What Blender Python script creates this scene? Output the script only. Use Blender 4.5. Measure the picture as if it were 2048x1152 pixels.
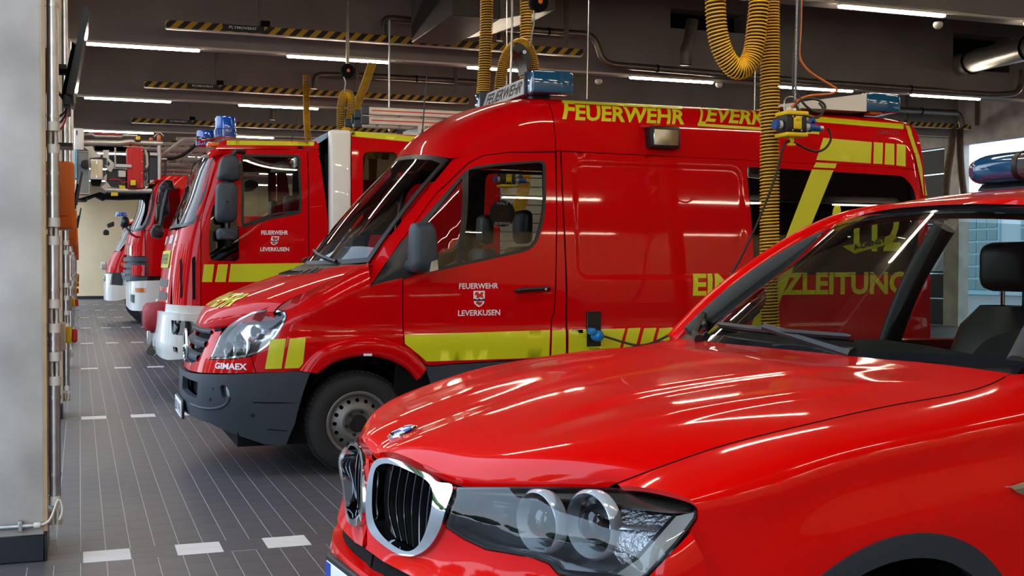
import bpy, bmesh, math, random
import numpy as np
from mathutils import Vector, Matrix
from mathutils.geometry import delaunay_2d_cdt
random.seed(7)
PI = math.pi
for _o in list(bpy.data.objects): bpy.data.objects.remove(_o)
SC = bpy.context.scene
COL = SC.collection
# ------------------------------------------------------------------ camera
FPX, CX, CY = 2366.0, 1024.0, 576.0
CAMH, YAW, PITCH, ROLL = 1.45, math.radians(20.08), math.radians(1.07), math.radians(0.10)
_F = np.array([math.sin(YAW)*math.cos(PITCH), math.cos(YAW)*math.cos(PITCH), -math.sin(PITCH)])
_R0 = np.array([math.cos(YAW), -math.sin(YAW), 0.0])
_U0 = np.cross(_R0, _F)
_R = math.cos(ROLL)*_R0 + math.sin(ROLL)*_U0
_U = -math.sin(ROLL)*_R0 + math.cos(ROLL)*_U0
CAMP = np.array([0.0, 0.0, CAMH])
cam_d = bpy.data.cameras.new('camera')
cam_d.sensor_width = 36.0; cam_d.lens = FPX*36.0/2048.0; cam_d.clip_start = 0.05; cam_d.clip_end = 500
cam = bpy.data.objects.new('camera', cam_d); COL.objects.link(cam)
cam.matrix_world = Matrix(((_R[0], _U[0], -_F[0], 0), (_R[1], _U[1], -_F[1], 0), (_R[2], _U[2], -_F[2], CAMH), (0, 0, 0, 1)))
SC.camera = cam
# ------------------------------------------------------------------ world, exposure
SC.view_settings.view_transform = 'Standard'; SC.view_settings.look = 'None'
SC.view_settings.gamma = 1.0; SC.view_settings.use_curve_mapping = False
SC.view_settings.exposure = 0.92
W = bpy.data.worlds.new('overcast_sky'); SC.world = W; W.use_nodes = True
_nt = W.node_tree; _nt.nodes.clear()
_bg = _nt.nodes.new('ShaderNodeBackground'); _wo = _nt.nodes.new('ShaderNodeOutputWorld')
_tc = _nt.nodes.new('ShaderNodeTexCoord'); _sx = _nt.nodes.new('ShaderNodeSeparateXYZ'); _cr = _nt.nodes.new('ShaderNodeValToRGB')
_nt.links.new(_tc.outputs['Generated'], _sx.inputs[0]); _nt.links.new(_sx.outputs['Z'], _cr.inputs[0])
_cr.color_ramp.elements[0].position = 0.0; _cr.color_ramp.elements[0].color = (0.80, 0.90, 1.0, 1)
_cr.color_ramp.elements[1].position = 0.8; _cr.color_ramp.elements[1].color = (0.55, 0.75, 1.0, 1)
_nt.links.new(_cr.outputs[0], _bg.inputs[0]); _bg.inputs[1].default_value = 1.8
_nt.links.new(_bg.outputs[0], _wo.inputs[0])
SC.cycles.max_bounces = 7; SC.cycles.diffuse_bounces = 3; SC.cycles.glossy_bounces = 4; SC.cycles.transmission_bounces = 6; SC.cycles.transparent_max_bounces = 10
SC.cycles.caustics_reflective = False; SC.cycles.caustics_refractive = False
SC.cycles.sample_clamp_indirect = 8.0
SC.cycles.use_denoising = True
STRIP_POWER = 34.0
# ------------------------------------------------------------------ projection helpers
def ray(px, py): return _F + (px-CX)/FPX*_R + (CY-py)/FPX*_U
def PX(px, py, X): d = ray(px, py); return CAMP + d*(X-CAMP[0])/d[0]
def PY(px, py, Y): d = ray(px, py); return CAMP + d*(Y-CAMP[1])/d[1]
def PZ(px, py, Z): d = ray(px, py); return CAMP + d*(Z-CAMP[2])/d[2]
def proj(P):
    d = np.asarray(P, float) - CAMP; w = d @ _F
    return np.stack([CX + FPX*(d@_R)/w, CY - FPX*(d@_U)/w], -1)
def basis(k, x):
    """natural cubic spline basis: rows = samples, columns = knots"""
    k = np.asarray(k, float); x = np.atleast_1d(np.asarray(x, float)); n = len(k)
    if n == 2:
        t = (x-k[0])/(k[1]-k[0]); return np.stack([1-t, t], -1)
    h = np.diff(k); A = np.eye(n); B = np.zeros((n, n))
    for i in range(1, n-1):
        A[i, i-1] = h[i-1]; A[i, i] = 2*(h[i-1]+h[i]); A[i, i+1] = h[i]
        B[i, i-1] = 6/h[i-1]; B[i, i] = -6/h[i-1]-6/h[i]; B[i, i+1] = 6/h[i]
    M = np.linalg.solve(A, B)
    i = np.clip(np.searchsorted(k, x, side='right')-1, 0, n-2); hi = h[i]; xc = np.clip(x, k[0], k[-1])
    a = (k[i+1]-xc)/hi; b = (xc-k[i])/hi
    out = np.zeros((len(x), n)); r = np.arange(len(x))
    out[r, i] += a; out[r, i+1] += b
    out += ((a**3-a)*hi**2/6)[:, None]*M[i] + ((b**3-b)*hi**2/6)[:, None]*M[i+1]
    s0 = (1/h[0]); lo = x < k[0]; hi_ = x > k[-1]
    if lo.any():
        g = np.zeros(n); g[0] = -s0; g[1] = s0; g = g - h[0]*M[1]/6
        out[lo] += (x[lo]-k[0])[:, None]*g
    if hi_.any():
        g = np.zeros(n); g[-1] = 1/h[-1]; g[-2] = -1/h[-1]; g = g + h[-1]*M[-2]/6
        out[hi_] += (x[hi_]-k[-1])[:, None]*g
    return out
def spl(k, v):
    k = list(k); v = np.asarray(v, float)
    return lambda x: (basis(k, np.asarray(x, float).ravel()) @ v).reshape(np.shape(x) + v.shape[1:])
def lin(k, v): return lambda x: np.interp(x, k, v)
def curve(pts, n=40, closed=False):
    """smooth curve through 2D/3D points"""
    p = np.asarray(pts, float)
    if closed: p = np.vstack([p[-3:], p, p[:3]])
    d = np.sqrt(np.linalg.norm(np.diff(p, axis=0), axis=1)); k = np.r_[0, np.cumsum(np.maximum(d, 1e-6))]
    if closed: return basis(k, np.linspace(k[3], k[-3], n+1)[:-1]) @ p
    return basis(k, np.linspace(0, k[-1], n)) @ p
def rnd(pts, r, n=5):
    """polygon with rounded corners (r scalar or list)"""
    p = [np.asarray(q, float) for q in pts]; out = []; m = len(p)
    for i in range(m):
        rr = r[i] if hasattr(r, '__len__') else r
        a, b, c = p[i-1], p[i], p[(i+1) % m]
        la, lc = np.linalg.norm(a-b), np.linalg.norm(c-b); rr = min(rr, la*0.49, lc*0.49)
        if rr <= 0: out.append(b); continue
        s, e = b+(a-b)/la*rr, b+(c-b)/lc*rr
        for t in np.linspace(0, 1, n): out.append((1-t)**2*s+2*t*(1-t)*b+t*t*e)
    return np.array(out)
def dens(p, step, closed=True):
    p = np.asarray(p, float); q = np.vstack([p, p[:1]]) if closed else p; out = []
    for a, b in zip(q[:-1], q[1:]):
        k = max(1, int(math.ceil(np.linalg.norm(b-a)/step)))
        for t in range(k): out.append(a+(b-a)*t/k)
    if not closed: out.append(q[-1])
    return np.array(out)
def inpoly(pts, poly):
    x, y = pts[:, 0], pts[:, 1]; c = np.zeros(len(pts), bool); m = len(poly)
    for i in range(m):
        x0, y0 = poly[i-1]; x1, y1 = poly[i]
        if y0 == y1: continue
        c ^= ((y0 > y) != (y1 > y)) & (x < (x1-x0)*(y-y0)/(y1-y0)+x0)
    return c
def edge_dist(pts, poly):
    d = np.full(len(pts), 1e9)
    for i in range(len(poly)):
        a, b = poly[i-1], poly[i]; ab = b-a; L = max(ab@ab, 1e-12)
        t = np.clip(((pts-a)@ab)/L, 0, 1); d = np.minimum(d, np.linalg.norm(pts-(a+t[:, None]*ab), axis=1))
    return d
def inset(poly, d):
    p = np.asarray(poly, float); a = np.roll(p, 1, 0); c = np.roll(p, -1, 0)
    A = 0.5*np.sum(p[:, 0]*c[:, 1]-c[:, 0]*p[:, 1]); sg = 1 if A > 0 else -1
    e1 = p-a; e2 = c-p; n1 = np.stack([-e1[:, 1], e1[:, 0]], -1); n2 = np.stack([-e2[:, 1], e2[:, 0]], -1)
    n1 /= np.maximum(np.linalg.norm(n1, axis=1), 1e-9)[:, None]; n2 /= np.maximum(np.linalg.norm(n2, axis=1), 1e-9)[:, None]
    m = n1+n2; L = np.linalg.norm(m, axis=1); m = m/np.maximum(L, 1e-9)[:, None]
    k = 1/np.maximum(np.sum(m*n1, 1), 0.5)
    return p+sg*d*m*k[:, None]
# ------------------------------------------------------------------ objects
def tag(o, label=None, cat=None, group=None, kind=None):
    if label: o['label'] = label
    if cat: o['category'] = cat
    if group: o['group'] = group
    if kind: o['kind'] = kind
    return o
def thing(name, label, cat, loc=(0, 0, 0), group=None):
    o = bpy.data.objects.new(name, None); COL.objects.link(o); o.location = [float(c) for c in loc]
    o.empty_display_size = 0.1
    return tag(o, label, cat, group)
def world_loc(o):
    v = Vector((0, 0, 0))
    while o is not None: v += o.location; o = o.parent
    return np.array(v)
def link(name, me, mat=None, parent=None, at=None):
    """me is in world coordinates; the object's origin goes to its parent's origin (or `at`)"""
    o = bpy.data.objects.new(name, me); COL.objects.link(o)
    base = np.array(at, float) if at is not None else (world_loc(parent) if parent is not None else np.zeros(3))
    if np.abs(base).max() > 1e-9: me.transform(Matrix.Translation([-float(c) for c in base]))
    if parent is not None:
        o.parent = parent; o.location = [float(c) for c in base-world_loc(parent)]
    else: o.location = [float(c) for c in base]
    if mat is not None and len(me.materials) == 0: me.materials.append(mat)
    return o
def mk(name, v, f, mat, parent=None, smooth=40, normals=None, at=None):
    me = bpy.data.meshes.new(name); me.from_pydata([tuple(map(float, q)) for q in v], [], [tuple(map(int, q)) for q in f]); me.update()
    if smooth:
        me.shade_smooth()
        if smooth < 180: me.set_sharp_from_angle(angle=math.radians(smooth))
    if normals is not None:
        me.normals_split_custom_set_from_vertices([tuple(map(float, q)) for q in normals])
    return link(name, me, mat, parent, at)
class MB:
    def __init__(s): s.v = []; s.f = []
    def add(s, v, f):
        o = len(s.v); s.v += [tuple(map(float, q)) for q in v]; s.f += [tuple(int(i)+o for i in q) for q in f]; return s
    def box(s, a, b, bev=0.0, seg=1, M=None):
        a = np.minimum(a, b).astype(float) if True else a; b2 = np.maximum(a, b)
        return s._box(np.array(a, float), np.array(b2, float), bev, seg, M)
    def _box(s, a, b, bev, seg, M):
        if bev <= 0:
            v = [(x, y, z) for x in (a[0], b[0]) for y in (a[1], b[1]) for z in (a[2], b[2])]
            f = [(0, 1, 3, 2), (4, 6, 7, 5), (0, 4, 5, 1), (2, 3, 7, 6), (0, 2, 6, 4), (1, 5, 7, 3)]
        else:
            bm = bmesh.new(); bmesh.ops.create_cube(bm, size=1.0)
            for q in bm.verts: q.co = Vector([(a[i]+b[i])/2+q.co[i]*(b[i]-a[i]) for i in range(3)])
            bmesh.ops.bevel(bm, geom=list(bm.edges), offset=min(bev, 0.49*min(b-a)), segments=seg, affect='EDGES', profile=0.5)
            bm.verts.index_update(); v = [q.co[:] for q in bm.verts]; f = [[w.index for w in q.verts] for q in bm.faces]; bm.free()
        if M is not None: v = [tuple(M @ Vector(q)) for q in v]
        return s.add(v, f)
    def tube(s, pts, r, n=8, caps=True, closed=False):
        p = np.asarray(pts, float); m = len(p); r = np.broadcast_to(np.asarray(r, float), (m,))
        t = np.gradient(p, axis=0) if not closed else np.roll(p, -1, 0)-np.roll(p, 1, 0)
        t /= np.maximum(np.linalg.norm(t, axis=1), 1e-9)[:, None]
        u = np.cross(t[0], (0, 0, 1.0)); u = np.cross(t[0], (1.0, 0, 0)) if np.linalg.norm(u) < 0.2 else u; u /= np.linalg.norm(u)
        V = []
        for i in range(m):
            u = u-t[i]*(u@t[i]); u /= max(np.linalg.norm(u), 1e-9); w = np.cross(t[i], u)
            for k in range(n):
                a = 2*PI*k/n; V.append(p[i]+r[i]*(math.cos(a)*u+math.sin(a)*w))
        Fs = []
        for i in range(m if closed else m-1):
            for k in range(n):
                j = (i+1) % m; Fs.append((i*n+k, i*n+(k+1) % n, j*n+(k+1) % n, j*n+k))
        if caps and not closed: Fs.append(tuple(range(n-1, -1, -1))); Fs.append(tuple((m-1)*n+k for k in range(n)))
        return s.add(V, Fs)
    def cyl(s, a, b, r, n=16, r2=None): return s.tube([a, b], [r, r if r2 is None else r2], n)
    def lathe(s, prof, c, axis=(0, 0, 1), n=24, cap=True):
        ax = np.array(axis, float); ax /= np.linalg.norm(ax); u = np.cross(ax, (0, 0, 1.0))
        if np.linalg.norm(u) < 0.2: u = np.array([1.0, 0, 0])
        u /= np.linalg.norm(u); w = np.cross(ax, u); V = []; m = len(prof)
        for r, h in prof:
            for k in range(n):
                a = 2*PI*k/n; V.append(np.array(c)+ax*h+r*(math.cos(a)*u+math.sin(a)*w))
        Fs = [(i*n+k, i*n+(k+1) % n, (i+1)*n+(k+1) % n, (i+1)*n+k) for i in range(m-1) for k in range(n)]
        if cap and prof[0][0] > 1e-6: Fs.append(tuple(range(n-1, -1, -1)))
        if cap and prof[-1][0] > 1e-6: Fs.append(tuple((m-1)*n+k for k in range(n)))
        return s.add(V, Fs)
    def prism(s, poly, d, holes=None):
        """poly: planar 3D loop, extruded by vector d"""
        p = [np.asarray(q, float) for q in poly]; m = len(p); d = np.asarray(d, float)
        V = p+[q+d for q in p]
        Fs = [tuple(range(m-1, -1, -1)), tuple(range(m, 2*m))]+[(i, (i+1) % m, (i+1) % m+m, i+m) for i in range(m)]
        return s.add(V, Fs)
    def grid(s, G, flip=False, closed=False):
        G = np.asarray(G, float); a, b = G.shape[:2]; Fs = []
        for i in range(a-1):
            for j in range(b if closed else b-1):
                k = (j+1) % b; q = (i*b+j, i*b+k, (i+1)*b+k, (i+1)*b+j); Fs.append(q[::-1] if flip else q)
        return s.add(G.reshape(-1, 3), Fs)
    def mirror(s, yc):
        o = len(s.v); s.v += [(x, 2*yc-y, z) for x, y, z in s.v[:o]]; s.f += [tuple(i+o for i in q[::-1]) for q in s.f[:]]; return s
    def build(s, name, mat, parent=None, smooth=40, at=None): 
        o = mk(name, s.v, s.f, mat, parent, smooth, at=at)
        bm = bmesh.new(); bm.from_mesh(o.data); bmesh.ops.recalc_face_normals(bm, faces=bm.faces); bm.to_mesh(o.data); bm.free()
        return o
def obox(c, size, ax=None):
    pass
def copy_tree(o, off=(0, 0, 0), parent=None):
    c = o.copy(); COL.objects.link(c)
    if parent is None: c.location = o.location+Vector(off)
    else: c.parent = parent
    for ch in o.children: copy_tree(ch, parent=c)
    return c
# ------------------------------------------------------------------ surfaces and panels
class Surf:
    """parametric surface fn(a,b)->(N,3); side=+1/-1 picks the outward normal"""
    def __init__(s, fn, side=1): s.fn = fn; s.side = side
    def __call__(s, ab): ab = np.atleast_2d(ab); return s.fn(ab[:, 0], ab[:, 1])
    def normal(s, ab, e=1e-3):
        ab = np.atleast_2d(ab).astype(float)
        da = s(ab+[e, 0])-s(ab-[e, 0]); db = s(ab+[0, e])-s(ab-[0, e]); n = np.cross(da, db)*s.side
        return n/np.maximum(np.linalg.norm(n, axis=1), 1e-12)[:, None]
    def inv(s, px, guess, it=30):
        px = np.atleast_2d(np.asarray(px, float)); ab = np.tile(np.asarray(guess, float), (len(px), 1)); e = 1e-3
        for _ in range(it):
            p0 = proj(s(ab)); ja = (proj(s(ab+[e, 0]))-p0)/e; jb = (proj(s(ab+[0, e]))-p0)/e; r = px-p0
            det = ja[:, 0]*jb[:, 1]-ja[:, 1]*jb[:, 0]; det = np.where(np.abs(det) < 1e-6, 1e-6, det)
            st = np.stack([(r[:, 0]*jb[:, 1]-r[:, 1]*jb[:, 0])/det, (ja[:, 0]*r[:, 1]-ja[:, 1]*r[:, 0])/det], -1)
            ab = ab+np.clip(st, -0.3, 0.3)
        return ab
def panel_mesh(surf, outline, holes=(), step=0.05, off=0.0, ret=0.0, extra=None):
    ol = dens(outline, step); hs = [dens(h, step) for h in holes]
    lo, hi = ol.min(0), ol.max(0)
    gx = np.arange(lo[0]+step*0.37, hi[0], step); gy = np.arange(lo[1]+step*0.41, hi[1], step)
    g = np.array([(x, y) for x in gx for y in gy]) if len(gx) and len(gy) else np.zeros((0, 2))
    if len(g):
        k = inpoly(g, ol) & (edge_dist(g, ol) > step*0.45)
        for h in hs: k &= ~inpoly(g, h) & (edge_dist(g, h) > step*0.45)
        g = g[k]
    if extra is not None:
        if len(g): g = g[np.min(np.linalg.norm(g[:, None]-extra[None, ::3], axis=2), 1) > step*.5]
        g = np.vstack([g, extra])
    pts = np.vstack([ol]+hs+[g]); ed = []; o = 0
    for L in [ol]+hs:
        m = len(L); ed += [(o+i, o+(i+1) % m) for i in range(m)]; o += m
    r = delaunay_2d_cdt([Vector((float(a), float(b))) for a, b in pts], ed, [], 0, 1e-6)
    v2 = np.array([tuple(q) for q in r[0]]); tri = np.array([list(q) for q in r[2] if len(q) == 3])
    c = v2[tri].mean(1); keep = inpoly(c, ol)
    for h in hs: keep &= ~inpoly(c, h)
    tri = tri[keep]
    P = surf(v2); N = surf.normal(v2); P = P+N*off
    # orient
    tn = np.cross(P[tri[:, 1]]-P[tri[:, 0]], P[tri[:, 2]]-P[tri[:, 0]])
    fl = np.sum(tn*N[tri[:, 0]], 1) < 0; tri[fl] = tri[fl][:, ::-1]
    V = [P]; NN = [N]; F = tri.tolist(); base = len(P)
    if ret:
        for li, L in enumerate([ol]+hs):
            A = surf(L); n = surf.normal(L); A = A+n*off; m = len(L)
            e = np.roll(A, -1, 0)-np.roll(A, 1, 0); sn = np.cross(e, n); sn /= np.maximum(np.linalg.norm(sn, axis=1), 1e-9)[:, None]
            inn = surf(inset(L, .002))-surf(L)
            if (np.sum(sn*inn, 1).sum() > 0) == (li == 0): sn = -sn
            V += [A, A-n*ret]; NN += [sn, sn]
            g = np.cross(np.roll(A, -1, 0)-A, -n*ret); fw_ = np.sum(g*sn, 1).sum() > 0
            for i in range(m):
                j = (i+1) % m; q = (base+i, base+j, base+m+j, base+m+i); F.append(q if fw_ else q[::-1])
            base += 2*m
    return np.vstack(V), F, np.vstack(NN)
def panel(name, surf, outline, mat, parent, holes=(), step=0.05, off=0.0, ret=0.012, yc=None, smooth=180, extra=None):
    V, F, N = panel_mesh(surf, outline, holes, step, off, ret, extra)
    if yc is not None: V, F, N = mirrored(V, F, N, yc)
    # return walls: fix the normals of flipped walls by flat shading where needed
    return mk(name, V, F, mat, parent, smooth, normals=N)
def mirrored(V, F, N, yc):
    V = V.copy(); N = N.copy(); V[:, 1] = 2*yc-V[:, 1]; N[:, 1] *= -1
    return V, [tuple(q)[::-1] for q in F], N
_txt = {}
def text2d(body, bold=0.0):
    key = (body, bold)
    if key in _txt: return _txt[key]
    cu = bpy.data.curves.new('t', 'FONT'); cu.body = body; cu.size = 1.0; cu.offset = bold; cu.resolution_u = 3; cu.fill_mode = 'FRONT'
    o = bpy.data.objects.new('t', cu); COL.objects.link(o); dg = bpy.context.evaluated_depsgraph_get()
    me = bpy.data.meshes.new_from_object(o.evaluated_get(dg))
    v = np.array([q.co[:2] for q in me.vertices]); f = [tuple(p.vertices) for p in me.polygons]
    bpy.data.objects.remove(o); bpy.data.curves.remove(cu); bpy.data.meshes.remove(me)
    lo, hi = v.min(0), v.max(0); v = (v-lo)/(hi-lo)
    _txt[key] = (v, f); return _txt[key]
def refine2d(v, f, w, h, step):
    bm = bmesh.new(); vs = [bm.verts.new((x*w, y*h, 0)) for x, y in v]
    for q in f:
        try: bm.faces.new([vs[i] for i in q])
        except ValueError: pass
    bmesh.ops.triangulate(bm, faces=bm.faces)
    for _ in range(4):
        L = [e for e in bm.edges if e.calc_length() > step]
        if not L: break
        bmesh.ops.subdivide_edges(bm, edges=L, cuts=1, use_grid_fill=False); bmesh.ops.triangulate(bm, faces=bm.faces)
    bm.verts.index_update(); V = np.array([(p.co.x/w, p.co.y/h) for p in bm.verts]); F = [tuple(p.index for p in q.verts) for q in bm.faces]; bm.free()
    return V, F
def decal_text(name, body, surf, quad, mat, parent, guess=None, off=0.003, bold=0.015, px=True, yc=None, dense=0.05):
    """quad: bottom-left, bottom-right, top-right, top-left (pixels, or surface parameters when px=False)"""
    q = surf.inv(quad, guess) if px else np.asarray(quad, float)
    v, f = text2d(body, bold)
    wd = np.linalg.norm(surf(q[:1])-surf(q[1:2])); ht = np.linalg.norm(surf(q[:1])-surf(q[3:4]))
    v, f = refine2d(v, f, wd, ht, dense); a, b = v[:, :1], v[:, 1:]
    ab = (1-a)*(1-b)*q[0]+a*(1-b)*q[1]+a*b*q[2]+(1-a)*b*q[3]
    N = surf.normal(ab); P = surf(ab)+N*off
    tn = np.cross(P[f[0][1]]-P[f[0][0]], P[f[0][2]]-P[f[0][0]])
    if tn@N[f[0][0]] < 0: f = [t[::-1] for t in f]
    if yc is not None: P, f, N = mirrored(P, f, N, yc)
    return mk(name, P, f, mat, parent, 180, normals=N)
def plane_surf(o, ea, eb, side=1):
    o, ea, eb = (np.asarray(q, float) for q in (o, ea, eb))
    return Surf(lambda a, b: o+np.outer(a, ea)+np.outer(b, eb), side)
def yplane(Y): return plane_surf((0, Y, 0), (1, 0, 0), (0, 0, 1), 1)      # faces -Y
# ------------------------------------------------------------------ materials
def lin_rgb(r, g, b):
    f = lambda c: (c/255/12.92) if c/255 <= 0.04045 else ((c/255+0.055)/1.055)**2.4
    return (f(r), f(g), f(b), 1.0)
def mat(name, rgb, rough=0.5, metal=0.0, coat=0.0, spec=0.5, noise=None, bump=None, emit=None, srgb=True, coat_rough=0.02):
    """noise=(scale, amount): lightness variation; bump=(scale, strength)"""
    m = bpy.data.materials.new(name); m.use_nodes = True; nt = m.node_tree; b = nt.nodes['Principled BSDF']
    c = lin_rgb(*rgb) if srgb else (*rgb, 1.0)
    b.inputs['Base Color'].default_value = c; b.inputs['Roughness'].default_value = rough; b.inputs['Metallic'].default_value = metal
    b.inputs['Coat Weight'].default_value = coat; b.inputs['Coat Roughness'].default_value = coat_rough; b.inputs['Specular IOR Level'].default_value = spec
    if emit: b.inputs['Emission Color'].default_value = (*emit[:3], 1); b.inputs['Emission Strength'].default_value = emit[3]
    if noise or bump: tc = nt.nodes.new('ShaderNodeTexCoord')
    if noise:
        n = nt.nodes.new('ShaderNodeTexNoise'); n.inputs['Scale'].default_value = noise[0]; n.inputs['Detail'].default_value = 6
        nt.links.new(tc.outputs['Object'], n.inputs['Vector'])
        r = nt.nodes.new('ShaderNodeMapRange'); r.inputs[1].default_value = 0.3; r.inputs[2].default_value = 0.7
        r.inputs[3].default_value = 1-noise[1]; r.inputs[4].default_value = 1+noise[1]*0.6
        mx = nt.nodes.new('ShaderNodeMix'); mx.data_type = 'RGBA'; mx.blend_type = 'MULTIPLY'; mx.inputs[0].default_value = 1.0
        mx.inputs[6].default_value = c; nt.links.new(n.outputs[0], r.inputs[0]); nt.links.new(r.outputs[0], mx.inputs[7])
        nt.links.new(mx.outputs[2], b.inputs['Base Color'])
    if bump:
        n2 = nt.nodes.new('ShaderNodeTexNoise'); n2.inputs['Scale'].default_value = bump[0]; n2.inputs['Detail'].default_value = 4
        nt.links.new(tc.outputs['Object'], n2.inputs['Vector'])
        bp = nt.nodes.new('ShaderNodeBump'); bp.inputs['Strength'].default_value = bump[1]; bp.inputs['Distance'].default_value = 0.01
        nt.links.new(n2.outputs[0], bp.inputs['Height']); nt.links.new(bp.outputs[0], b.inputs['Normal'])
    return m
def glass_mat(name, tint=(0.6, 0.65, 0.65), rough=0.0, refl=1.0):
    """thin pane: transparent mixed with a mirror coat by Fresnel"""
    m = bpy.data.materials.new(name); m.use_nodes = True; nt = m.node_tree; nt.nodes.clear()
    out = nt.nodes.new('ShaderNodeOutputMaterial'); tr = nt.nodes.new('ShaderNodeBsdfTransparent'); gl = nt.nodes.new('ShaderNodeBsdfGlossy')
    tr.inputs[0].default_value = (*tint, 1); gl.inputs['Roughness'].default_value = rough; gl.inputs[0].default_value = (refl, refl, refl, 1)
    fr = nt.nodes.new('ShaderNodeFresnel'); fr.inputs[0].default_value = 1.6
    mx = nt.nodes.new('ShaderNodeMixShader'); nt.links.new(fr.outputs[0], mx.inputs[0]); nt.links.new(tr.outputs[0], mx.inputs[1]); nt.links.new(gl.outputs[0], mx.inputs[2])
    nt.links.new(mx.outputs[0], out.inputs[0]); return m
M = {}
M['van_red'] = mat('van_red_paint', (200, 0, 6), 0.45, coat=0.6, spec=0.03, coat_rough=0.035)
M['suv_red'] = mat('suv_red_paint', (226, 2, 0), 0.45, coat=0.75, spec=0.03, coat_rough=0.06)
M['truck_red'] = mat('truck_red_paint', (200, 2, 10), 0.45, coat=0.6, spec=0.03)
M['yellow'] = mat('lime_yellow_film', (205, 205, 10), 0.45, coat=0.25)
M['white_film'] = mat('white_film', (235, 235, 235), 0.5)
M['black_film'] = mat('black_film', (12, 16, 22), 0.4)
M['plastic'] = mat('dark_grey_plastic', (46, 54, 62), 0.55, bump=(400, 0.06))
M['black'] = mat('black_plastic', (14, 15, 17), 0.4)
M['matte_black'] = mat('matte_black', (8, 8, 9), 0.85, spec=0.2)
M['rubber'] = mat('tyre_rubber', (28, 27, 27), 0.8, noise=(30, 0.2))
M['rim'] = mat('steel_rim', (120, 116, 112), 0.45, metal=0.6)
M['chrome'] = mat('chrome', (225, 228, 230), 0.06, metal=1.0)
M['dark_chrome'] = mat('dark_chrome', (110, 112, 115), 0.12, metal=1.0)
M['silver'] = mat('silver_paint', (190, 192, 194), 0.35, metal=0.5)
M['alu'] = mat('brushed_aluminium', (196, 192, 186), 0.42, metal=0.7, noise=(8, 0.12))
M['galv'] = mat('galvanised_steel', (190, 188, 184), 0.30, metal=0.85, noise=(14, 0.18))
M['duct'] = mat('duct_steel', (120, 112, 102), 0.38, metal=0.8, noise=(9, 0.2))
M['white_paint'] = mat('white_paint', (226, 224, 218), 0.35, coat=0.6)
M['glass'] = glass_mat('car_glass', (0.62, 0.67, 0.64))
M['dark_glass'] = glass_mat('privacy_glass', (0.05, 0.055, 0.06))
M['lens'] = glass_mat('clear_lens', (0.93, 0.95, 0.96))
M['blue_lens'] = mat('blue_beacon_lens', (10, 60, 140), 0.08, coat=1.0)
M['teal_lens'] = mat('teal_blue_lens', (20, 80, 118), 0.08, coat=1.0)
M['orange_lens'] = mat('orange_lens', (225, 110, 20), 0.15, coat=0.8)
M['reflector'] = mat('lamp_reflector', (200, 205, 208), 0.12, metal=0.95)
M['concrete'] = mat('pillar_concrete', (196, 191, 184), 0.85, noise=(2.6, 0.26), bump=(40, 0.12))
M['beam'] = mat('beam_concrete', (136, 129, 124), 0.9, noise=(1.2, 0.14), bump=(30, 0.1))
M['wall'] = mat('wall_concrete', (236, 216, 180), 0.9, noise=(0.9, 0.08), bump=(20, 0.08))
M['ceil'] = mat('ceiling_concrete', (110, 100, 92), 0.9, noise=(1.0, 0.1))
M['tile'] = mat('grey_klinker_tile', (88, 83, 86), 0.42, noise=(6, 0.18), bump=(60, 0.05))
M['white_tile'] = mat('white_klinker_tile', (222, 214, 208), 0.55, noise=(12, 0.06))
M['skirt_tile'] = mat('black_skirting_tile', (30, 34, 40), 0.3)
M['grout'] = mat('light_grout', (200, 197, 196), 0.9)
M['asphalt'] = mat('asphalt', (120, 122, 124), 0.9, noise=(3, 0.1))
M['wood'] = mat('timber_lath', (176, 148, 112), 0.6, noise=(10, 0.15))
M['beige_plastic'] = mat('beige_plastic', (206, 198, 182), 0.5)
M['orange_plastic'] = mat('orange_plastic', (232, 112, 6), 0.4)
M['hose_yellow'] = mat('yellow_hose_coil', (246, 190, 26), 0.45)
M['hose_dark'] = mat('hose_fabric', (44, 30, 10), 0.7)
M['hazard_yellow'] = mat('hazard_yellow', (176, 138, 16), 0.55)
M['safety_yellow'] = mat('safety_yellow', (240, 205, 10), 0.4)
M['power_blue'] = mat('power_plug_blue', (20, 84, 160), 0.4)
M['sky_blue'] = mat('sky_blue_plug', (24, 130, 205), 0.4)
M['red_plastic'] = mat('red_plastic', (200, 30, 14), 0.4)
M['orange_hose'] = mat('orange_air_hose', (226, 120, 50), 0.45)
M['cable'] = mat('black_cable', (26, 24, 22), 0.5)
M['grey_fabric'] = mat('grey_seat_fabric', (66, 66, 66), 0.9)
M['dash'] = mat('dashboard_grey', (58, 60, 58), 0.75)
M['cover_red'] = mat('red_tarpaulin', (150, 14, 30), 0.6)
M['sticker_blue'] = mat('plate_blue', (20, 60, 170), 0.4)
M['strip'] = mat('strip_light', (255, 240, 215), 0.4, emit=(1.0, 0.86, 0.66, STRIP_POWER))
M['side_refl'] = mat('side_reflector_white', (200, 200, 196), 0.35, bump=(900, 0.3))
M['facet'] = mat('faceted_chrome', (205, 210, 216), 0.10, metal=0.9, bump=(90, 1.0))
M['ring'] = mat('light_ring', (205, 215, 222), 0.15, metal=0.3, coat=0.5)
M['dark_lens'] = mat('projector_glass', (20, 26, 30), 0.05, coat=1.0)
M['smoke'] = mat('smoke_grey_lens', (70, 66, 70), 0.12, coat=0.8)
M['beacon'] = mat('beacon_blue_dome', (8, 80, 190), 0.1, coat=1.0)
M['pale_wall'] = mat('pale_render', (190, 204, 214), 0.8)
M['pale_blue'] = mat('pale_blue_frame', (160, 196, 214), 0.6)
M['teal_pane'] = mat('gate_pane_teal', (110, 140, 150), 0.2)
M['perf'] = mat('perforated_sheet', (150, 146, 138), 0.5, metal=0.4, bump=(300, 0.8))
M['cream_pane'] = mat('cream_pane', (222, 208, 170), 0.4)
M['red_locker'] = mat('red_locker_paint', (196, 16, 16), 0.45)
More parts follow.
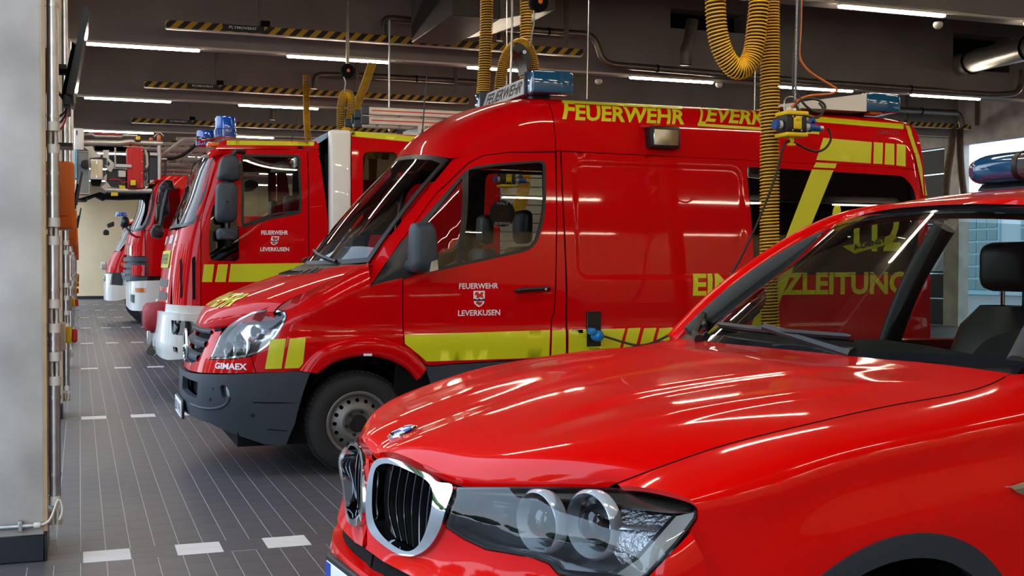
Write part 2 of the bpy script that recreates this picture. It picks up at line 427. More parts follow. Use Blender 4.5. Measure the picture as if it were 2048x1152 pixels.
M['monitor'] = mat('monitor_shell', (34, 44, 52), 0.45)
M['screen'] = mat('screen_glass', (20, 22, 24), 0.12, coat=0.5)
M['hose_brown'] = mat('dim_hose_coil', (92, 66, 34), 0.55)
M['grey_cable'] = mat('dark_grey_cable', (62, 56, 50), 0.5)
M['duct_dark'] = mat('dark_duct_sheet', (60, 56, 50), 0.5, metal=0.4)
def hazard_mat():
    m = mat('hazard_stripes', (176, 138, 16), 0.55); nt = m.node_tree; b = nt.nodes['Principled BSDF']
    tc = nt.nodes.new('ShaderNodeTexCoord'); sp = nt.nodes.new('ShaderNodeSeparateXYZ'); nt.links.new(tc.outputs['Object'], sp.inputs[0])
    def mth(op, a, v=None, l=None):
        n = nt.nodes.new('ShaderNodeMath'); n.operation = op; nt.links.new(a, n.inputs[0])
        if l is not None: nt.links.new(l, n.inputs[1])
        elif v is not None: n.inputs[1].default_value = v
        return n.outputs[0]
    s = mth('SUBTRACT', sp.outputs['X'], l=mth('MULTIPLY', sp.outputs['Z'], 1.0)); f = mth('FRACT', mth('DIVIDE', s, 0.19)); g = mth('GREATER_THAN', f, 0.5)
    mx = nt.nodes.new('ShaderNodeMix'); mx.data_type = 'RGBA'; mx.inputs[6].default_value = lin_rgb(190, 146, 16); mx.inputs[7].default_value = lin_rgb(14, 13, 12)
    nt.links.new(g, mx.inputs[0]); nt.links.new(mx.outputs[2], b.inputs['Base Color']); return m
M['hazard'] = hazard_mat()
M['brow'] = mat('lamp_brow_chrome', (186, 174, 158), 0.32, metal=0.85)
M['bowl'] = mat('lamp_bowl_bright', (220, 223, 226), 0.2, metal=0.8)
M['leaf'] = mat('tree_leaves', (70, 96, 50), 0.8, noise=(2, 0.4))
# ================================================================== the hall
P0, PITCHY = 6.22, 5.69              # first pillar line in view, bay pitch
LINES = [P0+PITCHY*k for k in range(-2, 8)]
FARY, BACKY, RIGHTX, CEILZ, BEAMZ = 53.4, -6.2, 20.0, 6.1, 4.60
def struct(o): o['kind'] = 'structure'; return o
# floor: grout bed, single tiles nearby, joined tile field beyond
fl = struct(MB().box((-0.55, BACKY, -0.05), (RIGHTX, FARY, 0.0)).build('floor', M['grout']))
struct(MB().box((-60, BACKY-10, -0.12), (-0.55, FARY+10, -0.02)).build('ground_forecourt', M['asphalt']))
struct(MB().box((RIGHTX, BACKY-10, -0.12), (90, FARY+40, -0.02)).build('ground_yard', M['asphalt']))
TX, TY, TG, TH, TG2 = 0.120, 0.245, 0.0036, 0.0012, 0.0030
def tile_rects(y0, y1, x0, x1):
    """tiles laid lengthwise in Y between the cross bands at each pillar line"""
    out = []
    for i in range(int(math.floor(x0/TX)), int(math.ceil(x1/TX))):
        st = (0.37*i % 1.0)*TY
        y = y0-TY+st
        while y < y1:
            a, b = max(y, y0), min(y+TY, y1)
            if b-a > 0.02: out.append((i*TX, a, (i+1)*TX-TG, b-TG2, 'g'))
            y += TY
    return out
def band_rects(yc, x0, x1):
    out = []
    for r in (0, 1):
        ya = yc-0.12+r*0.12; k = 0; x = 0.012
        while x < x1:
            out.append((x, ya, x+0.223-TG, ya+0.12-TG, 'w' if k % 2 == 0 and k < 12 else 'g')); x += 0.223; k += 1
        out.append((x0, ya, 0.012-TG, ya+0.12-TG, 'g'))
    return out
rects = []
edges_y = [BACKY+0.1]+LINES[1:]+[FARY-0.02]
for a, b in zip(edges_y[:-1], edges_y[1:]):
    rects += tile_rects(a+0.12, b-0.12, -0.5, 9.0 if b < 12.5 else 6.0)
for yl in LINES[1:]: rects += band_rects(yl, -0.5, 9.0)
def vis_size(r):
    c = np.array([(r[0]+r[2])/2, (r[1]+r[3])/2, 0]); d = (c-CAMP)@_F
    if d < 1: return 0
    p = proj(c)
    if not (120 < p[0] < 900 and 600 < p[1] < 1170): return 0
    if p[0] > 690 and p[1] < 1000: return 0
    if p[0] > 150+(p[1]-600)*1.5: return 0.001
    return FPX*CAMH*(r[3]-r[1])/d**2+(5 if r[4] == 'w' else 0)
order = sorted(range(len(rects)), key=lambda i: -vis_size(rects[i]))
single = [i for i in order[:300] if vis_size(rects[i]) > 0.01]; sset = set(single)
_tm = {}
for i in single:
    x0, y0, x1, y1, k = rects[i]; key = (round(x1-x0, 3), round(y1-y0, 3), k)
    if key not in _tm:
        mb = MB().box((0, 0, 0), (x1-x0, y1-y0, TH))
        me = bpy.data.meshes.new('tile'); me.from_pydata(mb.v, [], mb.f); me.materials.append(M['white_tile' if k == 'w' else 'tile']); _tm[key] = me
    o = bpy.data.objects.new('tile', _tm[key]); COL.objects.link(o); o.parent = fl; o.location = (x0, y0, 0)
for k, nm in (('g', 'tile_field'), ('w', 'white_tile_field')):
    V, F = [], []
    for i, (x0, y0, x1, y1, kk) in enumerate(rects):
        if kk != k or i in sset: continue
        o = len(V); V += [(x0, y0, 0), (x1, y0, 0), (x1, y1, 0), (x0, y1, 0), (x0, y0, TH), (x1, y0, TH), (x1, y1, TH), (x0, y1, TH)]
        F += [(o+4, o+5, o+6, o+7), (o, o+1, o+5, o+4), (o+1, o+2, o+6, o+5), (o+2, o+3, o+7, o+6), (o+3, o, o+4, o+7)]
    me = bpy.data.meshes.new(nm); me.from_pydata(V, [], F); o = link(nm, me, M['white_tile' if k == 'w' else 'tile'], fl); o['kind'] = 'stuff'
# paved remainder further into the hall
V = MB().box((9.0, BACKY, 0), (RIGHTX, 12, TH)).box((6.0, 12, 0), (RIGHTX, FARY, TH)); o = V.build('tile_field', M['tile'], fl); o['kind'] = 'stuff'
# walls
struct(MB().box((-0.6, FARY, 0), (RIGHTX, FARY+0.3, CEILZ)).build('wall_far', M['wall']))
struct(MB().box((-0.6, FARY-0.02, 0), (RIGHTX, FARY, 0.14)).build('baseboard_far', M['skirt_tile']))
struct(MB().box((-0.6, BACKY-0.3, 0), (RIGHTX, BACKY, CEILZ)).build('wall_back', M['wall']))
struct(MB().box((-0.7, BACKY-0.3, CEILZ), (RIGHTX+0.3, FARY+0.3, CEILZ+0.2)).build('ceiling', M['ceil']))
struct(MB().box((-0.65, BACKY, BEAMZ-0.15), (-0.25, FARY, CEILZ)).build('wall_left_lintel', M['concrete']))
mb = MB().box((RIGHTX, BACKY, 4.4), (RIGHTX+0.3, FARY, CEILZ)); OPEN_K = 4
for k, yl in enumerate(LINES):
    mb.box((RIGHTX, yl-(0.08 if k == OPEN_K+1 else 0.45), 0), (RIGHTX+0.3, yl+0.45, 4.4))
mb.box((RIGHTX, LINES[-1], 0), (RIGHTX+0.3, FARY, 4.4)); mb.box((RIGHTX, BACKY, 0), (RIGHTX+0.3, BACKY+1.5, 4.4))
struct(mb.build('wall_right', M['concrete']))
# closed sectional gates on the yard side (one stands open)
for k in range(len(LINES)-1):
    if k == OPEN_K: continue
    y0, y1 = LINES[k]+.45, LINES[k+1]-.45
    gt = struct(MB().box((RIGHTX+.12, y0, 0), (RIGHTX+.16, y1, .05)).build('door_%d' % (k+1), M['plastic']))
    for r in range(7):
        z0 = .05+r*.62
        if r in (2, 3):
            struct(MB().box((RIGHTX+.12, y0, z0), (RIGHTX+.16, y1, z0+.05)).box((RIGHTX+.12, y0, z0+.55), (RIGHTX+.16, y1, z0+.595)).build('gate_rail', M['plastic'], gt))
            for c in range(5):
                a = y0+(y1-y0)*c/5
                struct(MB().box((RIGHTX+.12, a, z0+.05), (RIGHTX+.16, a+.05, z0+.55)).build('gate_mullion', M['plastic'], gt))
                struct(MB().box((RIGHTX+.135, a+.05, z0+.05), (RIGHTX+.14, a+(y1-y0)/5, z0+.55)).build('gate_pane', M['glass'], gt))
        else: struct(MB().box((RIGHTX+.12, y0, z0), (RIGHTX+.16, y1, z0+.595), .01).build('gate_panel', M['plastic'], gt))
# building across the yard, seen through the open gate
bld = thing('yard_building', 'pale grey building with paned roller gates across the yard', 'building', (44, 40, 0))
MB().box((44, 20, 0), (46, 62, 5.4)).build('facade', M['pale_wall'], bld)
for k in range(6):
    y0 = 24+k*6.0
    MB().box((43.9, y0, 0), (44.0, y0+4.6, 4.2)).build('gate_surround', M['pale_blue'], bld)
    for r in range(6):
        for c in range(6): MB().box((43.86, y0+.12+c*.74, .25+r*.64), (43.9, y0+.12+c*.74+.66, .25+r*.64+.54), .01).build('gate_pane', M['teal_pane'], bld)
# ceiling beams on the pillar lines
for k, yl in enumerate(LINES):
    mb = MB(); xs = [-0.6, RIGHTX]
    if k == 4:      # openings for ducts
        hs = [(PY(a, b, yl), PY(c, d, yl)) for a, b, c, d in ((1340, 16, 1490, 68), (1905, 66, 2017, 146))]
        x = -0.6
        for p, q in hs: struct(MB().box((p[0]-.05, yl+.36, q[2]-.05), (q[0]+.05, yl+.40, p[2]+.05)).build('trim_shade_plate', M['matte_black']))  # added black plates behind the openings, standing in for the shade inside
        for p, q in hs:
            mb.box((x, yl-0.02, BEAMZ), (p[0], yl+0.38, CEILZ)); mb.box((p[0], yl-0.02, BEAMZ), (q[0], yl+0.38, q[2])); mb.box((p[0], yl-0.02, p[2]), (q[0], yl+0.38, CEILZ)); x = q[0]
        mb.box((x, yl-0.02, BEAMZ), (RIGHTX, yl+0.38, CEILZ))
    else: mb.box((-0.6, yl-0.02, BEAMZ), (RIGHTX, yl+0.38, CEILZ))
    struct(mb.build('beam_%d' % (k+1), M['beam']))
# pillars along the gate side (top and bottom pieces), black tiled skirting
for k, yl in enumerate(LINES):
    pl = struct(MB().box((-0.95, yl-0.02, 0.0), (-0.168, yl+0.55, BEAMZ+0.02), 0.012, 2).build('pillar_%d' % (k+1), M['concrete']))
    for x in (-0.9, -0.655, -0.41): 
        struct(MB().box((x, yl-0.032, 0.006), (x+0.24, yl-0.02, 0.135), 0.003).build('skirting_tile', M['skirt_tile'], pl))
    struct(MB().box((-0.1675, yl-0.03, 0.006), (-0.156, yl+0.5, 0.135), 0.003).build('skirting_tile', M['skirt_tile'], pl))
# strip lights under the beams
def strip_light(x0, yl, first, n):
    t = thing('strip_light', '', 'light', (x0+0.77, yl+0.03, BEAMZ-0.07), 'strip lights under the ceiling beams')
    if strip_light.proto is None:
        MB().box((x0-0.02, yl-0.005, BEAMZ-0.045), (x0+1.56, yl+0.065, BEAMZ-0.002), 0.008).build('housing', M['beige_plastic'], t)
        MB().box((x0, yl, BEAMZ-0.075), (x0+1.54, yl+0.06, BEAMZ-0.045), 0.012, 2).build('tube', M['strip'], t)
        strip_light.proto = t
    else:
        for ch in strip_light.proto.children:
            c = ch.copy(); COL.objects.link(c); c.parent = t
    return t
strip_light.proto = None
ORD = ['first', 'second', 'third', 'fourth', 'fifth', 'sixth', 'seventh', 'eighth']
for k, yl in enumerate(LINES):
    for j in range(7):
        s = strip_light(0.10+2.8*j, yl, k, j)
        s['label'] = 'white strip light, %s from the gate pillars, on the %s ceiling beam from the camera' % (ORD[j], ORD[max(0, k-2)]) if k >= 2 else 'white strip light, %s from the gate pillars, on the beam %s the camera' % (ORD[j], ['behind', 'right above'][k])
    struct(MB().box((-0.2, yl+0.012, BEAMZ-0.028), (RIGHTX, yl+0.050, BEAMZ+0.001)).build('trim_%d' % (k+1), M['beige_plastic']))
# ================================================================== helpers for vehicles
def sstep(t): t = np.clip(t, 0, 1); return t*t*(3-2*t)
def both(name, surf, outline, mat_, parent, yc, **k):
    a = panel(name, surf, outline, mat_, parent, **k); b = panel(name, surf, outline, mat_, parent, yc=yc, **k); return a, b
def wheel(name, c, R, width, rim_r, parent, outward=-1, style='steel', n=48, rimmat=None):
    """wheel hub axis along Y; outward = -1 faces the camera side"""
    cx, y0, cz = c; o = outward
    w = bpy.data.objects.new(name, None); COL.objects.link(w); w.parent = parent; w.location = [float(q) for q in np.array(c)-world_loc(parent)]
    prof = [(rim_r, 0.02), (rim_r+0.012, 0.0), (rim_r+0.03, -0.006), (R-0.075, -0.012), (R-0.03, 0.004), (R-0.008, 0.03), (R, 0.05), (R, width-0.05), (R-0.01, width-0.03), (R-0.06, width), (rim_r, width-0.02)]
    mb = MB().lathe([(r, -h) for r, h in prof], c, (0, -o*-1 if False else o*-1*-1, 0), n)
    mb = MB(); mb.lathe([(r, h) for r, h in prof], c, (0, -o, 0), n, cap=False)
    ty = mb.build('tyre', M['rubber'], w, 35)
    tr = MB()
    for k in range(60):
        a = 2*PI*k/60
        for yy in (0.05, 0.105, 0.16):
            if yy > width-0.04: continue
            d = np.array([math.cos(a), 0, math.sin(a)]); t_ = np.array([-math.sin(a), 0, math.cos(a)]); p = np.array(c)+d*(R+0.001)+np.array([0, -o*yy, 0])
            q = [p+t_*sx*0.012+np.array([0, sy*0.02, 0])+d*h for h in (-0.004, 0.004) for sx, sy in ((-1, -1), (1, -1), (1, 1), (-1, 1))]
            tr.add(q, [(4, 5, 6, 7), (0, 1, 5, 4), (1, 2, 6, 5), (2, 3, 7, 6), (3, 0, 4, 7)])
    tr.build('tread', M['rubber'], w, 0)
    rm = rimmat or M['rim']
    if style == 'steel':
        lip = [(rim_r+0.004, 0.012), (rim_r+0.008, 0.004), (rim_r, -0.004), (rim_r-0.014, 0.0), (rim_r-0.022, 0.03), (rim_r-0.03, 0.05)]
        MB().lathe(lip, c, (0, -o, 0), n, cap=False).build('rim_lip', rm, w)
        r0 = rim_r-0.03
        dz = spl([0, 0.05, 0.075, 0.10, 0.125, r0-0.025, r0], [0.028, 0.03, 0.028, 0.012, 0.018, 0.035, 0.05])
        def f(a, b):
            r = np.hypot(a, b); return np.stack([cx+a, y0-o*dz(np.minimum(r, r0)), cz+b], -1)
        s = Surf(f, 1 if o < 0 else -1)
        th = np.linspace(0, 2*PI, 64)[:-1]; ol = np.stack([r0*np.cos(th), r0*np.sin(th)], -1); hs = []
        t8 = np.linspace(0, 2*PI, 13)[:-1]; rh = r0-0.028
        for k in range(16):
            a = 2*PI*k/16; hs.append(np.stack([rh*math.cos(a)+0.0145*np.cos(t8), rh*math.sin(a)+0.0145*np.sin(t8)], -1))
        panel('rim_disc', s, ol, rm, w, holes=hs, step=0.016, ret=0.008)
        MB().lathe([(0.0, 0.0), (0.055, 0.0), (0.062, 0.008), (0.062, 0.05)], (cx, y0-o*0.004, cz), (0, -o, 0), 24).build('hub_cap', M['black'], w)
        for k in range(6):
            a = 2*PI*k/6+0.2; MB().cyl((cx+0.082*math.cos(a), y0+o*-0.03, cz+0.082*math.sin(a)), (cx+0.082*math.cos(a), y0-o*0.004, cz+0.082*math.sin(a)), 0.011, 6).build('wheel_bolt', M['black'], w)
        MB().lathe([(0.0, 0.08), (rim_r-0.005, 0.08)], c, (0, -o, 0), 32).build('inner_disc', M['matte_black'], w)
    else:
        lip = [(rim_r+0.004, 0.012), (rim_r+0.006, 0.0), (rim_r-0.012, 0.002), (rim_r-0.02, 0.06), (rim_r-0.03, 0.16)]
        MB().lathe(lip, c, (0, -o, 0), n, cap=False).build('rim_lip', rm, w)
        for k in range(5):
            a = 2*PI*k/5+0.3
            for da in (-0.13, 0.13):
                p1 = np.array([cx+0.05*math.cos(a), y0-o*0.03, cz+0.05*math.sin(a)]); p2 = np.array([cx+(rim_r-0.01)*math.cos(a+da), y0-o*0.012, cz+(rim_r-0.01)*math.sin(a+da)])
                MB().tube([p1, (p1+p2)/2, p2], [0.024, 0.018, 0.02], 8).build('spoke', rm, w)
        MB().lathe([(0.0, 0.0), (0.05, 0.004), (0.07, 0.02), (0.07, 0.06)], (cx, y0-o*0.0, cz), (0, -o, 0), 24).build('hub_cap', rm, w)
        MB().lathe([(0.0, 0.1), (rim_r-0.005, 0.1)], c, (0, -o, 0), 32).build('inner_disc', M['matte_black'], w)
    return w
def crest(surf, c, w, h, parent, px_guess):
    """small coat of arms: white shield with a red lion shape and a black battlement bar (c = parameter centre)"""
    sh = np.array([(-.5, .5), (.5, .5), (.5, -.05), (.42, -.28), (.2, -.43), (0, -.5), (-.2, -.43), (-.42, -.28), (-.5, -.05)])
    g = lambda p: np.asarray(p, float)*[w, h]+c
    panel('crest', surf, g(sh), M['white_film'], parent, step=0.03, off=0.003, ret=0)
    cr = parent.children[-1]
    lion = [(-.34, .42), (-.1, .45), (.02, .3), (.2, .44), (.4, .4), (.3, .22), (.42, .1), (.2, .06), (.1, .14), (-.05, .04), (-.3, .08), (-.18, .2), (-.4, .26)]
    panel('lion', surf, g(lion), M['red_plastic'], cr, step=0.03, off=0.0045, ret=0)
    bat = [(-.5, .02), (-.3, .02), (-.3, -.03), (-.1, -.03), (-.1, .02), (.1, .02), (.1, -.03), (.3, -.03), (.3, .02), (.5, .02), (.5, -.12), (-.48, -.12)]
    panel('battlement', surf, g(bat), M['black_film'], cr, step=0.03, off=0.005, ret=0)
    low = [(-.3, -.18), (-.05, -.14), (.1, -.2), (.3, -.16), (.25, -.3), (.05, -.42), (-.12, -.34), (-.28, -.3)]
    panel('lion_tail', surf, g(low), M['red_plastic'], cr, step=0.03, off=0.0045, ret=0)
def stripe(name, surf, pts, guess, parent, mt='yellow', off=0.0025, step=0.06, px=True):
    ol = surf.inv(dens(pts, 25), guess) if px else np.asarray(pts, float)
    return panel(name, surf, ol, M[mt], parent, step=step, off=off, ret=0)
# ================================================================== fire brigade van
VY = 9.0
van = thing('command_van', 'red high-roof fire brigade command van with lime stripes and roof light bar', 'van', (3.7, VY, 0))
v_hw = spl([.2, .40, .60, .80, .95, 1.02, 1.12, 1.45, 1.80, 2.10, 2.30, 2.45, 2.6], [.93, .955, .975, .987, .993, .982, .984, .975, .945, .905, .878, .85, .80])
_vpl = np.array([(.735, 0), (.745, .30), (.775, .52), (.83, .70), (.93, .83), (1.07, .915), (1.25, .965), (1.5, .992), (1.75, 1.0), (2.3, 1.0)])
_vs = np.r_[0, np.cumsum(np.linalg.norm(np.diff(_vpl*[1, .98], axis=0), axis=1))]
v_px, v_pf = spl(_vs, _vpl[:, 0]), spl(_vs, _vpl[:, 1])
v_lean = spl([.2, .45, .72, .85, 1.0, 1.15, 1.3], [.06, 0, 0.0, .035, .085, .15, .24])
v_zsh = spl([.8, .95, 1.16, 1.33, 1.6, 1.92, 2.2], [.93, 1.03, 1.145, 1.215, 1.335, 1.462, 1.56])
def v_xw(z): return 1.90+.88*(z-1.47)
def v_side(x, z):
    h = v_hw(z)
    t = np.clip((v_xw(z)+.42-x)/.42, 0, 1.3)
    k = 1-.17*t**2*sstep((z-1.30)/.2)
    r = 1-.06*sstep((z-(v_zsh(np.clip(x, .8, 2.2))-.13))/.13)*sstep((2.08-x)/.25)
    rear = 1-.10*np.clip((x-6.38)/.30, 0, 1.2)**2
    # embossed field of the side wall
    ex, ez = (4.86+3.46)/2, (1.375+2.21)/2
    d = np.maximum(np.abs(x-ex)-(.70-.08), 0)**2+np.maximum(np.abs(z-ez)-(.4175-.08), 0)**2
    emb = 0.012*sstep((.110-np.sqrt(d))/.045)*(x < 5.2)
    return np.stack([x, VY-h*k*r*rear+emb, z], -1)
V_SIDE = Surf(v_side, 1)
def v_nose(s, z):
    x = v_px(s); f = v_pf(s); w = sstep((1.9-x)/1.0)
    r = 1-.06*sstep((z-(v_zsh(np.clip(x, .8, 2.2))-.13))/.13)*sstep((2.08-x)/.25)
    return np.stack([x+v_lean(z)*w, VY-v_hw(z)*f*r, z], -1)
V_NOSE = Surf(v_nose, 1)
V_BUMP = Surf(lambda s, z: v_nose(s, z)+np.stack([-.03*sstep((1.6-v_px(s))/.8), -.02*np.clip(v_pf(s), 0, 1), 0*z], -1), 1)
def n_s(px, g=(.7, .8)): return V_NOSE.inv(px, g)
def s_s(px, g=(3.5, 1.5)): return V_SIDE.inv(px, g)
RED, BLK = M['van_red'], M['plastic']
# --- pixel outlines on the near side
hl_px = [(420, 718), (428, 700), (440, 672), (456, 653), (480, 636), (505, 624), (530, 619), (555, 620), (570, 624), (573, 632), (566, 650), (552, 672), (535, 692), (515, 706), (490, 714), (455, 718)]
flare_o = [(598, 741), (621, 713), (659, 689), (710, 674), (762, 675), (809, 693), (838, 716), (853, 736)]
flare_i = [(638, 746), (668, 725), (710, 713), (752, 713), (790, 725), (818, 743), (832, 760)]
fo, fi = curve(flare_o, 24), curve(flare_i, 24)
fender_px = [(522, 620), (560, 604), (600, 588), (680, 553), (737, 525), (741, 572), (775, 563), (805, 556), (804.5, 600), (806.5, 690)]+[tuple(q) for q in fo[::-1] if q[0] < 806]+[(560, 744), (513, 745), (504, 713), (515, 707.5), (535, 693), (552, 673.5), (567, 651), (574.5, 632), (571, 623), (555, 618.5), (530, 617.5)]
FEN = n_s(fender_px, (1.5, 1.0)); both('fender', V_NOSE, FEN, RED, van, VY, step=.024)
V_FLARE = Surf(lambda s, z: v_nose(s, z)+np.stack([0*z, -0.034+0*z, 0*z], -1), 1)
_fo, _fi = n_s(fo, (1.6, .9)), n_s(fi, (1.6, .7)); G = []
for t_q, o_q in ((0, .0), (.04, .012), (.12, .020), (.3, .028), (.55, .033), (.8, .034), (.93, .028), (1.0, .014), (1.0, -.05)):
    ab = (1-t_q)*_fo+t_q*_fi; G.append(V_NOSE(ab)+V_NOSE.normal(ab)*o_q)
G = np.array(G); MB().grid(G).build('wheel_arch_flare', RED, van, 60); G[:, :, 1] = 2*VY-G[:, :, 1]; MB().grid(G).build('wheel_arch_flare', RED, van, 60)
# nose panel around the grille
top_g = n_s([(443, 662), (430, 664)], (.7, .98)); gr = n_s([(426, 657), (425, 664), (418, 679), (403, 709), (393, 722), (384, 727)], (.55, .9))
bt = n_s([(379, 741), (400, 745), (426, 746), (470, 746.5), (511, 745), (502, 713), (490, 715.5), (455, 719.5), (419, 719.5), (427, 700), (439, 671)], (.7, .75))
NP = np.vstack([gr, [(0.0, gr[-1][1]-.01), (0.0, bt[0][1])], bt, top_g]); both('nose_panel', V_NOSE, NP, RED, van, VY, step=.04)
# headlight: bowl, reflectors, lens
HL = n_s(hl_px, (.85, .95)); HLs = inset(HL, .004)
for yy, nm in ((None, 0), (VY, 1)):
    hl = bpy.data.objects.new('headlight', None); COL.objects.link(hl); hl.parent = van
    panel('lamp_bowl', Surf(lambda s, z: v_nose(s, z)+np.stack([.10+0*z, .05+0*z, 0*z], -1), 1), HLs, M['bowl'], hl, step=.05, ret=-.045, yc=yy)
    panel('lens', V_NOSE, HLs, M['lens'], hl, step=.05, off=.004, yc=yy)
    rim = panel('lamp_rim', V_NOSE, inset(HL, .001), M['reflector'], hl, holes=[inset(HL, .014)], step=.05, off=.001, yc=yy)
    for (px, py, rr, mt) in ((482, 686, .095, 'reflector'), (455, 696, .062, 'reflector'), (508, 655, .038, 'reflector')):
        ab = n_s([(px, py)], (.85, .95)); p = V_NOSE(ab)[0]; nn = V_NOSE.normal(ab)[0]; ax = np.array([-1, -.45, 0.1]); ax /= np.linalg.norm(ax)
        p = p-nn*.055
        if yy: p[1] = 2*VY-p[1]; ax[1] *= -1
        lm = MB().lathe([(0.0, -.02), (rr*.55, -.012), (rr*.9, .02), (rr, .035), (rr*1.06, .03)], p, ax, 28).build('reflector', M[mt], hl)
        MB().lathe([(0.0, .035), (rr*.3, .03), (rr*.3, -.01)], p, ax, 16).build('bulb', M['lens'], hl)
# bumper
bl = n_s([(598, 742), (620, 746)], (1.45, .74)); bb = V_BUMP.inv([(620, 746), (608, 780), (600, 806), (590, 847), (572, 890), (530, 889), (480, 872), (420, 846), (392, 836)], (1.2, .5))
bt2 = n_s([(595, 742), (511, 746), (470, 747.5), (426, 747), (400, 746), (379, 742.5)], (.9, .74)); bt2[:, 1] -= .002
BP = np.vstack([[(0, bt2[-1][1]), (0, bb[-1][1])], bb[::-1], bt2])
it = rnd(V_BUMP.inv([(366, 751), (396, 764), (394, 797), (376, 789), (363, 775)], (.15, .55)), .02); it[:, 0] = np.maximum(it[:, 0], .14)
fog = V_BUMP.inv(curve([(441, 772), (447, 770), (455, 776), (459, 788), (457, 796), (446, 796), (442, 786)], 20, True), (.6, .6))
both('bumper', V_BUMP, BP, BLK, van, VY, step=.045, holes=[it, fog], ret=.04)
both('air_intake', Surf(lambda s, z: v_nose(s, z)+np.stack([.05+0*z, 0*z, 0*z], -1), 1), inset(it, -.02), M['matte_black'], van, VY, step=.05)
both('fog_lamp', Surf(lambda s, z: v_nose(s, z)+np.stack([.005+0*z, 0.0*z, 0*z], -1), 1), inset(fog, -.01), M['reflector'], van, VY, step=.03)
for q in ([(505, 804), (560, 804.5), (598, 806), (560, 807), (505, 806)], [(535, 858), (575, 861), (574, 862.5), (535, 860)]):
    panel('bumper_groove', V_BUMP, V_BUMP.inv(dens(q, 12), (1.1, .45)), M['matte_black'], van, off=.002, ret=0, step=.05)
for q, r in (((505, 831), .014), ((420, 799), .012), ((425, 777), .006)):
    ab = V_BUMP.inv([q], (.8, .4)); p = V_BUMP(ab)[0]; nn = V_BUMP.normal(ab)[0]; MB().lathe([(0, .004), (r*.8, .004), (r, 0), (r, -.01)], p, nn, 16).build('parking_sensor', M['black'], van)
ab = curve([V_BUMP.inv([q], (.6, .55))[0] for q in ((382, 808), (400, 815), (430, 817), (452, 808), (459, 794))], 24)
MB().tube(V_BUMP(ab)+V_BUMP.normal(ab)*-.004, .012, 8).build('bumper_lip', BLK, van)
# licence plate
pq = [(359, 787), (376, 812), (375, 838), (357.5, 813)]
Y0, Y1 = VY-.26, VY+.26
pl = MB().box((.672, Y0, .36), (.684, Y1, .475), .003).build('licence_plate', M['white_film'], van)
MB().box((.6705, Y1-.045, .363), (.6725, Y1-.002, .472)).build('plate_band', M['sticker_blue'], pl)
MB().box((.684, Y0-.01, .35), (.70, Y1+.01, .485), .004).build('plate_holder', M['black'], van)
decal_text('plate_text', 'LEV V 91', plane_surf((.6705, 0, 0), (0, -1, 0), (0, 0, 1), 1), [(-(Y1-.06), .38), (-(Y0+.02), .38), (-(Y0+.02), .455), (-(Y1-.06), .455)], M['black_film'], pl, px=False, off=.001)
# grille: dark recess with bars and a big star badge
gs = n_s([(426, 657), (425, 664), (418, 679), (403, 709), (393, 722), (384, 727)], (.55, .9))
gz = gs[:, 1]; GR = np.vstack([[(0, gs[0][1]+.035)], gs+[.02, 0], [(0, gs[-1][1]-.012)]])
both('grille_back', Surf(lambda s, z: v_nose(s, z)+np.stack([.05+0*z, 0*z, 0*z], -1), 1), GR, M['matte_black'], van, VY, step=.05)
for zc, hh, x_ in ((.985, .018, .0), (.90, .030, .0), (.80, .030, 0.0), (.745, .012, .02)):
    sm = float(np.interp(zc, gz[::-1], gs[::-1, 0])); s_ = np.linspace(-sm, sm, 25)
    G = []
    for dx, dz in ((.03, hh), (-.012, hh*.5), (-.018, 0), (-.012, -hh*.8), (.03, -hh)):
        p = v_nose(np.abs(s_), np.full(25, zc)); p[:, 1] = np.where(s_ < 0, 2*VY-p[:, 1], p[:, 1]); p += [dx+x_, 0, dz]; G.append(p)
    MB().grid(np.array(G)).build('grille_bar', BLK, van)
cst = np.array([.735, VY, .865])
st = MB().lathe([(.105, .008), (.118, -.006), (.125, 0), (.118, .014), (.105, .008)], cst, (-1, 0, 0), 40, cap=False).build('star_badge', M['chrome'], van)
for k in range(3):
    a = PI/2+2*PI*k/3; d = np.array([0, math.cos(a), math.sin(a)]); n_ = np.array([0, -math.sin(a), math.cos(a)])
    MB().add([cst+d*.11, cst+n_*.018, cst-n_*.018, cst+np.array([-.016, 0, 0]), cst+np.array([.004, 0, 0])], [(0, 1, 3), (0, 3, 2), (0, 4, 1), (0, 2, 4)]).build('star_point', M['chrome'], st)
p = PY(396, 688, VY-.12); MB().box(p+[-.02, -.03, -.03], p+[.06, .03, .03], .004).build('front_sensor', M['silver'], van)
# hood
v_zc = spl([.80, .84, .90, 1.0, 1.2, 1.5, 1.8], [1.055, 1.115, 1.165, 1.215, 1.295, 1.395, 1.475])
def v_hood(a, v):
    x0 = .815+.42*np.abs(v)**3.2; xb = 1.62+.28*v**2; x = x0+(xb-x0)*a
    ys = v_hw(np.clip(v_zsh(x), 1, 1.45))*.94*np.interp(x, _vpl[:, 0], _vpl[:, 1])
    zs = v_zsh(x); zc = v_zc(x-.20*v**2*(1-a)*.6); av = np.abs(v)
    z = zc-(zc-zs)*(.35*av**2+.65*av**7)-.05*np.exp(-a/.05)
    return np.stack([x, VY-ys*v, z], -1)
V_HOOD = Surf(v_hood, -1)
vent = [(.80, .60), (.97, .44), (.97, .60), (.80, .78)]
hol = V_HOOD.inv([(556, 549), (598, 529), (664, 529), (632, 546)], (.8, .6))
ar = np.linspace(0, 1, 40); vr = np.linspace(-1, 1, 61)
hv = np.array([v_hood(np.full(61, a_), vr) for a_ in ar]); hn = np.array([V_HOOD.normal(np.stack([np.full(61, a_), np.clip(vr, -.995, .995)], -1)) for a_ in ar])
hv = np.concatenate([hv[:1]+np.array([.02, 0, -.07])*np.stack([1-.0*vr, 0*vr, 1-.3*np.abs(vr)], -1)[None], hv], 0)
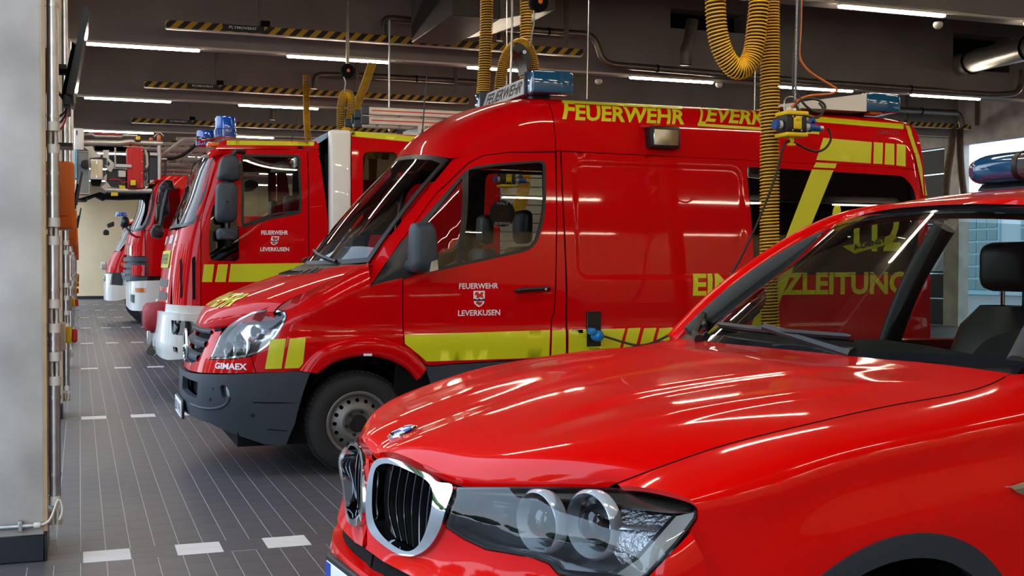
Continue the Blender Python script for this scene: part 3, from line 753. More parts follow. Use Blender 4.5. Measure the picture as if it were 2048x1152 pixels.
hf = [(i*61+j, i*61+j+1, (i+1)*61+j+1, (i+1)*61+j)[::-1] for i in range(40) for j in range(60)]
hood = mk('hood', hv.reshape(-1, 3), hf, RED, van, 180)
panel('hood_vent', V_HOOD, rnd(hol, .01), M['black'], hood, off=.004, step=.03)
for k in range(9):
    t = (k+.5)/9; q = [hol[0]*(1-t)+hol[3]*t, hol[1]*(1-t)+hol[2]*t]
    pts = V_HOOD(np.linspace(q[0], q[1], 6))+V_HOOD.normal(np.linspace(q[0], q[1], 6))*.007; MB().tube(pts, .004, 5).build('vent_slat', M['plastic'], hood)
ab = V_HOOD.inv([(405, 609)], (.1, .05)); p = V_HOOD(ab)[0]; nn = V_HOOD.normal(ab)[0]
MB().lathe([(0, .004), (.026, .004), (.030, 0), (.030, -.004)], p, nn, 24).build('hood_badge', M['chrome'], hood)
decal_text('hood_lettering', 'FEUERWEHR', V_HOOD, [(.09, -.64), (.09, .64), (.32, .60), (.32, -.60)], M['yellow'], hood, px=False, off=.004, bold=.03)
# windshield, cowl, wipers
def v_ws(y, z): return np.stack([v_xw(z)-.27+.27*((y-VY)/.81)**2+.03*np.sin(np.clip((z-1.45)/.8, 0, 1)*PI)*-1, y, z], -1)
V_WS = Surf(lambda y, z: v_ws(y, z), -1)
wso = [(-.825, 1.475), (-.79, 1.85), (-.745, 2.225), (-.60, 2.265), (-.3, 2.295), (0, 2.305), (.3, 2.295), (.60, 2.265), (.745, 2.225), (.79, 1.85), (.825, 1.475), (.5, 1.455), (0, 1.45), (-.5, 1.455)]
WSO = np.array(wso)+[VY, 0]; WSI = inset(WSO, .035)
panel('windshield_band', V_WS, WSO, M['black'], van, holes=[WSI], step=.05, off=0.0)
panel('windshield', V_WS, inset(WSO, .03), M['glass'], van, step=.06, off=-.002, ret=0)
cw = np.array([v_ws(np.array([y]), np.array([1.455]))[0] for y in np.linspace(VY-.86, VY+.86, 31)])
MB().grid(np.array([cw+[-.10, 0, -.045], cw+[-.05, 0, -.012], cw+[.02, 0, .01]])).build('cowl', M['black'], van)
for (a_, b_) in (((VY-.55, 1.47), (VY+.02, 1.56)), ((VY+.15, 1.47), (VY+.75, 1.52))):
    w_ = np.stack([np.linspace(a_[0], b_[0], 14), np.linspace(a_[1], b_[1], 14)], -1); P_ = V_WS(w_)+V_WS.normal(w_)*.02
    wp = MB().tube(P_, np.linspace(.014, .008, 14), 6).build('wiper_arm', M['black'], van)
    MB().tube(V_WS(w_[4:])+V_WS.normal(w_[4:])*.006, .007, 5).build('wiper_blade', M['matte_black'], wp)
# A pillar, doors, side wall
apx = [(738, 523), (906, 318), (930, 313), (970, 305), (1020, 301), (1110, 300.5), (1110, 302.5), (1017, 303.5), (967, 309.5), (937, 324), (871, 386), (804, 478), (741, 570)]
both('pillar_panel', V_SIDE, s_s(dens(apx, 30), (2.4, 1.9)), RED, van, VY, step=.05)
sail = s_s([(742, 573), (805, 481), (812, 476), (846, 436), (862, 450), (840, 545), (813, 557)], (2.1, 1.5))
both('mirror_sail', V_SIDE, sail, M['black'], van, VY, step=.06, off=.003)
wf_o = s_s(rnd([(846, 437), (925, 347), (944, 334), (1000, 326), (1092, 320), (1092, 430), (1070, 499), (920, 532), (845, 549)], [2, 8, 8, 20, 14, 30, 26, 3, 3]), (2.7, 1.8))
main_g = s_s(rnd([(937, 340), (1000, 331), (1086, 325), (1086, 430), (1066, 494), (925, 526)], [4, 10, 10, 30, 24, 3]), (2.9, 1.8))
quart_g = s_s(rnd([(925, 356), (914, 527), (866, 538), (856, 520), (852, 446)], 3), (2.5, 1.7))
door_px = [(808.5, 693), (806.5, 600), (807, 558), (813, 556), (845, 549.5), (846, 437), (873, 389), (938, 327), (967, 312), (1017, 306), (1110, 305), (1112, 400), (1110, 580), (1107, 625), (1101.5, 640), (1099, 716), (1000, 721), (905, 727), (862, 731), (850, 728), (836, 711)]
door_o = s_s(door_px, (2.7, 1.3))
wf_in = inset(wf_o, .006)
for yy in (None, VY):
    dr = panel('front_door', V_SIDE, door_o, RED, van, holes=[inset(wf_o, -.001)] if False else [], step=.05, yc=yy) if False else None
from_hole = wf_o.copy(); 
DO = s_s([q for q in door_px if q not in ((845, 549.5), (846, 437))], (2.7, 1.3))
DOOR_SURF = V_SIDE
door_near = panel('front_door', V_SIDE, np.vstack([s_s(door_px[:3], (2.2, 1.2)), s_s([(805.5, 480)], (2.2, 1.7)), s_s(door_px[6:], (2.7, 1.3))]), RED, van, holes=[wf_o, sail] if False else [np.vstack([wf_o])], step=.05)
door_far = panel('front_door', V_SIDE, np.vstack([s_s(door_px[:3], (2.2, 1.2)), s_s([(805.5, 480)], (2.2, 1.7)), s_s(door_px[6:], (2.7, 1.3))]), RED, van, holes=[np.vstack([wf_o])], step=.05, yc=VY)
both('window_frame', V_SIDE, wf_o, M['black'], van, VY, holes=[main_g, quart_g], step=.05, off=.002, ret=.02)
both('door_window', V_SIDE, inset(main_g, -.004), M['glass'], van, VY, step=.08, off=-.004, ret=0)
both('quarter_window', V_SIDE, inset(quart_g, -.004), M['glass'], van, VY, step=.08, off=-.004, ret=0)
bp_px = [(1114, 302.5), (1120, 303), (1124, 400), (1131, 560), (1132, 700), (1132, 716), (1101.5, 717), (1104, 641), (1109.5, 627), (1112.5, 580), (1114.5, 400)]
panel('pillar_panel', V_SIDE, s_s(bp_px, (3.4, 1.5)), RED, van, step=.06)
X_END = 6.66
sw = np.vstack([s_s([(1135, 716), (1134.5, 560), (1127, 400), (1123.5, 303.5)], (3.5, 1.5)), [(4.4, 2.288), (5.3, 2.277), (6.2, 2.267), (X_END-.02, 2.258), (X_END, 2.1), (X_END, 1.4), (X_END, .62)]])
rwin = rnd(s_s([(1493, 334), (1560, 337), (1806, 352), (1826, 376), (1836, 420)], (5.2, 2.0)).tolist()+[[6.50, 1.42], [6.44, 1.385], [4.95, 1.385]], [.01, .02, .05, .05, .05, .05, .05, .03])
eo = rnd([(3.46, 1.375), (4.86, 1.375), (4.86, 2.21), (3.46, 2.21)], .09)
_pm = panel_mesh
_ex = []
for r_ in (.055, .066, .074, .082, .09, .098, .106, .114, .125):
    c_ = rnd([(4.16-.62-r_, 1.7925-.3375-r_), (4.16+.62+r_, 1.7925-.3375-r_), (4.16+.62+r_, 1.7925+.3375+r_), (4.16-.62-r_, 1.7925+.3375+r_)], r_, 7)
    L_ = []
    for cx_, cz_, a0 in ((4.16+.62, 1.7925+.3375, 0), (4.16-.62, 1.7925+.3375, PI/2), (4.16-.62, 1.7925-.3375, PI), (4.16+.62, 1.7925-.3375, 1.5*PI)): L_ += [(cx_+r_*math.cos(a0+t), cz_+r_*math.sin(a0+t)) for t in np.linspace(0, PI/2, 9)]
    _ex.append(dens(L_, .03))
side_panel = panel('side_wall', V_SIDE, sw, RED, van, step=.05, ret=.012, extra=np.vstack(_ex))
fw = rnd([(3.36, 1.48), (4.45, 1.48), (4.45, 2.265), (3.36, 2.265)], .07)
sw2 = np.vstack([[(3.26, .62), (3.26, 2.30)], sw[4:]])
panel('side_wall', V_SIDE, sw2, RED, van, step=.06, ret=.012, yc=VY, holes=[fw])
panel('sliding_door_window', V_SIDE, fw, M['glass'], van, step=.1, off=-.004, ret=0, yc=VY)
both('rear_window', V_SIDE, rwin, M['dark_glass'], van, VY, step=.08, off=.004)
both('sill', V_SIDE, np.vstack([s_s([(849, 731), (862, 733.5), (905, 729.5), (1000, 723.5), (1099, 718.5)], (2.3, .6)), [(4.9, .60), (X_END, .60), (X_END, .36), (2.45, .30), (2.40, .42)]]), BLK, van, VY, step=.08, off=-.004)
# dark inner shell behind the gaps
sh_o = [(2.05, .40), (X_END-.03, .40), (X_END-.03, 2.30), (2.75, 2.29), (2.55, 2.15), (2.12, 1.62)]
panel('inner_shell', V_SIDE, sh_o, M['matte_black'], van, step=.12, off=-.03, ret=0, holes=[inset(wf_o, .005)]); panel('inner_shell', V_SIDE, sh_o, M['matte_black'], van, step=.12, off=-.03, ret=0, holes=[inset(wf_o, .005), inset(fw, -.005)], yc=VY)
# roof with front dome
zz = np.array([2.305, 2.40, 2.50, 2.58, 2.645, 2.69, 2.72, 2.742, 2.755, 2.76]); yy_ = np.array([.877, .862, .838, .805, .755, .69, .60, .44, .22, 0.0])
tt = np.r_[0, np.cumsum(np.hypot(np.diff(zz), np.diff(yy_)))]; tt /= tt[-1]
r_y, r_z = spl(tt, yy_), spl(tt, zz)
v_roof = lambda x, t: np.stack([x, VY-r_y(t)*(1-.10*np.clip((x-6.38)/.30, 0, 1.2)**2), r_z(t)-.04*(1-np.clip(t,0,1))**5*np.clip((x-3.31)/3.3,0,1.1)-.05*np.clip((x-6.30)/.36, 0, 1)**2*np.clip(t,0,1)], -1)
V_ROOF = Surf(v_roof, 1); XS = 3.31
xs_ = np.r_[np.linspace(XS+.006, 6.3, 40), np.linspace(6.34, X_END, 12)]; ts_ = np.linspace(0, 1, 41)
G = np.array([v_roof(np.full(41, x), ts_) for x in xs_]); G2 = G.copy(); G2[:, :, 1] = 2*VY-G2[:, :, 1]
roof = MB().grid(np.concatenate([G, G2[:, ::-1][:, 1:]], 1)).build('roof', RED, van, 60)
def v_dome(w, t):
    yb, zb = r_y(t), r_z(t)
    yf = .745*np.sin(np.clip(yb/.877, 0, 1)*PI/2)**1.0; yf = .748*(yb/.877); zf = 2.232+.075*(1-(yf/.748)**2)
    xf = v_xw(zf)-.27+.27*(yf/.81)**2
    h00, h10, h01, h11 = 2*w**3-3*w**2+1, w**3-2*w**2+w, -2*w**3+3*w**2, w**3-w**2
    L = (XS-xf); top = np.clip((zb-2.3)/.46, 0, 1)
    x = h00*xf+h10*L*(.35+.75*(1-top))+h01*XS+h11*L*1.25
    z = h00*zf+h10*L*(.62*top+.10)+h01*zb+h11*0
    y = h00*yf+h10*(.10*(1-top))+h01*yb
    return np.stack([x, VY-y, z], -1)
ws_ = np.linspace(0, 1, 25)
G = np.array([v_dome(np.full(41, w_), ts_) for w_ in ws_]); G2 = G.copy(); G2[:, :, 1] = 2*VY-G2[:, :, 1]
MB().grid(np.concatenate([G, G2[:, ::-1][:, 1:]], 1)).build('roof_dome', RED, van, 60)
# rear wall
rz = np.linspace(.45, 2.30, 20); ry = v_side(np.full(20, X_END), rz)[:, 1]
loop = [(X_END, y, z) for y, z in zip(ry, rz)]+[tuple(q) for q in v_roof(np.full(12, X_END), np.linspace(0, 1, 12))]
loop += [(x, 2*VY-y, z) for x, y, z in loop[::-1][1:]]
MB().prism(loop, (.03, 0, 0)).build('rear_wall', RED, van)
MB().box((1.0, VY-.85, .22), (X_END-.1, VY+.85, .46)).build('underbody', M['matte_black'], van)
MB().box((1.25, VY-.7, .4), (1.9, VY+.7, 1.0)).build('engine_bay', M['matte_black'], van)
# wheel housings and wheels
WX = 1.81
for wx in (WX, WX+3.665):
    for sgn in (-1, 1):
        mb = MB(); th = np.linspace(0, PI, 15); G = []
        for yq in (.94, .62):
            G.append([(wx+.42*math.cos(a), VY+sgn*yq, .36+.42*math.sin(a)) for a in th])
        mb.grid(np.array(G)); mb.build('wheel_housing', M['matte_black'], van)
        wheel('wheel', (wx, VY+sgn*.955, .356), .356, .22, .218, van, sgn)
# lettering, stripes
LET = van
stripe('stripe_front', V_NOSE, [(540.5, 679), (572, 677), (563, 737), (530, 738)], (1.0, .85), van)
stripe('stripe_front', V_NOSE, [(579.6, 677), (611.6, 675.5), (606, 727), (598, 736), (569, 737)], (1.1, .85), van)
stripe('stripe_door', V_SIDE, [(809, 670), (1099.5, 660), (1098, 714.5), (853, 723), (840, 711), (809.5, 687)], (2.6, .9), van)
stripe('stripe_pillar', V_SIDE, [(1104, 661), (1131, 660), (1131.5, 713), (1102.5, 714)], (3.4, .9), van)
stripe('stripe_side', V_SIDE, [(1137, 660), (1250, 657), (1236, 708), (1137, 712)], (3.8, .9), van)
for a_, b_ in ((1256, 1281), (1288, 1312.5), (1318.6, 1345)):
    stripe('stripe_side', V_SIDE, [(a_, 656.5), (b_, 655.5), (b_-13, 705), (a_-13, 706)], (4.2, .9), van)
stripe('stripe_side', V_SIDE, [(1349, 654), (1560, 649), (1545, 694), (1336, 704)], (5.0, .9), van)
_tz = lambda z: np.interp(z, _zd, _td)
_td = np.linspace(0, .97, 400); _zd = r_z(_td)
V_UP = Surf(lambda x, z: v_roof(x, _tz(z)), 1)
def upz(px): return V_UP.inv(px, (4.5, 2.45))
def ustripe(nm, pts): return panel(nm, V_UP, V_UP.inv(dens(pts, 25), (5.5, 2.4)), M['yellow'], van, step=.05, off=.004, ret=0)
for q in ([(1646, 276), (1743, 284.5), (1741, 327), (1632, 320)], [(1747, 284.5), (1765.5, 286), (1764, 328), (1746, 327.4)], [(1770, 286.4), (1788, 288), (1788, 330), (1768.6, 329)], [(1793, 288), (1810.5, 290), (1810.5, 333), (1792, 331)]):
    ustripe('stripe_roof_block', q)
ustripe('stripe_roof_line', [(1600, 231), (1806.5, 249), (1806, 259), (1600, 242)])
stripe('stripe_diagonal', V_SIDE, [(1631, 325), (1673, 327.4), (1669, 337), (1626, 335)], (6.0, 2.1), van, off=.006)
stripe('stripe_diagonal', V_SIDE, [(1623, 339), (1666, 341), (1603.5, 494), (1537, 655), (1500, 655), (1554, 518)], (5.5, 1.7), van, off=.0075)
re_ = [(1810, 251), (1817.5, 251), (1836, 312), (1852.6, 391), (1845, 391), (1829, 312)]
stripe('stripe_corner', V_SIDE, V_SIDE.inv([(1828, 308), (1836, 308), (1852.6, 391), (1845, 391)], (6.5, 2.2)), None, van, px=False, off=.008)
ustripe('stripe_corner', [(1810, 252), (1817.5, 252), (1836, 307), (1828, 307)])
decal_text('roof_lettering', 'F', V_UP, [(1124, 238.5), (1146, 240), (1146, 203.5), (1124, 201.5)], M['yellow'], van, (3.6, 2.5), off=.004, bold=.03)
decal_text('roof_lettering', 'EUERWEHR', V_UP, [(1150, 241), (1368, 250), (1369, 220.5), (1150, 210)], M['yellow'], van, (3.8, 2.5), off=.004, bold=.03)
ustripe('roof_lettering_bar', [(1124, 201), (1364, 214), (1364, 219.5), (1124, 206.5)])
decal_text('roof_lettering', 'L', V_UP, [(1395, 250.5), (1409, 251.5), (1409, 216.5), (1395, 215.5)], M['yellow'], van, (4.8, 2.5), off=.004, bold=.03)
decal_text('roof_lettering', 'EVERKUSEN', V_UP, [(1410, 243.5), (1622, 259), (1622, 230), (1410, 216)], M['yellow'], van, (5, 2.5), off=.004, bold=.03)
ustripe('roof_lettering_bar', [(1395, 247), (1638, 263), (1638, 269), (1395, 252.5)])
decal_text('side_lettering', 'EINSATZLEITUNG', V_SIDE, [(1385, 592), (1813, 588), (1813, 543), (1385, 547)], M['yellow'], van, (5.0, 1.2), off=.004, bold=.035)
decal_text('emergency_number', '112', V_SIDE, [(1706, 503), (1800, 502), (1800, 416), (1706, 418)], M['yellow'], van, (5.8, 1.7), off=.008, bold=.03)
ph = [(1662, 452), (1664, 425), (1668, 413), (1674, 409), (1679, 413), (1680, 428), (1675, 432), (1671, 428), (1670, 440), (1671, 452), (1678, 462), (1683, 470), (1680, 480), (1672, 478), (1664, 468)]
stripe('phone_symbol', V_SIDE, curve(ph, 40, True), (5.6, 1.8), van, off=.008, step=.03)
decal_text('door_lettering', 'FEUERWEHR', V_SIDE, [(918, 578), (996, 577), (996, 566), (918, 567)], M['white_film'], van, (2.7, 1.3), bold=.015)
decal_text('door_lettering', 'LEVERKUSEN', V_SIDE, [(916, 632), (1000, 630.5), (1000, 619), (916, 620.5)], M['white_film'], van, (2.7, 1.1), bold=.015)
cc = s_s([(958, 598)], (2.7, 1.2))[0]; crest(V_SIDE, cc, .085, .115, van, None)
decal_text('builder_lettering', 'GIMAEX', V_NOSE, [(430, 737), (494, 740), (494, 727), (432, 725)], M['white_film'], van, (.7, .78), bold=.03)
decal_text('roof_builder_lettering', 'GIMAEX', V_UP, [(1753, 268), (1800, 271), (1800, 262), (1753, 259)], mat('dark_red_film', (150, 10, 16), .5), van, (6.2, 2.4), off=.003, bold=.03)
stripe('pressure_sticker', V_FLARE, [(727, 707), (744, 707), (744, 712), (727, 712)], (1.6, .9), van, mt='white_film')
# mirror
mp = PY(845, 500, VY-1.14)
mi = bpy.data.objects.new('wing_mirror', None); COL.objects.link(mi); mi.parent = van; mi.location = [float(q) for q in mp-world_loc(van)]
def mir(px_pts, y0, y1, nm, mt, bev=.02):
    pts = [PY(a, b, VY-1.14) for a, b in px_pts]; return pts
mo = rnd([(822, 458), (826, 446), (858, 442), (868, 458), (872, 520), (872, 540), (858, 546), (826, 545), (819, 534)], [6, 8, 10, 14, 10, 10, 8, 8, 6], 5)
c3 = np.array([PY(a, b, VY-1.14) for a, b in mo]); cm = c3.mean(0)
G = []
for d, k in ((-.118, .02), (-.115, .55), (-.105, .80), (-.07, .95), (-.02, 1.0), (.05, 1.0), (.085, .93), (.09, .6), (.09, .1)):
    G.append(cm+(c3-cm)*k+[0, d, 0])
MB().grid(np.array(G), closed=True).build('mirror_housing', M['plastic'], mi, 60)
ind = np.array([PY(a, b, VY-1.14) for a, b in rnd([(852, 522), (867, 517), (869, 541), (848, 546)], 3)]); ci = ind.mean(0)
MB().grid(np.array([ci+(ind-ci)*k+[0, d, 0] for d, k in ((-.02, 1.05), (-.10, 1.0), (-.116, .85), (-.116, .05))]), closed=True).build('mirror_lamp', M['reflector'], mi, 60)
MB().tube([PY(835, 525, VY-1.14), PY(828, 530, VY-1.05), PY(822, 532, VY-.95)], [.05, .045, .055], 10).build('mirror_arm', M['plastic'], mi)
m2 = copy_tree(mi, parent=van); 
for ch in m2.children:
    ch.data = ch.data.copy(); ch.data.transform(Matrix.Scale(-1, 4, (0, 1, 0))); ch.data.flip_normals()
m2.location.y = -m2.location.y
# door handle
ab = s_s([(1058, 588)], (3.1, 1.2)); th = np.linspace(0, 2*PI, 25)[:-1]
panel('handle_bowl', V_SIDE, ab+np.stack([.075*np.cos(th), .075*np.sin(th)], -1), M['van_red'], van, off=-.004, step=.03, ret=0)
hp = s_s([(1030, 582), (1040, 580), (1075, 578), (1092, 577), (1097, 578)], (3.1, 1.2)); P_ = V_SIDE(hp)+[0, -.03, 0]; P_[0, 1] += .025; P_[-1, 1] += .025
hd = MB().tube(curve(P_, 16), [.010]+[.017]*14+[.010], 8).build('door_handle', M['black'], van)
MB().lathe([(0, .003), (.009, .003), (.010, 0)], V_SIDE(s_s([(1087, 578)], (3.1, 1.2)))[0]+[0, -.047, 0], (0, -1, 0), 12).build('key_lock', M['silver'], hd)
# scene floodlight on the roof side
f0 = V_UP(V_UP.inv([(1321, 277)], (4.3, 2.35)))[0]
fd = MB().box(f0+[-.13, -.09, -.085], f0+[.13, .05, .085], .02, 2).build('floodlight', M['black'], van)
MB().box(f0+[-.105, -.098, -.062], f0+[.105, -.088, .062], .01).build('floodlight_lens', M['reflector'], fd)
MB().prism([f0+q for q in ([-.16, .03, .1], [.05, .03, .12], [.1, -.06, .095], [-.12, -.07, .095])], (0, 0, -.02)).build('floodlight_hood', RED, fd)
# shore-power inlet
q = V_SIDE(s_s([(1176, 615), (1199, 615), (1201, 692), (1173, 693)], (3.9, .9))); 
si = MB().box((q[0][0], q[0][1]-.025, q[0][2]), (q[1][0], q[0][1]+.02, q[0][2]-.30), .008).build('power_inlet_flap', M['plastic'], van)
MB().box((q[3][0], q[0][1]-.02, q[3][2]), (q[2][0], q[0][1]+.02, q[3][2]+.26), .004).build('power_inlet_box', M['black'], van)
MB().box((q[0][0]-.035, q[0][1]-.02, q[0][2]-.10), (q[0][0]-.012, q[0][1]+.02, q[0][2]-.21), .003).build('inlet_label', M['white_film'], van)
INLET = PY(1190, 671, VY-1.05)
# roof light bar
LB0, LB1, LZ = VY-.70, VY+.70, 2.775
lb = bpy.data.objects.new('light_bar', None); COL.objects.link(lb); lb.parent = van; lb.location = (3.36-3.7, 0, LZ)
prf = lambda x0, x1, z0, z1, s: [(x0-s, z0), (x0, z1), (x1, z1), (x1, z0)]
wb = [(3.20, LZ-.01), (3.25, LZ+.135), (3.47, LZ+.135), (3.52, LZ-.01)]
MB().prism([(x, LB0+.185, z) for x, z in wb], (0, LB1-LB0-.37, 0)).build('light_bar_sign', M['white_paint'], lb)
fs = plane_surf((3.20, 0, LZ-.01), (0, -1, 0), (.05/.145, 0, 1), 1)
decal_text('light_bar_text', 'FEUERWEHR', fs, [(-(LB1-.26), .025), (-(LB0+.30), .025), (-(LB0+.30), .122), (-(LB1-.26), .122)], M['black_film'], lb, px=False, off=.002, bold=.02)
for y0, y1 in ((LB0, LB0+.15), (LB1-.15, LB1)):
    MB().box((3.20, y0, LZ-.02), (3.53, y1, LZ+.15), .015, 2).build('blue_lens', M['teal_lens'], lb)
for y0 in (LB0+.15, LB1-.187):
    MB().box((3.19, y0, LZ-.02), (3.54, y0+.037, LZ+.155), .01).build('light_bar_clamp', M['plastic'], lb)
for y0 in (VY-.45, VY+.45): MB().box((3.27, y0-.05, LZ-.06), (3.42, y0+.05, LZ-.005), .01).build('light_bar_foot', M['black'], lb)
# rear beacon unit and sloped fairing
bx = PY(1720, 210, VY-.42)
rb = bpy.data.objects.new('rear_beacon', None); COL.objects.link(rb); rb.parent = van; rb.location = [float(c) for c in bx-world_loc(van)]
MB().box((bx[0]-.17, VY-.75, 2.745), (bx[0]+.17, VY-.30, 2.90), .02, 2).build('blue_lens', M['teal_lens'], rb)
MB().box((bx[0]-.17, VY-.30, 2.745), (bx[0]+.17, VY+.75, 2.87), .02, 2).build('beacon_body', M['white_paint'], rb)
MB().prism([(bx[0]-.17, VY-.74, 2.74), (bx[0]-.17, VY-.74, 2.89), (bx[0]-1.0, VY-.74, 2.76), (bx[0]-1.0, VY-.74, 2.74)], (0, 1.3, 0)).build('roof_fairing', M['white_paint'], van)
p = PY(1745, 224, VY-.66); MB().box(p+[-.06, -.05, -.03], p+[.06, .05, .02], .015, 2).build('side_marker_lamp', M['orange_lens'], van)
# aerial
ap = PY(843, 282, VY-.05); d0 = V_UP
MB().lathe([(.03, 0), (.028, .03), (.012, .09), (.006, .12), (.0025, .55), (0.0, .56)], ap+[0, 0, -.02], (.08, 0, 1), 10).build('roof_aerial', M['black'], van)
# cab interior
MB().box((1.95, VY-.80, 1.0), (2.45, VY+.80, 1.40), .06, 2).build('dashboard', M['dash'], van)
MB().box((3.45, VY-.86, .5), (3.48, VY+.86, 1.30)).build('partition', M['grey_fabric'], van)
for yo in (-.45, .45):
    st = bpy.data.objects.new('seat', None); COL.objects.link(st); st.parent = van; st.location = (3.0-3.7, yo, .9)
    MB().box((2.72, VY+yo-.24, .85), (3.2, VY+yo+.24, 1.02), .05, 2).build('cushion', M['black'], st)
    MB().box((3.12, VY+yo-.23, 1.0), (3.26, VY+yo+.23, 1.60), .06, 3).build('backrest', M['black'], st)
    MB().box((3.16, VY+yo-.13, 1.62), (3.26, VY+yo+.13, 1.88), .05, 3).build('headrest', M['black'], st)
sw_c = np.array([2.55, VY-.45, 1.38]); a = np.linspace(0, 2*PI, 33)[:-1]; ax = np.array([-.5, 0, .87]); u_ = np.array([0, 1, 0]); w_ = np.cross(ax, u_)
MB().tube([sw_c+.2*(math.cos(t)*u_+math.sin(t)*w_) for t in a], .016, 8, closed=True).build('steering_wheel', M['black'], van)
disc = plane_surf((0, VY-.62, 0), (1, 0, 0), (0, 0, 1), 1)
dc = disc.inv([(1005, 427)], (2.9, 1.8))[0]
panel('signal_disc', disc, dc+.10*np.stack([np.cos(a), np.sin(a)], -1), M['black_film'], van, step=.05, ret=.01)
ring = dc+.055*np.stack([np.cos(a), np.sin(a)], -1); panel('signal_disc_lens', disc, ring, mat('dark_red_lens', (60, 8, 10), .2), van, step=.05, off=.004, ret=0)
decal_text('signal_disc_text', 'HALT', disc, [dc+[-.045, .066], dc+[.045, .066], dc+[.045, .088], dc+[-.045, .088]], M['white_film'], van, px=False, off=.004)
decal_text('signal_disc_text', 'FEUERWEHR', disc, [dc+[-.065, -.085], dc+[.065, -.085], dc+[.06, -.064], dc+[-.06, -.064]], M['white_film'], van, px=False, off=.004)

p = PY(716, 484, VY-.05); dd = MB().box(p+[-.06, -.07, -.07], p+[.04, .07, .05], .012, 2).build('dash_display', M['plastic'], van)
p = PY(697, 492, VY+.02); MB().box(p+[-.03, -.10, -.02], p+[.05, .06, -.005], .003).build('blue_card_pack', M['sky_blue'], van)
# ================================================================== red SUV in the foreground
BPSI = math.radians(5.5); BO = np.array([.64, 2.96, 0.0])
Bb = np.array([math.cos(BPSI), math.sin(BPSI), 0]); Bn = np.array([math.sin(BPSI), -math.cos(BPSI), 0]); Bz = np.array([0, 0, 1.0])
suv = thing('suv', 'bright red SUV with twin chrome kidney grille in the foreground', 'car', BO+Bb*2.3)
def cw_(x, l, z): return BO+np.multiply.outer(np.asarray(x, float), Bb)+np.multiply.outer(np.asarray(l, float), Bn)+np.multiply.outer(np.asarray(z, float), Bz)
def cb(px, py, l): d = ray(px, py); t = (l-(CAMP-BO)@Bn)/(d@Bn); return CAMP+t*d
def cbx(px, py, x): d = ray(px, py); t = (x-(CAMP-BO)@Bb)/(d@Bb); return CAMP+t*d
BM = (BO, Bn)
def bmir(V): V = np.asarray(V, float); return V-2*np.outer((V-BO)@Bn, Bn).reshape(V.shape) if V.ndim == 2 else V-2*((V-BO)@Bn)*Bn
def mirrored(V, F, N, yc):
    if isinstance(yc, tuple):
        return bmir(V), [tuple(q)[::-1] for q in F], N-2*np.outer(N@Bn, Bn)
    V = V.copy(); N = N.copy(); V[:, 1] = 2*yc-V[:, 1]; N[:, 1] *= -1
    return V, [tuple(q)[::-1] for q in F], N
def bm_mb(mb): m2 = MB(); m2.v = [tuple(q) for q in bmir(np.array(mb.v))]; m2.f = [tuple(q)[::-1] for q in mb.f]; return m2
def pairB(mb, name, mt, parent, smooth=40): mb.build(name, mt, parent, smooth); return bm_mb(mb).build(name, mt, parent, smooth)
BR = M['suv_red']
# ---- hood (Coons patch between centre, shut line, front lip and cowl)
_C = np.array([(.067, 0, .970), (.092, 0, .992), (.147, 0, 1.016), (.30, 0, 1.062), (.60, 0, 1.122), (.95, 0, 1.168), (1.363, 0, 1.205)])
_S = np.array([(.374, .67, .972), (.484, .74, 1.025), (.617, .77, 1.063), (.818, .80, 1.10), (1.094, .80, 1.132), (1.382, .79, 1.165), (1.478, .76, 1.183)])
_Ff = np.array([(.067, 0, .970), (.074, .10, .980), (.098, .20, .970), (.136, .33, .947), (.163, .40, .946), (.24, .53, .959), (.374, .67, .972)])
_Rr = np.array([(1.363, 0, 1.205), (1.385, .2, 1.203), (1.425, .45, 1.197), (1.447, .6, 1.192), (1.478, .76, 1.183)])
def _even(P):
    v = P[:, 1]/P[-1, 1]; v2 = np.r_[-v[::-1][:-1], v]; Q = np.vstack([P[::-1][:-1]*[1, -1, 1], P]); return spl(v2, Q)
fF, fR = _even(_Ff), _even(_Rr)
_ka = (_C[:, 0]-_C[0, 0])/(_C[-1, 0]-_C[0, 0]); fC = spl(np.sqrt(_ka), _C)
_kb = (_S[:, 0]-_S[0, 0])/(_S[-1, 0]-_S[0, 0]); fS = spl(np.sqrt(_kb), _S)
def b_hood(a, v):
    sg = np.sign(v); w = np.abs(v); A, Vv = a[:, None], w[:, None]
    C, S, F_, R_ = fC(a), fS(a), fF(w), fR(w)
    P = (1-Vv)*C+Vv*S+(1-A)*F_+A*R_-((1-A)*(1-Vv)*_C[0]+(1-A)*Vv*_S[0]+A*(1-Vv)*_C[-1]+A*Vv*_S[-1])
    x, l, z = P.T
    bul = 4*a*(1-a)*(w**2)*(1-w)*.11+.012*4*w*(1-w)*np.exp(-a/.12)+2.2*w**2*(1-w)*a*np.exp(-a/.22)
    yc = .33+.16*(x-.1)/1.3
    ridge = .013*sstep((yc-l)/.07+.5)*sstep((x-.2)/.3)*sstep((1.39-x)/.35)+.010*sstep((yc+.22-l)/.06+.5)*sstep((x-.35)/.3)*sstep((1.33-x)/.25)
    z = z+bul+ridge-.006*sstep((x-.2)/.3)*(1-w**4)
    return cw_(x, l*sg, z)
B_HOOD = Surf(b_hood, -1)
na, nv = 70, 121; aa, vv = np.linspace(0, 1, na), np.linspace(-1, 1, nv)
G = np.array([b_hood(np.full(nv, a_), vv) for a_ in aa]); lipn = G[:1]+Bb*.012-Bz*.02
hoodB = MB().grid(np.concatenate([lipn, G], 0)).build('hood', BR, suv, 60)
sq = fS(np.linspace(.01, .985, 60)); pairB(MB().tube(cw_(sq[:, 0], sq[:, 1]+.001, sq[:, 2]+.0004), .0016, 5), 'hood_gap', M['matte_black'], suv)
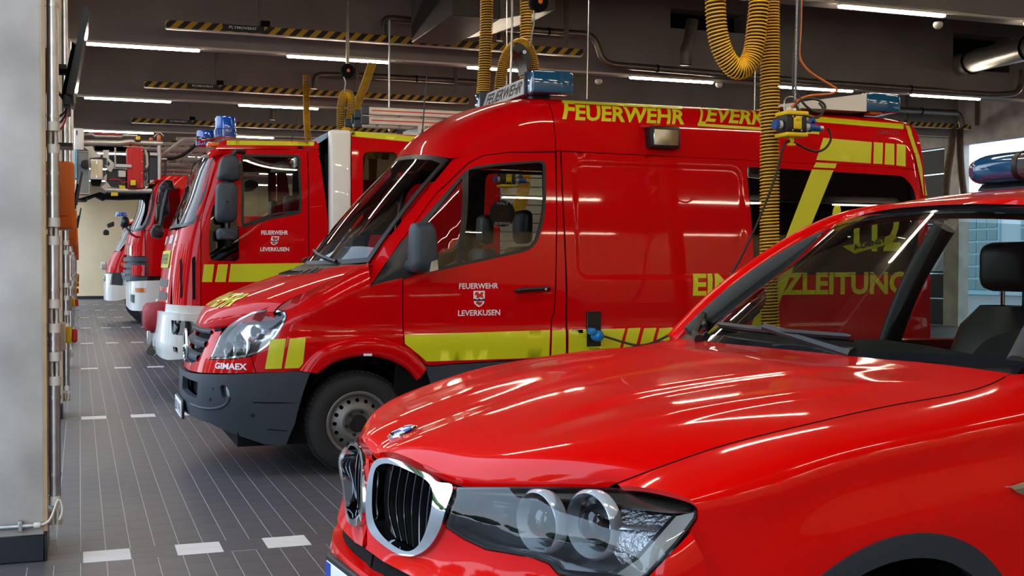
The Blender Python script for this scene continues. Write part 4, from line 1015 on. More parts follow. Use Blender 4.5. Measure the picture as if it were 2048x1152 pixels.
# emblem
ev = B_HOOD.inv([(806, 866)], (.35, 0.01)); ep = b_hood(np.array([ev[0][0]]), np.array([0.0]))[0]; en = B_HOOD.normal(np.array([[ev[0][0], 0.0]]))[0]
if en[2] < 0: en = -en
em = MB().lathe([(.030, .006), (.034, .008), (.041, .005), (.041, -.01)], ep, en, 36).build('emblem_ring', M['chrome'], suv)
u_ = Bn-en*(Bn@en); u_ /= np.linalg.norm(u_); w_ = np.cross(en, u_)
for k in range(4):
    t = np.linspace(k*PI/2, (k+1)*PI/2, 8); P_ = [ep+en*.0065]+[ep+en*.0065+.024*(math.cos(q)*u_+math.sin(q)*w_) for q in t]
    MB().prism(P_, -en*.004).build('emblem_quarter', M['white_film'] if k % 2 else M['sticker_blue'], em)
MB().lathe([(.024, .0055), (.0305, .0060), (.0305, -.004)], ep, en, 36).build('emblem_band', M['black'], em)
# ---- fender
_sd = fS(np.linspace(0, 1, 400))
_sx = lambda x: np.stack([np.interp(x, _sd[:, 0], _sd[:, 1]), np.interp(x, _sd[:, 0], _sd[:, 2])], -1)
_zc = spl([.42, .564, .752, .958, 1.343, 1.8], [.945, .963, 1.001, 1.03, 1.058, 1.075]); _lc = spl([.42, .5, .564, .752, 1.0, 1.343, 1.8], [.885, .908, .922, .935, .94, .935, .935])
def b_fend(x, t):
    s = _sx(np.clip(x, .374, 1.478)); ls, zs = s[:, 0], s[:, 1]; zc, lc = _zc(x), _lc(x); o = 0*x
    K = [0, .2, .45, .7, .76, 1.0, 1.4, 1.8]
    lm = np.stack([ls, ls+(lc-ls)*.34+.004, ls+(lc-ls)*.76+.012, lc, lc-.002, lc-.004+.012*sstep((x-.55)/.3), lc-.008, lc-.035], -1)
    zm = np.stack([zs, zs-(zs-zc)*.12+.002, zs-(zs-zc)*.45+.006, zc, zc-.022, zc-.11, zc-.26, zc-.45], -1)
    B_ = basis(K, t); return cw_(x, np.sum(B_*lm, 1), np.sum(B_*zm, 1))
B_FEND = Surf(b_fend, -1)
def f_s(px, g=(.9, .6)): return B_FEND.inv(px, g)
arch = [(1560, 1180), (1590, 1152), (1650, 1110), (1730, 1080), (1830, 1065), (1920, 1075), (2000, 1110), (2040, 1150), (2056, 1190)]
ac, ar_ = np.array([.965, .445]), .425
th = np.linspace(math.radians(-8), math.radians(188), 40)
def arch_pts(r): return [(ac[0]+r*math.cos(q), ac[1]+r*math.sin(q)) for q in th]
def xz_to_fend(pts):
    out = []
    for x, z in pts:
        t = np.linspace(.5, 1.8, 200); P = b_fend(np.full(200, x), t); out.append((x, float(np.interp(-z, -P[:, 2], t))))
    return np.array(out)
ao = xz_to_fend(arch_pts(ar_)); ai = xz_to_fend(arch_pts(ar_-.055))
sh = np.stack([np.linspace(.385, 1.47, 40), np.full(40, .010)], -1)
hr = f_s([(1398.5, 1021), (1396, 1038), (1380, 1062)], (.46, .7))
fo_ = np.vstack([sh, [(1.56, .05), (1.60, .4), (1.62, .8), (1.62, 1.3), (1.60, 1.55)], ao[ao[:, 0] < 1.6], [(.50, 1.62), (.44, 1.4)], hr[::-1], f_s([(1390, 1010), (1356, 989), (1292, 975.5), (1240, 972.5)], (.44, .3))])
both('fender', B_FEND, fo_, BR, suv, BM, step=.04, ret=.012)
both('wheel_arch_trim', B_FEND, np.vstack([ao, ai[::-1]]), M['plastic'], suv, BM, step=.05, off=.006, ret=.03)
MB_ = MB(); G = [[cw_(ac[0]+.40*math.cos(q), l, ac[1]+.40*math.sin(q)-.02) for q in np.linspace(-.3, PI+.3, 16)] for l in (.90, .5)]
pairB(MB_.grid(np.array(G)), 'wheel_housing', M['matte_black'], suv)
# chrome side blade at the fender's rear
q = f_s([(2014, 972), (2048, 962), (2075, 958), (2070, 985), (2045, 990), (2028, 984)], (1.3, .95)); panel('side_blade', B_FEND, q, M['chrome'], suv, off=.008, step=.03)
# ---- front face: lateral map through control points (thin-plate spline over the view of the front)
SW = {(1200, 1165), (1117, 1148), (1065, 1114), (972, 1098), (927, 1077), (890, 1053), (1100, 1060), (1000, 1040), (1200, 1060)}
ctl = [(914, 973, .37), (1050, 972.5, .53), (1220, 974, .67), (1291, 977, .73), (1355, 991, .81), (1389, 1011, .87), (1397, 1020, .885), (1394, 1037, .895), (1355, 1088, .90), (1299, 1148, .89), (1200, 1165, .845), (1117, 1148, .78), (1065, 1114, .72), (972, 1098, .60), (927, 1077, .52), (890, 1053, .44), (900, 1019, .41), (1100, 1060, .70), (1000, 1040, .56), (1200, 1060, .78), (1300, 1060, .85),
       (742, 980, .02), (760, 908, .06), (800, 914, .15), (880, 967, .33), (905, 978, .37), (890, 1050, .395), (850, 1105, .29), (800, 1110, .18), (755, 1070, .07), (810, 1010, .18), (860, 1020, .31)]
cc_ = [(.05, 0, .87), (.052, 0, .78), (.03, 0, .68), (.02, 0, .60), (.045, .25, .66), (.105, .45, .70), (.04, .25, .56), (.11, .5, .58), (.20, .68, .70), (.27, .82, .70), (.20, .72, .55), (.35, .895, .72), (.46, .925, .80), (.40, .92, .60), (.066, 0, .965), (.55, .935, .85), (.02, 0, .4), (.10, .55, .40), (.35, .88, .4)]
for x, l, z in cc_: p = proj(cw_(x, l, z)); ctl.append((p[0], p[1], l))
def swl(px, py):
    f = lambda l: (cb(px, py, l)-BO)@Bb-(.30*l+.10*max(0, l-.4)**2+.5*max(0, l-.45)**2)
    a_, b_ = .2, .93
    for _ in range(40):
        m_ = (a_+b_)/2
        if f(a_)*f(m_) <= 0: b_ = m_
        else: a_ = m_
    return (a_+b_)/2
ctl = [(q[0], q[1], swl(q[0], q[1])) if tuple(q[:2]) in SW else q for q in ctl]
ctl = np.array(ctl); _cp = ctl[:, :2]/1000.0
def _tps(r2): return np.where(r2 > 1e-12, r2*np.log(np.maximum(r2, 1e-12)), 0)
_K = _tps(((_cp[:, None]-_cp[None])**2).sum(-1))+np.eye(len(_cp))*2e-3; _Pm = np.c_[np.ones(len(_cp)), _cp]
_A = np.block([[_K, _Pm], [_Pm.T, np.zeros((3, 3))]]); _w = np.linalg.solve(_A, np.r_[ctl[:, 2], 0, 0, 0])
def lat(a, b):
    p = np.stack([a, b], -1); return _tps(((p[:, None]-_cp[None])**2).sum(-1)) @ _w[:-3]+np.c_[np.ones(len(a)), p] @ _w[-3:]
def b_face(a, b):
    d = _F+np.outer((a*1000-CX)/FPX, _R)+np.outer((CY-b*1000)/FPX, _U); l = np.maximum(lat(a, b), 0)
    t = (l-(CAMP-BO)@Bn)/(d@Bn); return CAMP+d*t[:, None]
B_FACE = Surf(b_face, -1)
K_ = lambda pts: np.asarray(pts, float)/1000.0
def l0(x, z): return proj(cw_(x, 0, z))
hlB = [(914, 974.5), (1050, 974), (1220, 975.5), (1291, 978.5), (1355, 992.5), (1387, 1012), (1394.5, 1021), (1391.5, 1037), (1353, 1088), (1297, 1148), (1255, 1185), (1200, 1165), (1117, 1148), (1099, 1127), (1065, 1114), (972, 1098), (927, 1077), (891.5, 1053), (901.5, 1019)]
kid = curve([(747, 944), (754, 927), (764, 918), (784, 916.5), (813, 925), (842, 940), (868, 954), (884, 968), (909, 975), (901, 1016), (890, 1050), (870, 1088), (847, 1108), (824, 1114), (796, 1105), (764, 1082), (747, 1062), (740, 1030), (740, 985)], 70, True)
kin = curve([(756, 948), (763, 933), (776, 927), (800, 931), (840, 949), (864, 966), (873, 985), (871, 1020), (860, 1060), (845, 1090), (825, 1103), (800, 1094), (775, 1074), (757, 1045), (752, 1000)], 60, True)
cl = [l0(.05, z) for z in (.955, .93, .90, .87, .84, .80, .76, .735)]
slot_t = [tuple(l0(.045, .725)), (765, 1122), (824, 1153), (880, 1178), (950, 1200)]
bum = [tuple(q) for q in cl]+slot_t+[(1020, 1225), (1200, 1240), (1330, 1230), (1410, 1215), (1428, 1190), (1410, 1120), (1382, 1064), (1356, 1092), (1300, 1151), (1257, 1189), (1199, 1168), (1115, 1150.5), (1097, 1129.5), (1064, 1116.5), (971, 1100.5), (926, 1079.5), (889.5, 1055), (899.5, 1018), (912, 973.5), (886, 971), (868, 956), (842, 942), (813, 927), (784, 918), (764, 919.5), (752, 925)]
both('front_bumper', B_FACE, K_(bum), BR, suv, BM, holes=[K_(inset(kid, 1.5))], step=.014, ret=.012)
both('kidney_frame', B_FACE, K_(kid), M['chrome'], suv, BM, holes=[K_(kin)], step=.008, off=.012, ret=.035)
both('kidney_recess', Surf(lambda a, b: b_face(a, b)+Bb*.06, -1), K_(inset(kid, -4)), M['matte_black'], suv, BM, step=.02, ret=0)
for k in range(7):
    t = (k+.8)/7.6; tp = [(762+t*112, 922+t*52), (750+t*118, 1010+t*4), (768+t*88, 1092+t*14-34*abs(t-.6))]
    cv = K_(curve(tp, 14)); P_ = b_face(cv[:, 0], cv[:, 1])+Bb*.022; G = np.array([P_+Bn*-.002, P_+Bb*-.0+Bn*.002, P_+Bb*.03+Bn*.003, P_+Bb*.03-Bn*.003])
    pairB(MB().grid(G.transpose(1, 0, 2), closed=True), 'grille_slat', M['black'], suv)
    pairB(MB().tube(P_-Bb*.002, .0022, 5), 'slat_edge', M['dark_chrome'], suv)
# slot between kidneys and plate, lower bumper, plate
lowf = [tuple(l0(.045, .725))]+slot_t[1:]+[(1020, 1225), (1010, 1290), (900, 1270), (800, 1225), tuple(l0(.03, .665))]
both('upper_air_slot', Surf(lambda a, b: b_face(a, b)+Bb*.03, -1), K_(lowf), M['matte_black'], suv, BM, step=.02, ret=0)
def lowband(z0, z1, x0, mt, nm, lmax=.93):
    ls = np.linspace(-lmax, lmax, 41); G = []
    for z, dx in ((z1, .03), (z1-.004, 0.0), ((z0+z1)/2, -.008), (z0+.004, 0.0), (z0, .03)):
        G.append(cw_(x0+dx+.40*np.abs(ls/.93)**2.6, ls, np.full(41, z)))
    return MB().grid(np.array(G)).build(nm, mt, suv, 60)
lowband(.60, .672, .036, BR, 'bumper_bar'); lowband(.36, .60, .050, M['plastic'], 'lower_bumper'); lowband(.25, .36, .07, M['black'], 'front_skirt')
pb = bpy.data.objects.new('licence_plate', None); COL.objects.link(pb); pb.parent = suv; pb.location = [float(c) for c in cw_(0, 0, .6)-world_loc(suv)]
def cbox(x0, x1, l0_, l1, z0, z1, bev=0.0, seg=1):
    Mx = Matrix(((Bb[0], Bn[0], 0, BO[0]), (Bb[1], Bn[1], 0, BO[1]), (0, 0, 1, 0), (0, 0, 0, 1)))
    return MB().box((x0, min(l0_, l1), z0), (x1, max(l0_, l1), z1), bev, seg, Mx)
cbox(.022, .044, -.275, .275, .512, .655, .005).build('plate_holder', M['black'], pb)
cbox(.018, .023, -.26, .26, .527, .640, .003).build('plate', M['white_film'], pb)
cbox(.0165, .0185, -.258, -.215, .529, .638).build('plate_band', M['sticker_blue'], pb)
# ---- headlight
HB = K_(hlB); HBi = K_(inset(hlB, 2.5))
fb = lambda d: Surf(lambda a, b: b_face(a, b)+Bb*d-Bn*d*.35, -1)
for yy in (None, BM):
    h_ = bpy.data.objects.new('headlight', None); COL.objects.link(h_); h_.parent = suv
    def hp(nm, pts, mt, d=0.0, off=0.0, ret=.006, step=.015, holes=()): return panel(nm, fb(d), K_(pts), M[mt], h_, off=off, ret=ret, step=step, holes=holes, yc=yy)
    panel('lamp_seal', B_FACE, HB, M['black'], h_, holes=[K_(inset(hlB, 5))], step=.012, off=.001, yc=yy)
    panel('lamp_bowl', fb(.085), K_(inset(hlB, 3)), mat('lamp_bowl_dark', (30, 36, 40), .25, coat=.5) if yy is None else bpy.data.materials['lamp_bowl_dark'], h_, step=.02, ret=-.03, yc=yy)
    panel('lens', B_FACE, HBi, M['lens'], h_, step=.014, off=.003, ret=0, yc=yy)
    hp('lamp_brow', curve([(922, 979), (1080, 979), (1220, 981), (1300, 986), (1360, 1000), (1384, 1014)], 20).tolist()+curve([(1384, 1017), (1345, 1025), (1270, 1018), (1180, 1006), (1080, 998), (920, 988)], 20).tolist(), 'brow', .018)
    hp('lamp_eyebrow', [(921, 989), (1080, 999), (1180, 1007), (1270, 1019), (1270, 1023), (1180, 1012), (1080, 1004), (919, 993)], 'reflector', .03)
    hp('side_reflector', [(1345, 1034), (1383, 1026), (1386, 1036), (1348, 1086), (1296, 1143), (1262, 1160), (1225, 1150), (1270, 1120)], 'side_refl', .012)
    hp('reflector_rim', [(1338, 1030), (1345, 1034), (1272, 1121), (1226, 1146), (1215, 1146), (1262, 1116)], 'black', .014)
    hp('indicator_bowl', [(1212, 1020), (1300, 1024), (1332, 1032), (1262, 1112), (1215, 1138), (1195, 1112), (1205, 1060)], 'facet', .045)
    hp('indicator_bar', [(1196, 1054), (1300, 1056), (1306, 1066), (1196, 1064)], 'reflector', .035)
    hp('lamp_lower_strip', [(903, 1053), (935, 1072), (980, 1091), (1070, 1107), (1105, 1120), (1150, 1136), (1210, 1146), (1210, 1150), (1120, 1141), (1096, 1123), (1062, 1111), (970, 1095), (925, 1075)], 'reflector', .012)
    for px, py, rr, l in ((1040, 1050, .070, .60), (1144, 1056, .073, .71)):
        a_ = b_face(np.array([px/1000]), np.array([py/1000]))[0]+Bb*.06-Bn*.01
        ax = -Bb+Bn*.25
        mb1 = MB().lathe([(rr*.80, -.01), (rr, -.012), (rr*1.04, .012), (rr*.94, .02), (rr*.9, .012), (rr*.80, -.01)], a_, ax, 40, cap=False)
        mb2 = MB().lathe([(rr*.62, -.03), (rr*.58, .004), (rr*.40, .022), (rr*.2, .030), (0.0, .032)], a_, ax, 32)
        mb3 = MB().lathe([(rr*.80, -.008), (rr*.64, -.03), (0, -.035)], a_, ax, 32)
        for mb, nm, mt in ((mb1, 'lamp_ring', 'ring'), (mb2, 'projector_lens', 'dark_lens'), (mb3, 'projector_bowl', 'dark_chrome')):
            (mb if yy is None else bm_mb(mb)).build(nm, M[mt], h_, 50)
wash = [(1012, 1132), (1058, 1128), (1066, 1142), (1062, 1158), (1000, 1152)]
# ---- windscreen, cowl, pillars, roof
def b_wx(l, z): u = z-1.21; return 1.385+1.36*u-.18*u*(.43-u)+(.27+.35*u)*l**2
B_WS = Surf(lambda l, z: cw_(b_wx(l, z), l, z), 1)
wo = np.array([(-.78, 1.205), (-.72, 1.33), (-.645, 1.47), (-.565, 1.60), (-.45, 1.622), (-.2, 1.64), (0, 1.644), (.2, 1.64), (.45, 1.622), (.565, 1.60), (.645, 1.47), (.72, 1.33), (.78, 1.205), (.5, 1.195), (0, 1.19), (-.5, 1.195)])
B_WS.side = -1 if B_WS.normal(np.array([[0, 1.4]]))[0]@Bb > 0 else 1
panel('windscreen', B_WS, inset(wo, .012), M['glass'], suv, step=.05, off=-.001, ret=0)
panel('windscreen_band', B_WS, wo, M['dark_lens'], suv, holes=[inset(wo, .02)], step=.04, off=.001, ret=.01)
ls = np.linspace(-.76, .76, 41); e0 = cw_(1.345+.20*ls**2, ls, 1.175+0*ls); e1 = cw_(b_wx(ls, 1.20)+.02, ls, 1.212+0*ls)
MB().grid(np.array([e0-Bz*.01, e0*.6+e1*.4-Bz*.012, e1])).build('cowl', M['black'], suv)
def wiper(p0, p1, lift, nm):
    t = np.linspace(0, 1, 20); L = p0[0]+(p1[0]-p0[0])*t; Z = p0[1]+(p1[1]-p0[1])*t; ab = np.stack([L, Z], -1); P_ = B_WS(ab)+B_WS.normal(ab)*.022
    b_ = MB().tube(P_, np.r_[.004, np.full(18, .010), .004], 6).build('wiper_blade', M['black'], suv)
    MB().tube(B_WS(ab)+B_WS.normal(ab)*.006, .004, 5).build('wiper_rubber', M['matte_black'], b_)
    return P_
P_ = wiper((-.46, 1.235), (.25, 1.232), 0, 'w'); mid = P_[9]
MB().tube([mid+B_WS.normal(np.array([[0, 1.24]]))[0]*.012, mid+Bn*.12-Bz*.01, cw_(1.40, .28, 1.20)], [.012, .014, .02], 8).build('wiper_arm', M['black'], suv)
P_ = wiper((-.72, 1.26), (-.56, 1.225), 0, 'w'); MB().tube([P_[8]+Bz*.012, cw_(1.43, -.55, 1.215), cw_(1.40, -.48, 1.20)], [.014, .013, .018], 8).build('wiper_arm', M['black'], suv)
# pillars and roof sides: (x,l,z) rails
def rail(pts, r, nm, mt, flat=1.0, n=10):
    c = curve(np.array(pts), 30); P_ = cw_(c[:, 0], c[:, 1], c[:, 2]); mb = MB().tube(P_, r, n); return pairB(mb, nm, mt, suv, 60)
rail([(1.53, .825, 1.17), (1.66, .785, 1.305), (1.87, .705, 1.475), (2.09, .63, 1.60), (2.35, .605, 1.655), (2.9, .605, 1.68), (3.6, .60, 1.655), (4.3, .57, 1.58)], .038, 'roof_pillar', BR)
rail([(1.54, .735, 1.20), (1.72, .685, 1.36), (1.95, .61, 1.51), (2.10, .57, 1.575)], .036, 'pillar_trim', M['dash'])
rail([(2.62, .89, 1.10), (2.66, .79, 1.38), (2.70, .655, 1.61)], .045, 'door_pillar', M['black'])
rail([(3.52, .87, 1.10), (3.58, .76, 1.38), (3.55, .63, 1.61)], .05, 'door_pillar', M['black'])
rail([(4.42, .80, 1.06), (4.36, .70, 1.35), (4.15, .60, 1.60)], .07, 'rear_pillar', BR)
xr = np.linspace(1.93, 4.45, 40); lr = np.linspace(-1, 1, 31)
zr = spl([1.93, 2.2, 2.6, 3.2, 3.9, 4.45], [1.648, 1.697, 1.730, 1.733, 1.695, 1.61])
MB().grid(np.array([cw_(np.maximum(np.full(31, x), b_wx(lr*.58, np.full(31, 1.635))), lr*.61, zr(x)-.055*np.abs(lr)**2.6) for x in xr])).build('roof', BR, suv, 60)
MB().grid(np.array([cw_(np.full(31, x), lr*.58, zr(x)-.03-.05*np.abs(lr)**2.6) for x in xr[2:]])).build('headliner', M['dash'], suv, 60)
# lower body side with doors, belt, side windows, tail
def b_low(x, z): 
    l = .935-.055*np.clip((z-.95)/.2, 0, 1.2)**2-.02*np.clip((.6-z)/.3, 0, 1)-.16*np.clip((x-4.1)/.5, 0, 1.1)**2
    return cw_(x, l, z)
B_LOW = Surf(b_low, 1)
for nm, x0, x1 in (('front_door', 1.63, 2.62), ('rear_door', 2.63, 3.55)):
    both(nm, B_LOW, rnd([(x0, .38), (x1, .38), (x1, 1.13), (x0, 1.15)], .03), BR, suv, BM, step=.1)
th = np.linspace(0, PI, 20); wxr = .94+2.81
both('rear_quarter', B_LOW, np.vstack([[(3.56, .55), (3.56, 1.12), (4.55, 1.08), (4.62, .9), (4.62, .5), (wxr+.42, .40)], [(wxr+.42*math.cos(q), .37+.42*math.sin(q)) for q in th]]), BR, suv, BM, step=.1)
both('sill', B_LOW, [(1.38, .25), (3.35, .25), (3.35, .375), (1.42, .375)], M['plastic'], suv, BM, step=.15, off=.005)
for x0, x1, x2, x3 in ((1.66, 2.60, 2.66, 2.12), (2.68, 3.48, 3.52, 2.74), (3.58, 4.36, 4.15, 3.60)):
    q = cw_(np.array([x0, x1, x2, x3]), np.array([.88, .88, .625, .615]), np.array([1.15, 1.12, 1.62, 1.63])); pairB(MB().add(q, [(0, 1, 2, 3)]), 'side_window', M['glass'], suv)
lt = np.linspace(-.78, .78, 25)
MB().grid(np.array([cw_(4.50+0*lt-.12*np.abs(lt/.78)**3+dx, lt*k, np.full(25, z)) for z, dx, k in ((.35, .08, 1.0), (.6, .12, 1.02), (.9, .10, 1.0), (1.08, .05, .98))])).build('tailgate', BR, suv, 60)
MB().grid(np.array([cw_(4.50+0*lt-.10*np.abs(lt/.78)**3+dx, lt*k, np.full(25, z)) for z, dx, k in ((1.09, .02, .95), (1.35, -.09, .85), (1.60, -.30, .74))])).build('rear_window', M['glass'], suv, 60)
cbox(.35, 4.4, -.8, .8, .22, .50).build('underbody', M['matte_black'], suv); cbox(.35, 1.3, -.6, .6, .5, .85).build('engine_bay', M['matte_black'], suv)
for wx in (.965, .965+2.81):
    for sg in (1, -1):
        c = cw_(wx, sg*.915, .365); w = wheel('wheel', (c[0], c[1], c[2]), .365, .235, .24, suv, -sg, 'alloy', rimmat=M['alu'])
        w.rotation_euler = (0, 0, BPSI)
# far mirror cap and near mirror
mc = cb(1478, 594, -1.02)
mb = MB(); t = np.linspace(0, 2*PI, 21)[:-1]; G = []
for d, k in ((-.085, .05), (-.08, .45), (-.06, .78), (-.02, .97), (.03, 1.0), (.05, .95), (.05, .1)): G.append([mc+Bb*d+Bn*(k*.115*math.cos(q))+Bz*(k*.075*math.sin(q)) for q in t])
pairB(MB().grid(np.array(G), closed=True), 'wing_mirror', BR, suv, 60)
pairB(MB().tube([mc+Bn*.10-Bz*.04, cw_(1.72, -.89, 1.14)], [.03, .035], 8), 'mirror_arm', M['black'], suv)
# interior
MB().grid(np.array([cw_(1.42+.22*ls**2+dx, ls*.97, np.full(41, 1.185+dz)+.012*np.cos(ls*9)*(dx > .2)) for dx, dz in ((.03, 0.0), (.15, .012), (.35, .02), (.5, .0), (.54, -.06), (.52, -.3))])).build('dashboard', M['dash'], suv, 60)
p = cw_(1.97, .38, 1.20); MB().lathe([(0, .06), (.12, .055), (.16, .02), (.17, -.03)], p-Bz*.02, Bz*.9-Bb*.3, 24).build('instrument_hood', M['dash'], suv)
for sg in (1, -1):
    st = bpy.data.objects.new('front_seat', None); COL.objects.link(st); st.parent = suv; st.location = [float(c) for c in cw_(2.5, sg*.37, .5)-world_loc(suv)]
    cbox(2.15, 2.65, sg*.37-.25, sg*.37+.25, .50, .68, .06, 3).build('cushion', M['black'], st)
    mb = MB(); G = []
    for z, hw, xo in ((.62, .22, .02), (.8, .25, .08), (1.05, .255, .14), (1.22, .22, .19), (1.30, .14, .215)):
        G.append([cw_(2.55+xo+a_*.07, sg*.37+b_*hw, z) for a_, b_ in ((-1, -.7), (-1, .7), (-.3, 1), (.6, .9), (1, .6), (1, -.6), (.6, -.9), (-.3, -1))])
    MB().grid(np.array(G), closed=True).build('backrest', M['black'], st, 60)
    cbox(2.70, 2.82, sg*.37-.135, sg*.37+.135, 1.355, 1.545, .05, 3).build('headrest', M['black'], st)
    for o_ in (-.05, .05): MB().cyl(cw_(2.765, sg*.37+o_, 1.25), cw_(2.765, sg*.37+o_, 1.40), .008, 8).build('headrest_post', M['chrome'], st)
cbox(3.35, 3.55, -.62, .62, .6, 1.28, .06, 2).build('rear_seat', M['black'], suv)
for sg in (1, -1, 0): cbox(3.50, 3.60, sg*.36-.12, sg*.36+.12, 1.28, 1.45, .04, 2).build('rear_headrest', M['black'], suv)
a = np.linspace(0, 2*PI, 33)[:-1]; ax = -Bb*.9+Bz*.43; u_ = Bn; w_ = np.cross(ax, u_); sc = cw_(2.07, .38, 1.06)
MB().tube([sc+.185*(math.cos(t)*u_+math.sin(t)*w_) for t in a], .016, 8, closed=True).build('steering_wheel', M['black'], suv)
cd = B_WS.inv([(1676, 478), (1745, 466), (1776, 453), (1786, 459), (1770, 472), (1700, 492)], (-.2, 1.55))
panel('duty_card', B_WS, cd, M['safety_yellow'], suv, off=-.03, step=.05, ret=.002)
decal_text('duty_card_text', 'A-DIENST', B_WS, [(1700, 487), (1764, 471), (1762, 461), (1698, 477)], M['black_film'], suv, (-.2, 1.55), off=-.027, bold=.02)
# roof light bar
lbB = bpy.data.objects.new('roof_light_bar', None); COL.objects.link(lbB); lbB.parent = suv; lbB.location = [float(c) for c in cw_(2.87, 0, 1.8)-world_loc(suv)]
def lbsec(l, k):   # superellipse section in x,z
    t = np.linspace(0, 2*PI, 29)[:-1]; cx_, cz_, ax_, az_ = 2.87, 1.832, .155*k[0], .064*k[1]
    return [cw_(cx_+ax_*math.copysign(abs(math.cos(q))**.7, math.cos(q)), l, cz_+k[2]+az_*math.copysign(abs(math.sin(q))**.7, math.sin(q))) for q in t]
blue = [(.60, (.25, .15, -.02)), (.595, (.6, .5, -.012)), (.57, (.85, .82, -.004)), (.52, (.97, .96, 0)), (.44, (1, 1, 0)), (.34, (1, 1.0, 0))]
for s_ in (1, -1): MB().grid(np.array([lbsec(s_*l, k) for l, k in blue]), closed=True).build('blue_lens', M['teal_lens'], lbB, 60)
MB().grid(np.array([lbsec(l, (1.0, 1.0, 0)) for l in np.linspace(-.32, .32, 9)]), closed=True).build('bar_centre', M['smoke'], lbB, 60)
for s_ in (1, -1): MB().grid(np.array([lbsec(s_*l, (1.02, 1.03, 0)) for l in (.318, .342)]), closed=True).build('bar_band', M['black'], lbB, 60)
for s_ in (1, -1): cbox(2.76, 2.98, s_*.42-.14, s_*.42+.14, 1.69, 1.775, .02).build('bar_foot', M['black'], lbB)
# ================================================================== fire engine behind the van
def nose_factory(yc, hw, plan, xb, tuck=None):
    plan = np.array(plan, float); s = np.r_[0, np.cumsum(np.linalg.norm(np.diff(plan*[1, hw], axis=0), axis=1))]
    fx, fy = spl(s, plan[:, 0]), spl(s, plan[:, 1])
    def fn(a, z): k = 1-(tuck(z) if tuck else 0*z); return np.stack([xb(z)+fx(a), yc-hw*fy(a)*k, z], -1)
    return Surf(fn, 1), s[-1]
def node(name, parent, loc=None):
    o = bpy.data.objects.new(name, None); COL.objects.link(o); o.parent = parent
    if loc is not None: o.location = [float(c) for c in np.array(loc)-world_loc(parent)]
    return o
def ybox(px0, py0, px1, py1, y0, y1, bev=0.0, seg=1):
    """box whose near face (at y0) fills the given pixel rectangle"""
    a, b = PY(px0, py0, y0), PY(px1, py1, y0); return MB().box((a[0], y0, b[2]), (b[0], y1, a[2]), bev, seg)
def yprism(pts, y0, dy): return MB().prism([PY(a, b, y0) for a, b in pts], (0, dy, 0))
def loft_y(pts, y0, prof):
    c3 = np.array([PY(a, b, y0) for a, b in pts]); cm = c3.mean(0); return MB().grid(np.array([cm+(c3-cm)*k+[0, d, 0] for d, k in prof]), closed=True)
RND = ((-.0, .05), (-.0, .8), (.02, .93), (.06, 1.0), (.16, 1.0), (.2, .92), (.21, .05))
TC, THW = 14.70, 1.19
eng = thing('fire_engine', 'red fire engine with blue beacon, ladders on roof and white corner column', 'truck', (3.5, TC, 0))
TR = M['truck_red']
t_xb = spl([.3, .6, .9, 1.3, 1.6, 1.88, 2.3, 2.72, 2.82, 2.9], [.93, .90, .90, .93, .97, 1.03, 1.18, 1.34, 1.46, 1.70])
T_N, T_S1 = nose_factory(TC, THW, [(0, 0), (.01, .4), (.035, .7), (.08, .87), (.16, .96), (.28, .995), (.45, 1.0), (1.2, 1.0), (2.0, 1.0)], t_xb, lambda z: .028*np.clip((z-1.5)/1.3, 0, 1.3)**1.5)
t_ = lambda px, g=(1.9, 1.8): T_N.inv(px, g)
# near shell: door, corner, cab rear
win = rnd([(484, 310), (600, 311.5), (601.5, 426), (540, 437), (485, 455)], [4, 10, 10, 10, 4]); lowwin = rnd([(425, 412), (440, 404), (478, 450), (479, 516), (472, 523), (424, 521), (419, 513)], [3, 3, 4, 8, 8, 8, 6])
doorT = [(440, 299), (403, 440), (402.5, 600), (402.5, 640), (616, 640), (617, 511), (615.5, 299)]
DT = t_(dens(doorT, 30), (1.9, 2.0)); WT = t_(win, (1.9, 2.2)); LWT = t_(lowwin, (1.5, 1.7))
both('cab_door', T_N, DT, TR, eng, TC, holes=[WT, LWT], step=.06, ret=.02)
both('window_frame', T_N, t_(inset(win, -2.0), (1.9, 2.2)), M['black'], eng, TC, holes=[t_(inset(win, 3), (1.9, 2.2))], step=.06, off=.003, ret=.02)
both('door_window', T_N, t_(inset(win, 1), (1.9, 2.2)), M['glass'], eng, TC, step=.1, off=-.004, ret=0)
both('lower_window', T_N, t_(inset(lowwin, .5), (1.5, 1.7)), M['dark_glass'], eng, TC, step=.1, off=-.004, ret=0)
bar = [(486, 452), (505, 441), (540, 428), (560, 424), (600, 421), (600, 425), (560, 428), (541, 433), (506, 446), (489, 455)]
stripe('window_sill_bar', T_N, bar, (1.9, 2.0), eng, mt='black', off=.004)
both('cab_back_panel', T_N, t_(dens([(617.5, 299), (638, 299), (656, 440), (656, 640), (618.5, 640), (619, 511)], 30), (2.4, 2.0)), TR, eng, TC, step=.08)
rf = t_([(440, 297.5), (639, 297), (640, 290), (634, 283), (452, 279.5), (440, 283), (430, 290), (423, 305), (403, 375), (387, 446), (399, 446)], (1.5, 2.7))
both('cab_pillar', T_N, t_(dens([(439, 297.5), (401.5, 439), (388, 448), (404, 375), (421, 306), (428, 296)], 12), (1.2, 2.4)), TR, eng, TC, step=.05)
both('cab_corner', T_N, t_(dens([(387, 448), (401, 441), (401, 600), (401, 622), (362, 622), (345, 618), (345, 480), (352, 462)], 20), (1.1, 1.5)), TR, eng, TC, step=.05)
Zl = lambda px, g=(.5, 1.5): float(t_([px], g)[0][1])
fz0, fz1 = .83, 1.86; sc_ = t_([(346, 540)], (.9, 1.4))[0][0]
both('front_panel', T_N, [(0, fz0), (sc_, fz0+.02), (sc_, fz1-.06), (sc_*.6, fz1), (0, fz1+.01)], TR, eng, TC, step=.07)
